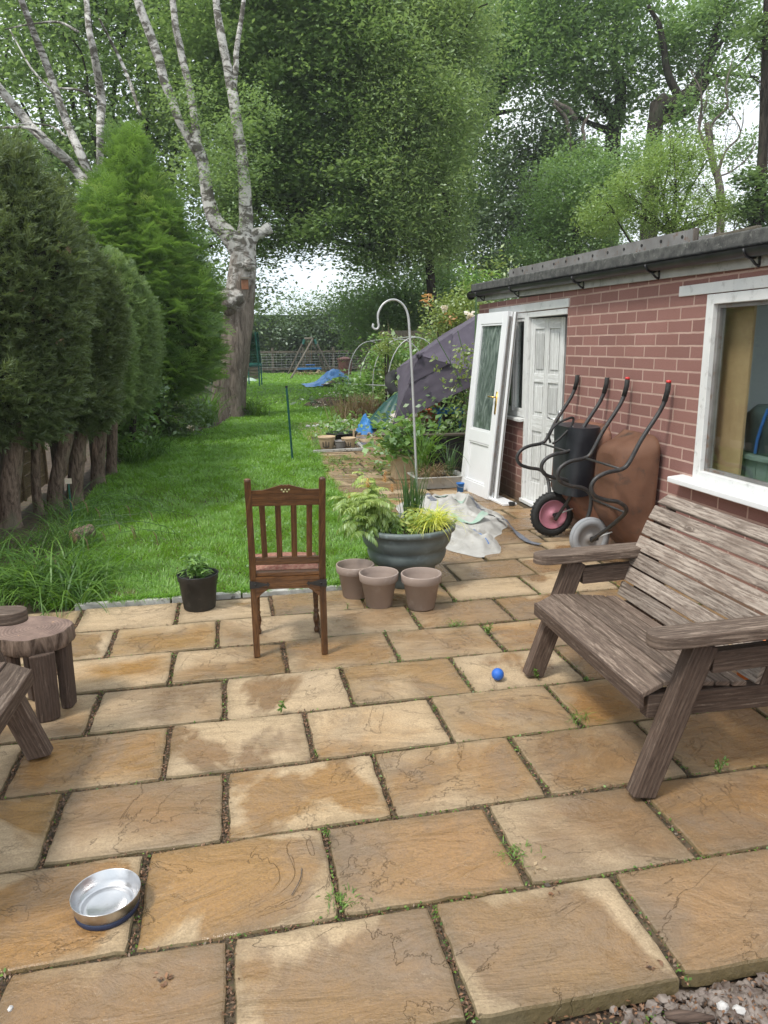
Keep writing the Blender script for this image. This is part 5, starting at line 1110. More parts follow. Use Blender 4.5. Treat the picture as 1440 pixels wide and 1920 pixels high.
# mid-distance shrubs right of the lawn
def shrub(name, lab, px, py, Y, L, ncl, per, cs, size, mat, **kw):
    c = onY(px, py, Y); t = thing(name, lab, 'shrub', (c[0], Y, 0)); bl = blobs(L, Y, kw.pop('jit', .5)); root = np.array([c[0], Y, 0.])
    limb('stem', [[(root, .05), (root+(np.array(q_[0])-root)*.5, .03), (q_[0], .012)] for q_ in bl[:6]], 'bark_oak', t, 6); crown('foliage', bl, ncl, per, cs, size, mat, t, **kw); return t
shrub('hazel_shrub', 'broad bright mid-green shrub behind the metal hoop tunnel', 760, 560, 27, [(700, 545, 1.2), (760, 530, 1.3), (820, 540, 1.3), (870, 560, 1.1), (730, 600, 1.2), (800, 600, 1.2), (690, 620, 1.1), (860, 620, 1.), (760, 650, 1.), (675, 590, 1.)], 420, 66, .26, .12, 'leaf_oak')
shrub('laurel_shrub', 'dense dark evergreen shrub under the sky gap beyond the lawn', 620, 600, 49, [(600, 610, 1.0), (650, 595, 1.1), (560, 630, 1.2), (690, 570, 1.3), (620, 630, 1.4), (700, 640, 1.8), (550, 640, 1.5)], 300, 56, .4, .2, 'leaf_ivy')
t = thing('bare_bush', 'brownish bush of dense bare twigs behind the hook pole', 'shrub', (onY(765, 600, 20)[0], 20, 0)); B = []
n = 900; c0 = onY(765, 690, 20); Bp = np.array([c0[0], 20, .1])+rng.normal(size=(n, 3))*[.35, .3, .05]; V, F, K = blades(Bp, 2.1*(.5+.6*rng.random(n)), np.full(n, .016), R(88)-R(35)*rng.random(n), R(70)-R(60)*rng.random(n), 6); npmesh('twigs', V, F, 'dry', t, np.repeat(rng.random(n)*.35, K*2))
shrub('rose_bush', 'pale green climbing rose bush with cream blooms above the purple parasol', 860, 590, 11.6, [(840, 590, .28), (875, 575, .3), (850, 615, .25), (885, 610, .3), (820, 620, .2), (865, 640, .25), (895, 560, .25), (825, 585, .15)], 150, 32, .10, .055, 'rose', jit=.25)
b_ = []; 
for i, (px, py, s_, lab) in enumerate(((881, 594, .075, 'large white rose bloom beside the top of the leaning glazed door'), (833, 578, .05, 'small cream rose bloom at the left of the rose bush'), (848, 625, .045, 'cream rose bloom just above the parasol edge'))):
    c = onY(px, py, 11.1); n = 60; C_ = c+rng.normal(size=(n, 3))*s_*.35; V, F, r_ = leafarr(C_, s_*.8, .9, .3); rb = bpy.data.objects['rose_bush']; npmesh('bloom', V, F, 'petal', rb, r_)
for i, (px, py) in enumerate(((842, 598), (878, 618), (800, 562))):
    c = onY(px, py, 11.3); C_ = c+rng.normal(size=(30, 3))*.05; V, F, r_ = leafarr(C_, .06, .5, .3); npmesh('red_shoot', V, F, 'pinkleaf', bpy.data.objects['rose_bush'], r_*.3)
# rose shoot in front of the parasol
t = thing('rose_shoot', 'loose arching rose shoot with pale leaves in front of the purple parasol', 'plant', (onY(860, 800, 9.3)[0], 9.3, 0)); P1 = [onY(x, y, 9.3) for x, y in ((885, 800), (868, 730), (850, 690), (822, 640), (800, 600))]; P2 = [onY(x, y, 9.3) for x, y in ((885, 780), (880, 700), (866, 650), (858, 620))]
b = MB(); b.tube([np.array([P1[0][0], 9.3, 0])]+catm(P1, 4), .005, 6); b.tube(catm(P2, 4), .005, 6); b.build('stem', 'green', t)
Cc = []
for (x, y, s_, n) in ((862, 690, .10, 60), (880, 670, .10, 60), (868, 665, .08, 40), (822, 690, .03, 8), (830, 715, .03, 8), (850, 728, .03, 8), (815, 672, .03, 7), (860, 745, .05, 12), (805, 600, .05, 10), (872, 700, .07, 30), (885, 715, .06, 20), (790, 625, .03, 8), (855, 780, .05, 14)): Cc.append(onY(x, y, 9.3)+rng.normal(size=(n, 3))*s_*[1, 1, .8])
V, F, r_ = leafarr(np.concatenate(Cc), .055, .6, .3); npmesh('foliage', V, F, 'rose', t, r_)
# sprig on the roof corner
t = thing('roof_sapling', 'leafy green sapling showing above the far roof corner', 'plant', (onY(895, 520, 10.2)[0], 10.2, 0)); c = onY(893, 540, 10.2); b = MB(); b.tube([(c[0], 10.2, 0), c, c+[0, 0, .25]], .012, 6); b.build('stem', 'green', t)
B = c+np.array([0, 0, .12])+rng.normal(size=(150, 3))*[.15, .1, .12]; V, F, K = blades(B, .14*(.6+.6*rng.random(150)), np.full(150, .035), R(30)*rng.random(150), R(-30)-R(30)*rng.random(150), 4); npmesh('foliage', V, F, 'green', t, np.repeat(.4+.6*rng.random(150), K*2))
B = onY(935, 500, 11)+rng.normal(size=(160, 3))*[.2, .1, .14]; V, F, r_ = leafarr(B, .07, .5, .4); npmesh('foliage', V, F, 'rose', t, r_*.7)

# ------------------------------------------------------------------ birches
t = thing('birch_tree', 'big old birch with fissured brown trunk and white upper limbs beside the lawn', 'tree', (G(430, 775)[0], 18.6, 0)); Yb = 18.6
px = lambda x, y, r, Y=Yb: (onY(x, y, Y), r)
c0 = onY(425, 778, Yb)
b = MB(); P = catm([q_[0] for q_ in (px(428, 788, .5), px(430, 740, .45), px(434, 690, .42), px(444, 620, .38), px(450, 560, .34), px(455, 500, .33), px(457, 455, .30), px(458, 440, .2))], 8); P[0][2] = -.15
rr = np.interp(np.linspace(0, 1, len(P)), np.linspace(0, 1, 8), [.46, .40, .40, .37, .33, .31, .30, .15]); vs = []; n = 36
for i, (p, r) in enumerate(zip(P, rr)):
    for k in range(n+1):
        a = 2*math.pi*(k % n)/n; f = 1+.16*mnoise.noise((math.cos(a)*1.6, math.sin(a)*1.6, p[2]*.8))+.07*math.sin(5*a+p[2])*max(0, 1-p[2]/3)+.05*mnoise.noise((math.cos(a)*5, math.sin(a)*5, p[2]*2)); vs.append((p[0]+r*f*math.cos(a), p[1]+r*f*math.sin(a), p[2]))
b.grid(np.array(vs).reshape(len(P), n+1, 3)); b.build('trunk', 'birch', t, smooth=True)
limb('limb', [[px(458, 475, .25), px(463, 420, .17), px(458, 350, .14), px(447, 250, .125), px(438, 180, .12), (onY(425, 120, Yb), .10), (onY(412, 60, Yb), .09), (onY(403, -30, Yb), .07)], [px(438, 175, .08), px(445, 100, .06), px(455, 30, .05), px(460, -40, .04)]], 'birch', t, 12, .05)
limb('limb', [[px(458, 485, .26), px(435, 450, .22), px(405, 415, .18), px(388, 370, .15), px(378, 300, .13), px(366, 262, .13)], [px(370, 285, .1), px(340, 235, .09), px(315, 170, .10), px(290, 90, .10), px(262, 10, .09), px(250, -40, .07)], [px(370, 270, .11), px(362, 200, .08), px(345, 120, .08), px(330, 50, .075), px(320, -40, .06)]], 'birch', t, 12, .05)
limb('stub', [[px(462, 460, .2), px(478, 440, .14), px(492, 436, .12), px(500, 430, .14), px(507, 427, .13)]], 'birch', t, 12, .02)
b = MB(); c = onY(440, 565, Yb-.30); b.add(*stone((c[0]-.1, c[1], c[2]), .36, 3, 1.)); b.build('burr', 'birch', t, smooth=True)
b = MB(); c = onY(466, 497, Yb-.28); b.add(*stone(c, .19, 3, .8)); b.build('burr', 'birch', t, smooth=True)
crown('sprouts', blobs([(470, 300, .45), (430, 330, .5), (400, 240, .6), (480, 200, .5), (380, 330, .4), (350, 190, .5), (440, 420, .25)], Yb-.3, .3), 70, 42, .16, .075, 'leaf_beech', t)
c = onY(459, 533, Yb-.42); nb = thing('nest_box', 'small orange-brown wooden nest box fixed high on the birch trunk', 'nest box', c)
b = MB(); b.box(c[0]-.08, c[0]+.08, c[1]-.10, c[1], c[2]-.12, c[2]+.10); b.build('box_body', 'boxbrown', nb, bevel=.006); b = MB(); b.bbox((c[0]-.11, c[1]-.14, c[2]+.105), (.22, 0, 0), (0, .15, .04), (0, 0, .018)); b.build('box_lid', 'greywood', nb)
Y0 = 16.5; rt = onY(185, 560, Y0); t = thing('birch_tree', 'leaning white birch with thin bare limbs fanning over the top left hedge', 'tree', (rt[0], Y0, 0))
limb('trunk', [[((rt[0], Y0, -.1), .17), (rt, .15), px(178, 420, .14, Y0), px(172, 350, .13, Y0)]], 'birch', t, 10, .03)
for pth in ([(176, 375, .1), (140, 315, .09), (85, 265, .09), (40, 215, .085), (0, 165, .08), (-60, 90, .07)], [(173, 345, .09), (150, 285, .085), (120, 215, .075), (90, 130, .07), (60, 50, .06), (30, -30, .05)], [(185, 330, .07), (187, 250, .07), (190, 190, .085), (180, 110, .07), (168, 50, .055), (158, -30, .05)], [(262, 215, .03), (245, 160, .035), (215, 90, .03), (186, 35, .02)], [(85, 262, .035), (55, 240, .03), (0, 240, .02), (-30, 245, .015)], [(120, 225, .03), (100, 175, .025), (60, 130, .02), (20, 55, .01)], [(190, 190, .03), (150, 170, .025), (110, 165, .015)], [(150, 60, .025), (110, 42, .022), (60, 45, .015), (10, 55, .01)], [(125, 255, .02), (90, 235, .018), (30, 232, .01)]):
    limb('limb', [[px(x, y, r, Y0+.3*math.sin(x)) for x, y, r in pth]], 'birch', t, 10, .03)

# ------------------------------------------------------------------ conifers
def frond_proto(nside=9, seed=0, droop=.25, wd=.05):
    """flat spray: axis along +x, length 1"""
    r = np.random.default_rng(seed); Q = []
    def strip(p, q_, w): d = q_-p; s_ = np.array([-d[1], d[0], 0]); s_ = s_/(np.linalg.norm(s_)+1e-9)*w/2; Q.append([p-s_, p+s_, q_+s_*.35, q_-s_*.35])
    z = lambda x: -droop*x*x
    strip(np.array([0, 0, 0.]), np.array([1., 0, z(1.)]), wd*.8)
    for k in range(nside):
        x = .12+.82*k/nside
        for sd in (-1, 1):
            L = (.42*(1-x)**.7+.10)*(.75+.5*r.random()); a = R(48)*(.8+.4*r.random()); p = np.array([x, 0, z(x)]); q_ = p+np.array([math.cos(a)*L, sd*math.sin(a)*L, -droop*L*.6+.05*r.normal()*L]); strip(p, q_, wd)
            for j in (.35, .65):
                if L > .2: m = p+(q_-p)*j; a2 = a+sd*0-R(38); strip(m, m+np.array([math.cos(a2)*L*.38, sd*math.sin(a2)*L*.38, -.03]), wd*.8); a3 = a+R(38); strip(m, m+np.array([math.cos(a3)*L*.3, sd*math.sin(a3)*L*.3, -.03]), wd*.8)
    return np.array(Q).reshape(-1, 3)
def frond_small(seed):
    r = np.random.default_rng(seed); Q = []
    def strip(p, q_, w):
        d = q_-p; s_ = np.cross(d, r.normal(size=3)); s_ = s_/(np.linalg.norm(s_)+1e-9)*w/2; Q.append([p-s_, p+s_, q_+s_*.3, q_-s_*.3])
    strip(np.array([0, 0, 0.]), np.array([1., 0, -.05]), .07)
    for k in range(6):
        x = .08+.8*k/6
        for sd in (-1, 1):
            L = (.5*(1-x)**.7+.12)*(.7+.6*r.random()); a = R(42)*(.7+.6*r.random()); p = np.array([x, 0, 0]); q_ = p+np.array([math.cos(a)*L, sd*math.sin(a)*L, .22*r.normal()*L]); strip(p, q_, .075)
            m = p+(q_-p)*.5; strip(m, m+np.array([L*.5, sd*L*.1, .2*r.normal()*L]), .065)
    return np.array(Q).reshape(-1, 3)
FP = [frond_small(s_) for s_ in range(5)]; FP2 = [frond_proto(7, s_+9, .5, .035) for s_ in range(4)]
def fronds(name, C, D, L, mat, parent, protos, rn):
    Vs = []; Rs = []; N = len(C); k = rng.integers(0, len(protos), N)
    for i, Pp in enumerate(protos):
        m = k == i; c = C[m]; d = unit(D[m]); w = rng.normal(size=d.shape)*.45; w[:, 2] += 1; b_ = unit(np.cross(w, d)); n_ = np.cross(d, b_); l = L[m][:, None, None]
        V = c[:, None, :]+l*(Pp[None, :, 0:1]*d[:, None, :]+Pp[None, :, 1:2]*b_[:, None, :]+Pp[None, :, 2:3]*n_[:, None, :]); Vs.append(V.reshape(-1, 3)); Rs.append(np.repeat(rn[m], len(Pp)))
    V = np.concatenate(Vs); return npmesh(name, V, np.arange(len(V)).reshape(-1, 4), mat, parent, np.clip(np.concatenate(Rs), 0, 1))
def conifer(name, lab, foot, trunk, ells, n, L, mat, protos, rise=.35, core=True, grp=None, brown=0, rough=1., rmin=.8):
    t = thing(name, lab, 'conifer', (foot[0], foot[1], 0), grp); limb('trunk', [trunk], 'bark_con', t, 12, .02, 6)
    Cs = []; Ds = []; A = np.array([e[1][0]*e[1][2] for e in ells]); A = A/A.sum()
    for (c, r), f in zip(ells, A):
        k = int(n*f); d = unit(rng.normal(size=(k*2, 3))); d = d[d[:, 1] < .75][:k]; k = len(d)
        bump = 1+rough*(.14*vnoise(d*np.array(r)+np.array(c), 1.9)+.10*vnoise(d*np.array(r)+np.array(c), 4.5)); rad = (rmin+(1-rmin)*rng.random(k)**.7)*bump
        Cs.append(np.array(c)+d*rad[:, None]*np.array(r)-d*L*.45); dd = d*np.array([1, 1, .35])+rng.normal(size=(k, 3))*.38; dd[:, 2] += rise; Ds.append(dd)
    C = np.concatenate(Cs); D = np.concatenate(Ds); cl = vnoise(C, 2.3, 3); rn = .45+.45*cl+rng.normal(size=len(C))*.17
    keep = C[:, 2] > .25; C, D, rn = C[keep], D[keep], rn[keep]
    fronds('foliage', C, D, L*(.6+.7*rng.random(len(C))), mat, t, protos, rn)
    if brown:
        k = rng.integers(0, len(C), brown); cc = np.concatenate([C[i]+rng.normal(size=(9, 3))*.05 for i in k]); dd = np.concatenate([D[i]+rng.normal(size=(9, 3))*.6 for i in k]); fronds('dead_sprays', cc, dd, np.full(len(cc), L*.5), 'dry', t, protos, rng.random(len(cc)))
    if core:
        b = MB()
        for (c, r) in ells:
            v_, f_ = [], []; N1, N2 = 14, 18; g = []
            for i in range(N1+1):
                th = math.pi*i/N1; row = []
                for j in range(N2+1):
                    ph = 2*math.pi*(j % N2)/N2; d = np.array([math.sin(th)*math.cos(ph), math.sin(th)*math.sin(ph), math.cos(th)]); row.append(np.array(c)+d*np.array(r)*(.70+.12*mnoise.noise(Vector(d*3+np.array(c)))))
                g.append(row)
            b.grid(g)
        b.build('shade_core', 'con_core', t)  # solid dark filler added inside the crown as its shaded depth
    return t
MT['con_core'] = simple('crown_shade_dark', (.012, .016, .008), (.035, .032, .018), 14, .95, 1., 30)  # near-black colour paints the shade inside the conifer crowns
def E_(pxx, pyy, Y, rx, ry, rz): return (onY(pxx, pyy, Y), (rx, ry, rz))
GC = 'clipped conifers of the left hedge'
def trk(pxf, pyf, r, px1, py1):
    f = G(pxf, pyf); q_ = onY(px1, py1, f[1]); return f, [((f[0], f[1], -.1), r*1.25), ((f[0], f[1], .15), r), (q_, r*.9), (q_+[0, .45, .45], r*.75)]
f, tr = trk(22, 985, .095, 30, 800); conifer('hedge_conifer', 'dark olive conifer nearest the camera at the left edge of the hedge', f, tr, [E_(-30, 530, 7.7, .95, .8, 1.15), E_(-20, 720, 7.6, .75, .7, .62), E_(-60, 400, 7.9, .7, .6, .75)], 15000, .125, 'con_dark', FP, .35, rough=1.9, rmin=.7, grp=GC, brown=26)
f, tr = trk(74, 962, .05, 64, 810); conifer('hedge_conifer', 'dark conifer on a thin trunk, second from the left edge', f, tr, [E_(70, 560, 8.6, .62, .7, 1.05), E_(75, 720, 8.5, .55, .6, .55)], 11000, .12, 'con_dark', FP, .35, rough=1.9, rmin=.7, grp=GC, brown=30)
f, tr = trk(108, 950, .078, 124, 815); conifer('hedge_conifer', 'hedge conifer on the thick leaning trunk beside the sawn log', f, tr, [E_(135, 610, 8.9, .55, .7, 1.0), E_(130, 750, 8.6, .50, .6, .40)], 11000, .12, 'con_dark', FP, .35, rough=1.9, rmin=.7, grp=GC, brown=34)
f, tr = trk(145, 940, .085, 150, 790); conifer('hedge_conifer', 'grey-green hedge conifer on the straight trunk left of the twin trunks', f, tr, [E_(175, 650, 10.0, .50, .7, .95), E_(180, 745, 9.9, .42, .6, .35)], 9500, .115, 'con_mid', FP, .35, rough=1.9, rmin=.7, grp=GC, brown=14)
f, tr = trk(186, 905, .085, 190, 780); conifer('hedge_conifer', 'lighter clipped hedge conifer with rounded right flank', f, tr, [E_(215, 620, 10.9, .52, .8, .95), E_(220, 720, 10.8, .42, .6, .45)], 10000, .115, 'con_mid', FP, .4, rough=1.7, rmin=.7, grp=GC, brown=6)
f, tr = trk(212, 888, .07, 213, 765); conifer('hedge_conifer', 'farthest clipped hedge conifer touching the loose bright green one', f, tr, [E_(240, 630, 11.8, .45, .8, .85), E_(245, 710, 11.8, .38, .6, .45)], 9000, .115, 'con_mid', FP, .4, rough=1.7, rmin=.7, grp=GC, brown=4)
f = onY(300, 815, 14.8); tr = [((f[0], 14.8, -.1), .13), ((f[0], 14.8, 1.5), .11), (onY(275, 480, 14.8), .08), (onY(255, 260, 14.8), .03)]
conifer('bright_conifer', 'tall loose bright green feathery conifer between the hedge and the birch', f, tr, [E_(245, 335, 14.6, .38, .5, .75), E_(235, 410, 14.5, .75, .8, .8), E_(262, 500, 14.4, .98, 1., .9), E_(288, 600, 14.4, 1.08, 1.1, .9), E_(285, 700, 14.3, 1.0, 1., .75), E_(340, 570, 14.5, .62, .8, .8), E_(300, 430, 14.5, .42, .6, .6), E_(215, 470, 14.2, .85, .8, .8), E_(365, 660, 14.4, .4, .6, .6)], 8500, .38, 'con_lite', FP2, .8, rough=3.2, rmin=.6)

# ------------------------------------------------------------------ bed plants on the left
ct = [np.array([x, y, -.03]) for x, y in ((-1.25, 5.15), (-1.5, 5.3), (-1.35, 5.6), (-1.75, 5.4), (-1.15, 5.45))]
tag(tuft('pendulous_sedge', ct, 110, .62, .013, .12, (88, 35), (0, -70), 'strap', None, 8), 'big clump of arching green sedge blades behind the log stool', 'sedge')
tag(tuft('pendulous_sedge', [np.array([-1.02, 4.98, -.02])], 46, .62, .010, .03, (80, 25), (-10, -60), 'strap', None, 8), 'small sedge clump flopping over the paving edge right of the log stool', 'sedge')
ct = [np.array([x, y, -.03]) for x, y in ((-1.35, 6.6), (-1.5, 7.0), (-1.7, 6.4), (-1.9, 5.9), (-2.1, 6.6), (-1.6, 7.8), (-1.35, 7.4))]
tag(tuft('bed_grass', ct, 110, .42, .008, .14, (85, 40), (20, -50), 'strap', None, 7), 'long untidy grass growing round the hedge trunks', 'grass', kind='stuff')
t = thing('flowering_sedge', 'arching sedge stalks with hanging tan catkins leaning over the lawn', 'sedge', (-1.3, 6.0, 0)); b = MB(); cat = []
for i in range(26):
    p0 = np.array([random.uniform(-1.6, -1.15), random.uniform(5.3, 6.3), 0]); a = random.uniform(-.35, .5); L = random.uniform(.45, .95); h = random.uniform(.35, .62); d = np.array([math.cos(a), math.sin(a), 0])
    P = catm([p0, p0+d*L*.3+[0, 0, h*.8], p0+d*L*.7+[0, 0, h], p0+d*L+[0, 0, h*.86]], 5); b.tube(P, .0016, 5)
    for k in range(random.choice((1, 2, 2, 3))): 
        q_ = P[-1-k*3]; cat.append([q_, q_+d*.02+[0, 0, -.03], q_+d*.028+[0, 0, -.075-random.uniform(0, .03)]])
b.build('stalk', 'strap', t); b = MB()
for c_ in cat[:12]: b.tube(c_, [.002, .0042, .002], 6)
b.build('catkin', 'dry', t); b = MB()
for c_ in cat[12:]: b.tube(c_, [.0015, .0022, .0012], 5)
b.build('green_spike', 'strap', t)['kind'] = 'stuff'
ct = [G(x, y)+[0, 0, -.02] for x, y in ((250, 868), (275, 860), (235, 850), (262, 840), (290, 850))]
tag(tuft('blue_lyme_grass', ct, 90, .78, .016, .09, (88, 45), (-10, -75), 'strap', None, 8), 'dense fountain of grey-green strap leaves by the far hedge trunks', 'ornamental grass')
ct = [G(x, y)+[0, 0, -.02] for x, y in ((370, 795), (385, 798), (395, 790))]
tag(tuft('iris_clump', ct, 60, 1.0, .035, .09, (89, 62), (60, -30), 'strap', None, 7), 'clump of broad upright iris leaves in front of the birch trunk', 'iris')
ct = [G(x, y)+[0, 0, -.02] for x, y in ((462, 778), (472, 775), (480, 780), (455, 770))]
tag(tuft('rough_grass', ct, 70, .8, .02, .12, (88, 45), (10, -50), 'strap', None, 7), 'rough tall grass at the right foot of the birch trunk', 'grass')
shrub('bed_shrub', 'low dark leafy shrub under the bright conifer', 330, 780, 15.2, [(300, 780, .4, 14.6), (330, 790, .35, 14.6), (270, 760, .4, 13.6), (350, 770, .35, 15.5), (255, 740, .35, 12.6)], 110, 36, .14, .09, 'leaf_dark')
shrub('bramble', 'broad-leaved bramble between the two far hedge trunks', 240, 800, 12.0, [(245, 790, .22), (250, 760, .2), (235, 830, .2), (258, 740, .2)], 50, 22, .10, .11, 'green', jit=.2)
for i, (px_, py_) in enumerate(((356, 802), (330, 783), (471, 774), (343, 716))):
    c = onY(px_, py_, G(px_, max(py_, 775))[1] if py_ > 760 else 15.3); C_ = c+rng.normal(size=(26, 3))*[.05, .03, .015]; V, F, r_ = leafarr(C_, .06, .8, 1.); tag(npmesh('white_flower', V, F, 'petal', None, r_), ('flat white flower head at the lawn edge in front of the iris clump', 'small white flower under the bright conifer', 'white flower in the grass right of the birch foot', 'white bloom high among the conifer branches left of the birch')[i], 'flower')
# fence behind the hedge trunks
fx0 = -2.20; fn = thing('panel_fence', 'tan wooden fence panels behind the hedge trunks on the left', 'fence', (fx0, 8, 0))
y = 4.2; k = 0
while y < 16:
    fx = fx0+.075*(y-8)
    b = MB(); b.box(fx-.05, fx+.045, y, y+.09, -.1, 1.62); b.build('post', 'greywood', fn, bevel=.004)
    b = MB()
    for j in range(12): b.bbox((fx-.02, y+.092, .05+j*.125), (.022, 0, 0), (0, 1.70, 0), (-.006, 0, .138-.006)) if False else b.bbox((fx-.012+(j % 2)*.0, y+.092, .05+j*.125), (.014, 0, 0), (0, 1.70, 0), (.010, 0, .120))
    for q_ in (0, .57, 1.14, 1.62): b.box(fx+.014, fx+.034, y+.12+q_, y+.17+q_, .05, 1.55)
    b.build('panel', 'fence', fn); y += 1.8
t = thing('sawn_log', 'short sawn log with pale ringed end lying among the sedge', 'log', (-1.12, 6.9, 0)); c = G(150, 1005, .08)
b = MB(); P = [c+[-.05, -.03, 0], c+[0, .02, .01], c+[.08, .10, .02]]; b.tube(P, [.06, .062, .06], 20, False); b.build('bark', 'bark_con', t, smooth=True)
b = MB(); d = nrm(P[0]-P[1]); s1 = nrm(np.cross(d, [0, 0, 1])); s2 = np.cross(s1, d); vs = [P[0]+.059*(math.cos(a)*s1+math.sin(a)*s2) for a in np.linspace(0, 2*math.pi, 24, endpoint=False)]; b.add(vs+[P[0]+d*.004], [(i, (i+1) % 24, 24) for i in range(24)]); b.build('cut_end', 'logend', t) if 'logend' in MT else b.build('cut_end', 'fence', t)
b = MB(); c = G(132, 940, .25); b.tube([(c[0], c[1], -.05), (c[0], c[1], .42)], .008, 8); o = b.build('marker_stake', 'greystake'); tag(o, 'short dark green marker stake with a pale tag beside the hedge trunk', 'stake'); b = MB(); b.box(c[0]-.03, c[0]+.03, c[1]-.006, c[1]+.0, .42, .47); b.build('tag', 'petal', o) 

# ================================================================== THINGS DOWN THE GARDEN
# green stake
p0, p1 = G(549, 862), onY(537, 724, G(549, 862)[1]); b = MB(); b.tube([p0-[0, 0, .1], p1], .016, 8); t = b.build('garden_stake', 'greystake'); tag(t, 'thin dark green metal stake standing in the lawn', 'stake'); b = MB(); b.tube([p1-(p1-p0)*.02, p1+(p1-p0)*.004], .019, 8); b.build('stake_cap', 'blackpot', t)
# pots in the framed square
def gp(x, y, z=0): return G(x, y, z)
t = thing('gravel_tray', 'pale low metal edging frame round the small pots on the path', 'edging', gp(640, 845)); A, B_, C_, D_ = gp(588, 850), gp(683, 845), gp(668, 832), gp(590, 826)
for p, q_ in ((A, B_), (B_, C_)):
    b = MB(); b.beam(p+[0, 0, .03], q_+[0, 0, .03], .035, .06, (0, 0, 1)); b.build('edge', 'edging', t)
b = MB(); b.add([A+[.05, .1, .008], B_+[-.1, .1, .008], C_+[0, 0, .008], D_+[0, .6, .008]], [(0, 1, 2, 3)]); b.build('base', 'joint', t)
def smallpot(x, y, r, h, mat, lab, motif=False):
    c = gp(x, y)+[0, 0, .012]; t = thing('round_pot', lab, 'pot', c); b = MB(); b.lathe([(.001, 0), (r*.66, 0), (r*.72, h*.1), (r*.92, h*.7), (r*.95, h*.85), (r, h*.88), (r, h), (r*.92, h), (r*.88, h*.8), (.001, h*.78)], c, 32); o = b.build('body', mat, t, smooth=True)
    if motif:
        b = MB()
        for (dx, z0, z1, w_) in ((-.06, .2, .62, .012), (-.02, .3, .66, .012), (.02, .2, .6, .01)): b.box(c[0]+dx*r*8-w_/2-.05*r, c[0]+dx*r*8+w_/2-.05*r, c[1]-r*.93, c[1]-r*.80, c[2]+h*z0, c[2]+h*z1)
        b.box(c[0]-r*.5, c[0]+r*.1, c[1]-r*.93, c[1]-r*.80, c[2]+h*.2, c[2]+h*.25); b.build('burnt_mark', 'blackpot', t)
    return c
smallpot(613, 843, .145, .21, 'cream', 'wide cream pot with dark stroke mark at the left in the edging frame', True)
smallpot(654, 842, .12, .18, 'cream', 'smaller cream pot with dark stroke mark at the right in the edging frame', True)
smallpot(638, 843, .10, .14, 'greypot', 'small grey pot between the two cream pots')
c = gp(641, 833)+[0, 0, .012]; t = thing('seedling_tub', 'shallow black tub of seedlings behind the cream pots', 'tub', c); b = MB(); b.lathe([(.001, 0), (.22, 0), (.27, .20), (.28, .20), (.27, .17), (.001, .16)], c, 32); b.build('tub', 'blackpot', t, smooth=True)
C_ = c+np.array([-.02, 0, .28])+rng.normal(size=(170, 3))*[.17, .1, .06]; V, F, r_ = leafarr(C_, .09, .45, .5); npmesh('foliage', V, F, 'green', t, r_)
c = gp(657, 840); b = MB(); b.beam(c+[.06, 0, .15], c+[.06, 0, .31], .03, .008, (1, 0, 0)); tag(b.build('plant_label', 'cream'), 'blank wooden label standing in the right cream pot', 'plant label')
# weeds on the path
for (x, y, s_, lab) in ((625, 868, .22, 'grassy weed on the path just behind the chair'), (650, 862, .2, 'grassy weed beside the stone edge of the path'), (710, 880, .25, 'tall green weed on the path behind the feathery shrub'), (655, 828, .18, 'weed by the black seedling tub')):
    tag(tuft('path_weed', [gp(x, y)], 60, s_, .006, .06, (80, 20), (0, -50), 'moss', None, 5), lab, 'weed')
C_ = np.concatenate([gp(x, y)+rng.normal(size=(40, 3))*[.15, .1, .02]+[0, 0, .02] for x, y in ((615, 882), (640, 875), (600, 862), (690, 870), (680, 890), (620, 800), (700, 850), (640, 795))]); V, F, r_ = leafarr(C_, .05, .6, 1.); tag(npmesh('path_moss', V, F, 'moss', None, r_), 'low green growth scattered over the garden path', 'moss', kind='stuff')
def pebbles(px, py, n, s, lab, mat='pebble', r=.03):
    b = MB(); c = gp(px, py)
    for i in range(n): b.add(*stone((c[0]+random.gauss(0, s), c[1]+random.gauss(0, s), r*.3), r*random.uniform(.6, 1.2)))
    return tag(b.build('rubble', mat), lab, 'rubble', kind='stuff')
pebbles(720, 815, 40, .22, 'broken stones and rubble heaped below the green tarpaulin', r=.06); pebbles(612, 802, 10, .14, 'pale stones at the far path corner', 'quartz', .05)
b = MB(); p = gp(668, 793); b.bbox(p+[-.4, 0, 0], (.7, -.05, 0), (0, .3, 0), (0, 0, .06)); tag(b.build('kerb_stone', 'edging', bevel=.01), 'pale kerb stone lying across the far end of the path', 'kerb')

# parasol
t = thing('parasol', 'large faded purple-grey garden parasol tipped on its side beside the leaning door', 'parasol', (2.9, 10.3, 0))
A = onY(744, 690, 11.2); B1 = onY(735, 797, 10.3); C1 = onY(925, 704, 9.9); D1 = onY(930, 572, 10.9); AP = onY(790, 668, 10.25); M1 = onY(822, 651, 10.9)
def panel(P0, P1, P2, ap_lift=.0, n=16, sag=.05, sd=0):
    rows = []; P0, P1, P2 = map(np.array, (P0, P1, P2)); nn = nrm(np.cross(P1-P0, P2-P0)); nn = nn*(1 if nn[1] < 0 else -1)
    for i in range(n+1):
        u = i/n; row = []
        for j in range(n+1):
            v = j/n; e = P1+(P2-P1)*v; p = P0+(e-P0)*u; s_ = -sag*math.sin(math.pi*v)*u+.012*mnoise.noise((u*5+sd, v*7, sd))+.01*mnoise.noise((u*14, v*3, sd)); row.append(p+nn*s_)
        rows.append(row)
    return rows
b = MB()
for k, (p, q_) in enumerate(((A, B1), (B1, C1), (C1, D1), (D1, A))): b.grid(panel(AP, p, q_, sd=k))
b.build('canopy', 'canvas', t, smooth=True)
ctr = (A+B1+C1+D1)/4; nn = nrm(AP-ctr); b = MB(); VA = AP+nn*.05
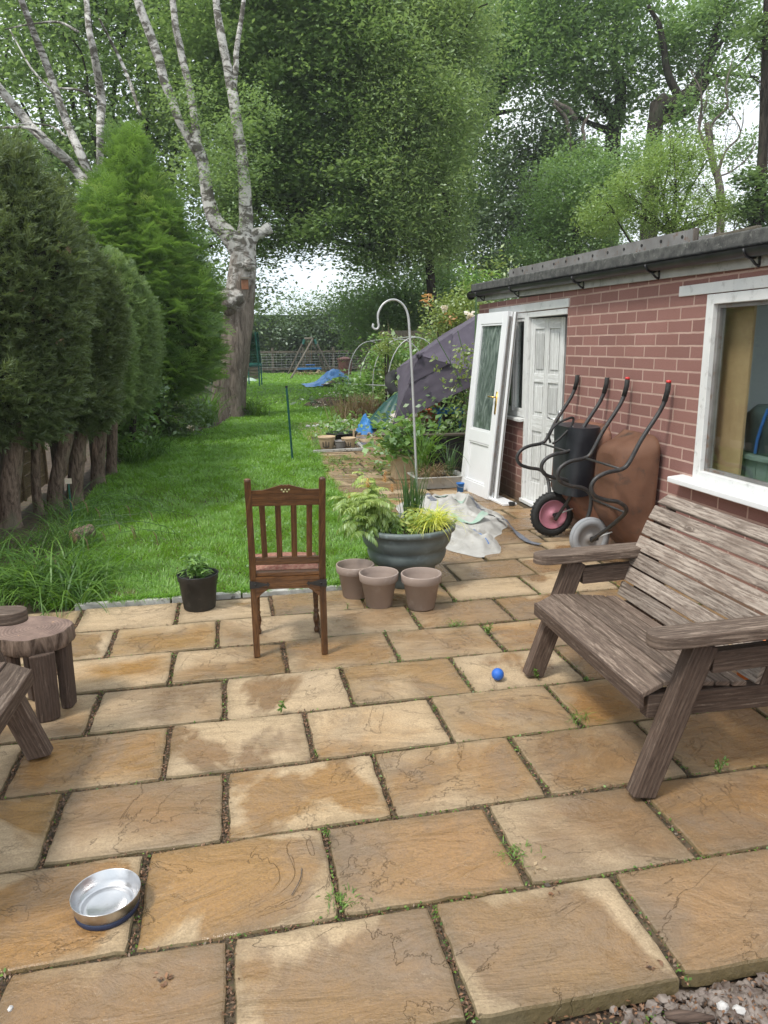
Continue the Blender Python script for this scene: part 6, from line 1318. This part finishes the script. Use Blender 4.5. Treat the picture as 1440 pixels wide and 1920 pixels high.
for k, (p, q_) in enumerate(((A, B1), (B1, C1), (C1, D1), (D1, A))):
    b.grid(panel(VA, AP+(p-AP)*.42*(.9 if k in (3,) else 1)+nn*.035, AP+(q_-AP)*.42+nn*.035, n=10, sag=.04, sd=k+5))
b.build('vent_flap', 'canvas', t, smooth=True)
b = MB(); b.tube([VA-nn*.01, VA+nn*.03], .045, 16); b.tube([VA+nn*.03, VA+nn*.05], .02, 12); b.build('finial', 'canvas', t, smooth=True)
b = MB(); PE = np.array([3.25, 11.1, .05]); b.tube([AP-nn*.02, AP-nn*1.0], .022, 10); b.build('pole', 'blackmetal', t, smooth=True)
for p in (A, B1, C1, D1): b = MB(); b.tube([AP-nn*.03, p-nn*.02], .011, 6); b.build('rib', 'blackmetal', t)
# green tarpaulin heap with tyre
def heap(name, mat, cx, cy, rx, ry, h, seed, par=None, pk=(0, 0), lim=.0, sharp=1.3):
    b = MB(); rows = []
    for r in np.linspace(0, 1, 26):
        row = []
        for a in np.linspace(0, 2*math.pi, 61):
            rad = 1+.12*math.sin(3*a+seed)+.06*math.sin(7*a+seed*2); x = pk[0]*(1-r)+cx+rx*rad*r*math.cos(a); y = pk[1]*(1-r)+cy+ry*rad*r*math.sin(a)
            ff = 2.2 if rx > .3 else 9.; z = h*(1-r**sharp)+(.10 if rx > .3 else .7)*h*(.5-abs(mnoise.noise((x*ff, y*ff, seed)))*2)*(1-r)+.14*h*mnoise.noise((math.cos(a)*3.4, math.sin(a)*3.4, seed+r))*r*(1-r)*3; row.append((x, y, max(lim, z)))
        rows.append(row)
    b.grid(rows); return b.build(name, mat, par, smooth=True)
o = heap('green_tarpaulin', 'tarpgreen', onY(730, 790, 14.4)[0], 14.4, .60, .6, .72, 3, pk=(.2, 0), lim=.10); tag(o, 'dark green tarpaulin draped over a heap beside the path end', 'tarpaulin')
b = MB(); c = gp(700, 812); b.add(*stone((c[0]+.25, c[1]+.15, .1), .17, 2)); b.add(*stone((c[0]+.6, c[1]+.1, .1), .16, 2)); tag(b.build('log_pile', 'bark_oak'), 'dark logs poking out under the green tarpaulin', 'logs')
o = heap('blue_plastic_sheet', 'tarpblue', onY(685, 800, 14.0)[0], 14.0, .19, .18, .30, 5, sharp=1.6); tag(o, 'small crumpled blue plastic sheet at the foot of the green tarpaulin', 'plastic sheet')
o = heap('blue_plastic_sheet', 'tarpblue', onY(748, 800, 13.6)[0], 13.6, .16, .15, .22, 8, sharp=1.6); tag(o, 'small blue plastic scrap under the parasol tip', 'plastic sheet')
c = onY(748, 722, 15.4); b = MB(); pr = [(.24+.11*math.cos(a), .10*math.sin(a)) for a in np.linspace(0, 2*math.pi, 15)]; b.lathe(pr, (0, 0, 0), 40, 'y'); Rm = Matrix.Rotation(.5, 3, 'Z') @ Matrix.Rotation(-.5, 3, 'X'); b.v = [tuple(Rm @ Vector(v_)+Vector(c)) for v_ in b.v]; tag(b.build('tyre', 'rubber', smooth=True), 'black tyre lying on the heap behind the green tarpaulin', 'tyre')
# hoop tunnel
t = thing('hoop_tunnel', 'rusty grey metal hoop frame of a small tunnel over the vegetable bed', 'hoop frame', (4.6, 18, 0))
for i, (pl, pt, ptop, pr_, Y) in enumerate(((653, 0, 640, 735, 19.6), (675, 0, 642, 775, 18.4), (699, 0, 636, 800, 17.2), (727, 0, 632, 830, 16.0))):
    xl, xr = onY(pl, 700, Y)[0], onY(pr_, 700, Y)[0]; zt = onY((pl+pr_)/2, ptop, Y)[2]; cx = (xl+xr)/2; rx = (xr-xl)/2; P = [(xl, Y, 0), (xl, Y, zt*.42)]+[(cx-rx*math.cos(a), Y, zt*.45+zt*.55*math.sin(a)) for a in np.linspace(.1, math.pi-.1, 16)]+[(xr, Y, zt*.42), (xr, Y, 0)]; b = MB(); b.tube(P, .012, 6); b.build('hoop', 'zinc', t, smooth=True)
b = MB(); b.tube([onY(653, 720, 19.6), onY(728, 723, 16)], .014, 6); b.build('side_rail', 'zinc', t); b = MB(); b.tube([onY(694, 639, 19.6), onY(778, 631, 16)], .014, 6); b.build('ridge_rail', 'zinc', t); b = MB(); b.tube([onY(654, 720, 19.6), gp(668, 752)], .014, 6); b.build('brace', 'zinc', t)
shrub('vegetable_bed', 'leafy climbing vegetables and weeds inside the metal hoop frame', 720, 720, 18, [(720, 660, .4, 18), (730, 700, .45, 18), (700, 730, .45, 18), (680, 735, .4, 19), (740, 680, .35, 17.5), (770, 680, .5, 19.5), (800, 660, .5, 20), (650, 730, .4, 21), (735, 740, .4, 17), (790, 720, .6, 18)], 250, 34, .16, .10, 'green')
shrub('vine', 'yellowing climber hanging inside the nearest metal hoops', 725, 650, 16.6, [(722, 660, .22), (735, 690, .22), (728, 640, .2), (745, 720, .2), (738, 740, .2)], 60, 26, .09, .07, 'rose', jit=.15)
t = thing('lavender_bush', 'dry brown lavender bush left of the green tarpaulin', 'bush', gp(678, 785)); n = 800; c = gp(678, 785); Bp = c+rng.normal(size=(n, 3))*[.28, .2, .02]; V, F, K = blades(Bp, .62*(.6+.5*rng.random(n)), np.full(n, .012), R(88)-R(40)*rng.random(n), R(75)-R(40)*rng.random(n), 5); npmesh('stems', V, F, 'dry', t, np.repeat(rng.random(n)*.5, K*2))
C_ = c+np.array([0, 0, .3])+rng.normal(size=(500, 3))*[.28, .2, .12]; V, F, r_ = leafarr(C_, .06, .25, .4); npmesh('foliage', V, F, 'strap', t, r_*.5)
# ground details beyond
o = heap('soil_mound', 'soil', onY(628, 750, 21)[0], 21.3, .95, .8, .22, 2, sharp=2); tag(o, 'low mound of bare brown soil on the lawn', 'soil mound')
C_ = onY(590, 752, 21)+rng.normal(size=(60, 3))*[.25, .2, .08]; V, F, r_ = leafarr(C_, .16, .5, .5); tag(npmesh('cut_branch', V, F, 'leaf_ivy', None, r_), 'grey-green cut leafy branch lying left of the soil mound', 'branch')
c = gp(642, 742); C_ = c+rng.normal(size=(50, 3))*[.3, .3, .04]+[0, 0, .05]; V, F, r_ = leafarr(C_, .14, .5, .5); tag(npmesh('white_rag', V, F, 'petal', None, r_), 'scrap of white cloth on the grass beyond the soil mound', 'cloth')
C_ = onY(598, 765, 20)+rng.normal(size=(60, 3))*[.2, .2, .1]; V, F, r_ = leafarr(C_, .05, .5, .5); tag(npmesh('daisy_patch', V, F, 'petal', None, r_), 'patch of tiny pale flowers in the lawn before the soil mound', 'flowers')
# blue tarpaulin pile
cx = onY(615, 720, 31)[0]; t = thing('blue_tarpaulin', 'bright blue tarpaulin bunched over a timber pile at the end of the lawn', 'tarpaulin', (cx, 31, 0)); b = MB(); rows = []
for i in range(30):
    u = i/29; row = []
    for j in range(26):
        v = j/25; x = cx-1.0+2.0*u; y = 30.3+1.8*v; hh = .55*math.exp(-((u-.66)/.30)**2)*(1-.5*(2*v-1)**4)+.06; z = hh*(1 if v > .18 else .3+.7*(v/.18 if u < .35 or u > .8 else 1.0)) ; z += .10*(1-abs(mnoise.noise((u*7+v*3, v*6, 2)))*3)*min(1, hh*2); y += .15*mnoise.noise((u*6, v*4, 4)); row.append((x, y, max(.02, z)))
    rows.append(row)
b.grid(rows); b.build('sheet', 'tarpblue', t, smooth=True)
PLK = ['grey plank lowest under the blue tarpaulin', 'white painted board second from the left under the blue tarpaulin', 'tan plank in the middle of the pile under the blue tarpaulin', 'grey plank right of the tan one under the blue tarpaulin', 'white painted board farthest right under the blue tarpaulin']
for k in range(5): b = MB(); b.beam((cx-.35+.13*k, 30.1-.03*k, .10+.05*(k % 4)), (cx+.75+.05*k, 31.0, .25+.04*(k % 3)), .14, .03, (0, 1, .2)); tag(b.build('plank', ('greywood', 'whitepaint', 'fence')[k % 3]), PLK[k], 'plank', 'planks under the blue tarpaulin')
# swing frame
Ys = 44; t = thing('swing_frame', 'wooden A-frame garden swing with green brackets at the end of the lawn', 'swing', (onY(585, 690, Ys)[0], Ys, 0))
q = lambda x, y, Y=Ys: onY(x, y, Y)
topA, topB = q(586, 634, Ys-1.0), q(568, 634, Ys+1.6)
b = MB(); b.tube([q(572, 635, Ys+1.2), q(586, 635, Ys-1)], .07, 8); b.build('top_beam', 'greywood', t)
for (a, c_, nm) in ((q(586, 636, Ys-1.), gp(545, 710), 'leg'), (q(584, 640, Ys-1.), q(615, 700, Ys-1), 'leg'), (q(571, 636, Ys+1.2), q(540, 698, Ys+1.2), 'leg'), (q(590, 636, Ys+1.2), q(622, 695, Ys+1.2), 'leg')): b = MB(); c2 = np.array([c_[0], c_[1], 0.]); b.tube([a, c2], .05, 8); b.build(nm, 'greywood', t)
for x in (570, 590): b = MB(); b.beam(q(x, 636, Ys), q(x+(3 if x > 580 else -2), 645, Ys), .12, .12); b.build('bracket', 'netgreen', t)
for x in (574, 578, 583): b = MB(); b.tube([q(x, 638, Ys), q(x+2, 683, Ys)], .014, 5); b.build('rope', 'dry', t)
b = MB(); b.beam(q(574, 684, Ys), q(590, 684, Ys), .25, .05); b.build('seat', 'bluep', t)
# field fence across the end
t = thing('rail_fence', 'weathered post and rail fence with wire mesh at the end of the lawn', 'fence', (4, 47.5, 0))
for x in np.arange(1.0, 16, 1.9): b = MB(); b.box(x, x+.14, 47.4, 47.54, -.1, 1.55); b.build('post', 'greywood', t)
for z in (.18, 1.22): b = MB(); b.box(1.0, 16.2, 47.34, 47.395, z, z+.13); b.build('rail', 'greywood', t)
b = MB()
for z in np.arange(.35, 1.2, .16): b.tube([(1.0, 47.33, z), (16, 47.33, z)], .007, 4)
for x in np.arange(1.1, 16, .3): b.tube([(x, 47.33, .2), (x, 47.33, 1.2)], .005, 4)
b.build('wire_mesh', 'zinc', t)
c = onY(647, 690, 42); t = thing('brown_bin', 'reddish brown lidded bin in front of the far hedge', 'bin', (c[0], 42, 0)); b = MB(); b.lathe([(.001, 0), (.34, 0), (.42, .85), (.001, .85)], (c[0], 42, 0), 4*6); b.build('body', 'binbrown', t); b = MB(); b.lathe([(.001, .86), (.46, .86), (.46, .93), (.1, 1.02), (.001, 1.02)], (c[0], 42, 0), 24); b.build('lid', 'binbrown', t)
c = onY(572, 690, 45); b = MB(); b.box(c[0]-.5, c[0]+.9, 44.3, 45.2, .28, .36); tag(b.build('paddling_sheet', 'tarpblue'), 'flat blue sheet lying under the swing frame', 'sheet')
C_ = onY(590, 700, 43)+rng.normal(size=(160, 3))*[.8, .4, .06]; V, F, r_ = leafarr(C_, .2, .3, .6); tag(npmesh('straw_heap', V, F, 'dry', None, r_), 'pile of pale dry cuttings between swing and blue tarpaulin', 'cuttings', kind='stuff')
# trampoline with net, behind the birch
Yt = 33; cx = onY(440, 690, Yt)[0]; rt_ = onY(490, 690, Yt)[0]-cx; t = thing('trampoline', 'trampoline with green safety net half hidden behind the birch trunk', 'trampoline', (cx, Yt, 0)); zb = onY(480, 684, Yt)[2]; zt = onY(480, 625, Yt)[2]
b = MB(); b.lathe([(rt_*1.02, zb-.05), (rt_*1.04, zb), (rt_, zb+.06), (rt_*.9, zb+.02)], (cx, Yt, 0), 32); b.build('pad', 'netgreen', t, smooth=True)
b = MB(); b.lathe([(rt_, zb+.05), (rt_*.97, (zb+zt)/2), (rt_*.93, zt)], (cx, Yt, 0), 32); b.build('net', 'net', t)
for k in range(8):
    a = 2*math.pi*(k+.3)/8; b = MB(); b.tube([(cx+rt_*1.03*math.cos(a), Yt+rt_*1.03*math.sin(a), 0), (cx+rt_*1.03*math.cos(a), Yt+rt_*1.03*math.sin(a), zb), (cx+rt_*.95*math.cos(a), Yt+rt_*.95*math.sin(a), zt+.05)], .035, 6); b.build('upright', 'netgreen', t)
o = heap('pale_green_sheet', 'sackprint', G(463, 708)[0], 37, .45, .3, .18, 5); tag(o, 'pale mint green sheet on the grass right of the birch', 'sheet')
c = onY(478, 700, 39); b = MB()
for k in range(5): b.box(c[0]-.35, c[0]+.25, 39, 39.8, k*.16, k*.16+.12)
tag(b.build('pallet_stack', 'greywood'), 'stack of grey pallets behind the trampoline net', 'pallets')

# ------------------------------------------------------------------ clutter between path and outbuilding
c = gp(775, 885); t = thing('cream_trough', 'weathered cream rectangular planter with leafy strawberry plant', 'planter', c+[.1, .25, 0]); cx, cy = 2.15, 9.05
cc = onY(768, 880, 9.0); x0 = cc[0]; b = MB(); b.box(x0-.20, x0+.22, 8.95, 9.2, .004, .26); b.build('trough', 'cream', t, bevel=.01); b = MB(); b.box(x0-.215, x0+.235, 8.935, 9.215, .262, .30); b.build('rim', 'cream', t, bevel=.006)
C_ = np.array([x0-.02, 9.05, .5])+rng.normal(size=(340, 3))*[.20, .14, .12]; V, F, r_ = leafarr(C_, .12, .8, .7); npmesh('foliage', V, F, 'green', t, r_*.8)
t = thing('grey_tray', 'long pale grey plastic tray planted with untidy grass', 'tray', (2.45, 8.5, 0)); b = MB()
def rrect(cx, cy, hx, hy, r, z): 
    o = []
    for sx, sy, a0 in ((1, 1, 0), (-1, 1, 90), (-1, -1, 180), (1, -1, 270)):
        for k in range(5): a = R(a0+k*22.5); o.append((cx+sx*(hx-r)+r*math.cos(a), cy+sy*(hy-r)+r*math.sin(a), z))
    return o+[o[0]]
tcx, tcy = 2.42, 8.45; b.grid([rrect(tcx, tcy, .26, .17, .05, .004), rrect(tcx, tcy, .29, .20, .05, .13), rrect(tcx, tcy, .32, .22, .05, .135), rrect(tcx, tcy, .32, .22, .05, .15), rrect(tcx, tcy, .28, .19, .05, .145), rrect(tcx, tcy, .26, .17, .05, .11)]); b.build('tray', 'fascia', t, smooth=True)
b = MB(); b.add([(x, y, .112) for x, y, z in rrect(tcx, tcy, .27, .18, .05, 0)[:-1]], [tuple(range(20))]); b.build('compost', 'compost', t)
ct = [np.array([tcx-.12, tcy, .12]), np.array([tcx, tcy+.03, .12]), np.array([tcx-.06, tcy-.05, .12])]
tag(tuft('tray_grass', ct, 90, .36, .007, .05, (75, 10), (0, -60), 'dry', None, 6), 'brown and green shaggy grass growing in the pale grey tray', 'grass')
tag(tuft('tall_grass', [np.array([tcx-.16, tcy+.12, .12])], 80, .95, .012, .05, (90, 76), (60, -75), 'strap', None, 9), 'tall narrow bunch of light green grass rising beside the grey tray', 'grass')
tag(tuft('tray_reed', [np.array([tcx+.16, tcy, .12])], 40, .45, .009, .03, (88, 55), (60, 10), 'spike', None, 6), 'green reed tuft at the right end of the pale grey tray', 'grass')
c = gp(863, 922); t = thing('blue_bucket', 'tiny blue bucket at the foot of the leaning glazed door', 'bucket', c); b = MB(); b.lathe([(.001, 0), (.035, 0), (.045, .095), (.048, .095), (.048, .105), (.042, .105), (.034, .01), (.001, .01)], c, 24); b.build('pail', 'bluep', t, smooth=True); b = MB(); b.tube([c+[-.046, 0, .098], c+[-.04, -.045, .07], c+[0, -.06, .06], c+[.04, -.045, .07], c+[.046, 0, .098]], .002, 5); b.build('handle', 'zinc', t)
t = thing('raised_bed', 'black timber raised bed box behind the leaning glazed door', 'raised bed', (2.8, 9.6, 0))
b = MB(); b.box(2.42, 3.4, 9.25, 9.29, .0, .50); b.box(2.42, 2.46, 9.291, 10.4, .0, .50); b.box(2.46, 3.4, 10.36, 10.4, 0, .5); b.build('board', 'blackpot', t, bevel=.005); b = MB(); b.box(2.38, 3.42, 9.2, 9.31, .502, .53); b.box(2.38, 2.48, 9.312, 10.42, .502, .53); b.build('cap_board', 'greywood', t, bevel=.004); b = MB(); b.box(2.465, 3.4, 9.295, 10.355, .0, .44); b.build('compost', 'compost', t)
b = MB(); c = onY(838, 800, 10.7); b.box(c[0]-.08, c[0]+.08, 10.62, 10.78, 0, 1.05); tag(b.build('timber_post', 'greywood', bevel=.01), 'thick old timber post under the parasol canopy', 'post')
c = onY(838, 770, 10.5); t = thing('blue_stand', 'bright blue painted stand half hidden by plants under the parasol', 'stand', (c[0], 10.5, 0)); b = MB(); z = c[2]; b.box(c[0]-.20, c[0]+.19, 10.3, 10.6, z-.03, z+.04); b.build('top', 'bluep', t)
for dx in (-.14, .15): b = MB(); b.beam((c[0]+dx, 10.35, z-.032), (c[0]+dx*1.3-.02, 10.35, .002), .05, .03); b.build('leg', 'bluep', t)
c = onY(777, 790, 11.8)
for k in range(4):
    cx, cy, zz = c[0]+.0+.30*(k // 2), 11.8, .0+.14*(k % 2)+.42; b = MB(); b.lathe([(.001, 0), (.11, 0), (.15, .19), (.165, .19), (.165, .24), (.15, .24), (.10, .02), (.001, .02)], (cx, cy, zz), 28); o = b.build('orange_pot', 'terracotta', smooth=True); tag(o, ('lower orange pot of the left stack under the parasol edge', 'upper orange pot of the left stack under the parasol edge', 'lower orange pot of the right stack under the parasol edge', 'upper orange pot of the right stack under the parasol edge')[k], 'pot', 'orange pots stacked under the parasol')
b = MB(); b.box(c[0]-.22, c[0]+.55, 11.6, 12.1, 0, .415); tag(b.build('wooden_crate', 'greywood', bevel=.01), 'old wooden crate carrying the orange pots under the parasol', 'crate')
C_ = onY(757, 790, 11.0)+rng.normal(size=(40, 3))*[.1, .1, .12]; V, F, r_ = leafarr(C_, .16, .7, .3); tag(npmesh('white_rag', V, F, 'petal', None, r_), 'white rag hanging beside the orange pots', 'cloth')
def bushy(lab, px, py, Y, s, n, size, mat, name='leafy_plant'):
    c = onY(px, py, Y); t = thing(name, lab, 'plant', (c[0], Y, 0)); b = MB()
    for k in range(5): a = k*1.3; b.tube([(c[0], Y, 0), (c[0]+.3*s[0]*math.cos(a), Y+.3*s[1]*math.sin(a), c[2]*.6), (c[0]+s[0]*.8*math.cos(a), Y+s[1]*.8*math.sin(a), c[2])], .006, 5)
    b.build('stem', 'green', t); C_ = c+rng.normal(size=(n, 3))*np.array(s); C_[:, 2] = np.maximum(C_[:, 2], .05); V, F, r_ = leafarr(C_, size, .55, .5); npmesh('foliage', V, F, mat, t, r_); return t
bushy('dark leafy climber tangled round the blue stand under the parasol', 850, 790, 10.1, (.28, .15, .25), 420, .085, 'leaf_oak')
bushy('grey-green leafy plant beneath the parasol above the blue stand', 830, 750, 10.9, (.28, .2, .14), 300, .08, 'green')
bushy('reddish green low shrub in front of the orange pots', 775, 810, 10.6, (.30, .2, .14), 380, .09, 'leaf_beech')
bushy('yellow-tipped small plant at the path edge', 742, 828, 11.9, (.16, .15, .09), 140, .08, 'sorb')
bushy('sprawling green plant in the raised bed behind the door', 860, 850, 9.7, (.25, .25, .14), 320, .07, 'leaf_oak')
bushy('dense dark plants behind the parasol by the outbuilding end', 880, 760, 12.6, (.6, .3, .45), 900, .12, 'leaf_dark')
bushy('green weeds along the path edge left of the raised bed', 755, 855, 9.9, (.22, .3, .08), 260, .08, 'green')
bushy('leafy weeds where the path meets the lavender bush', 690, 792, 15.5, (.5, .3, .1), 260, .13, 'green')
# boundary behind the clutter, right side
t = thing('boundary_fence', 'dark weathered timber fence behind the hoop frame on the right', 'fence', (5.6, 14, 0))
for k in range(6): b = MB(); y = 9.2+k*1.85; b.box(5.55+.18*k, 5.60+.18*k, y, y+1.75, 0, 1.75); b.build('panel', 'greywood', t); b = MB(); b.box(5.52+.18*k, 5.63+.18*k, y+1.752, y+1.848, -.1, 1.85); b.build('post', 'greywood', t)
b = MB(); p0 = onY(770, 640, 21); b.box(p0[0]-.9, p0[0]+2.6, 20.96, 21.0, .0, 2.05); tag(b.build('garden_screen', 'greywood'), 'dark timber screen seen through the metal hoops', 'screen')

# ------------------------------------------------------------------ moist summer air
b = MB(); b.box(-46, 72, -20, 82, -1.5, 27); hz = b.build('haze', None)
hm = bpy.data.materials.new('haze_air'); hm.use_nodes = True; ht = hm.node_tree; ht.nodes.remove(ht.nodes['Principled BSDF'])
pv = ht.nodes.new('ShaderNodeVolumePrincipled'); pv.inputs['Color'].default_value = (.93, .96, 1, 1); pv.inputs['Density'].default_value = .0010; pv.inputs['Anisotropy'].default_value = .2
ht.links.new(pv.outputs[0], ht.nodes['Material Output'].inputs['Volume']); hz.data.materials.append(hm); tag(hz, 'thin pale haze in the air over the garden', 'haze', kind='stuff')
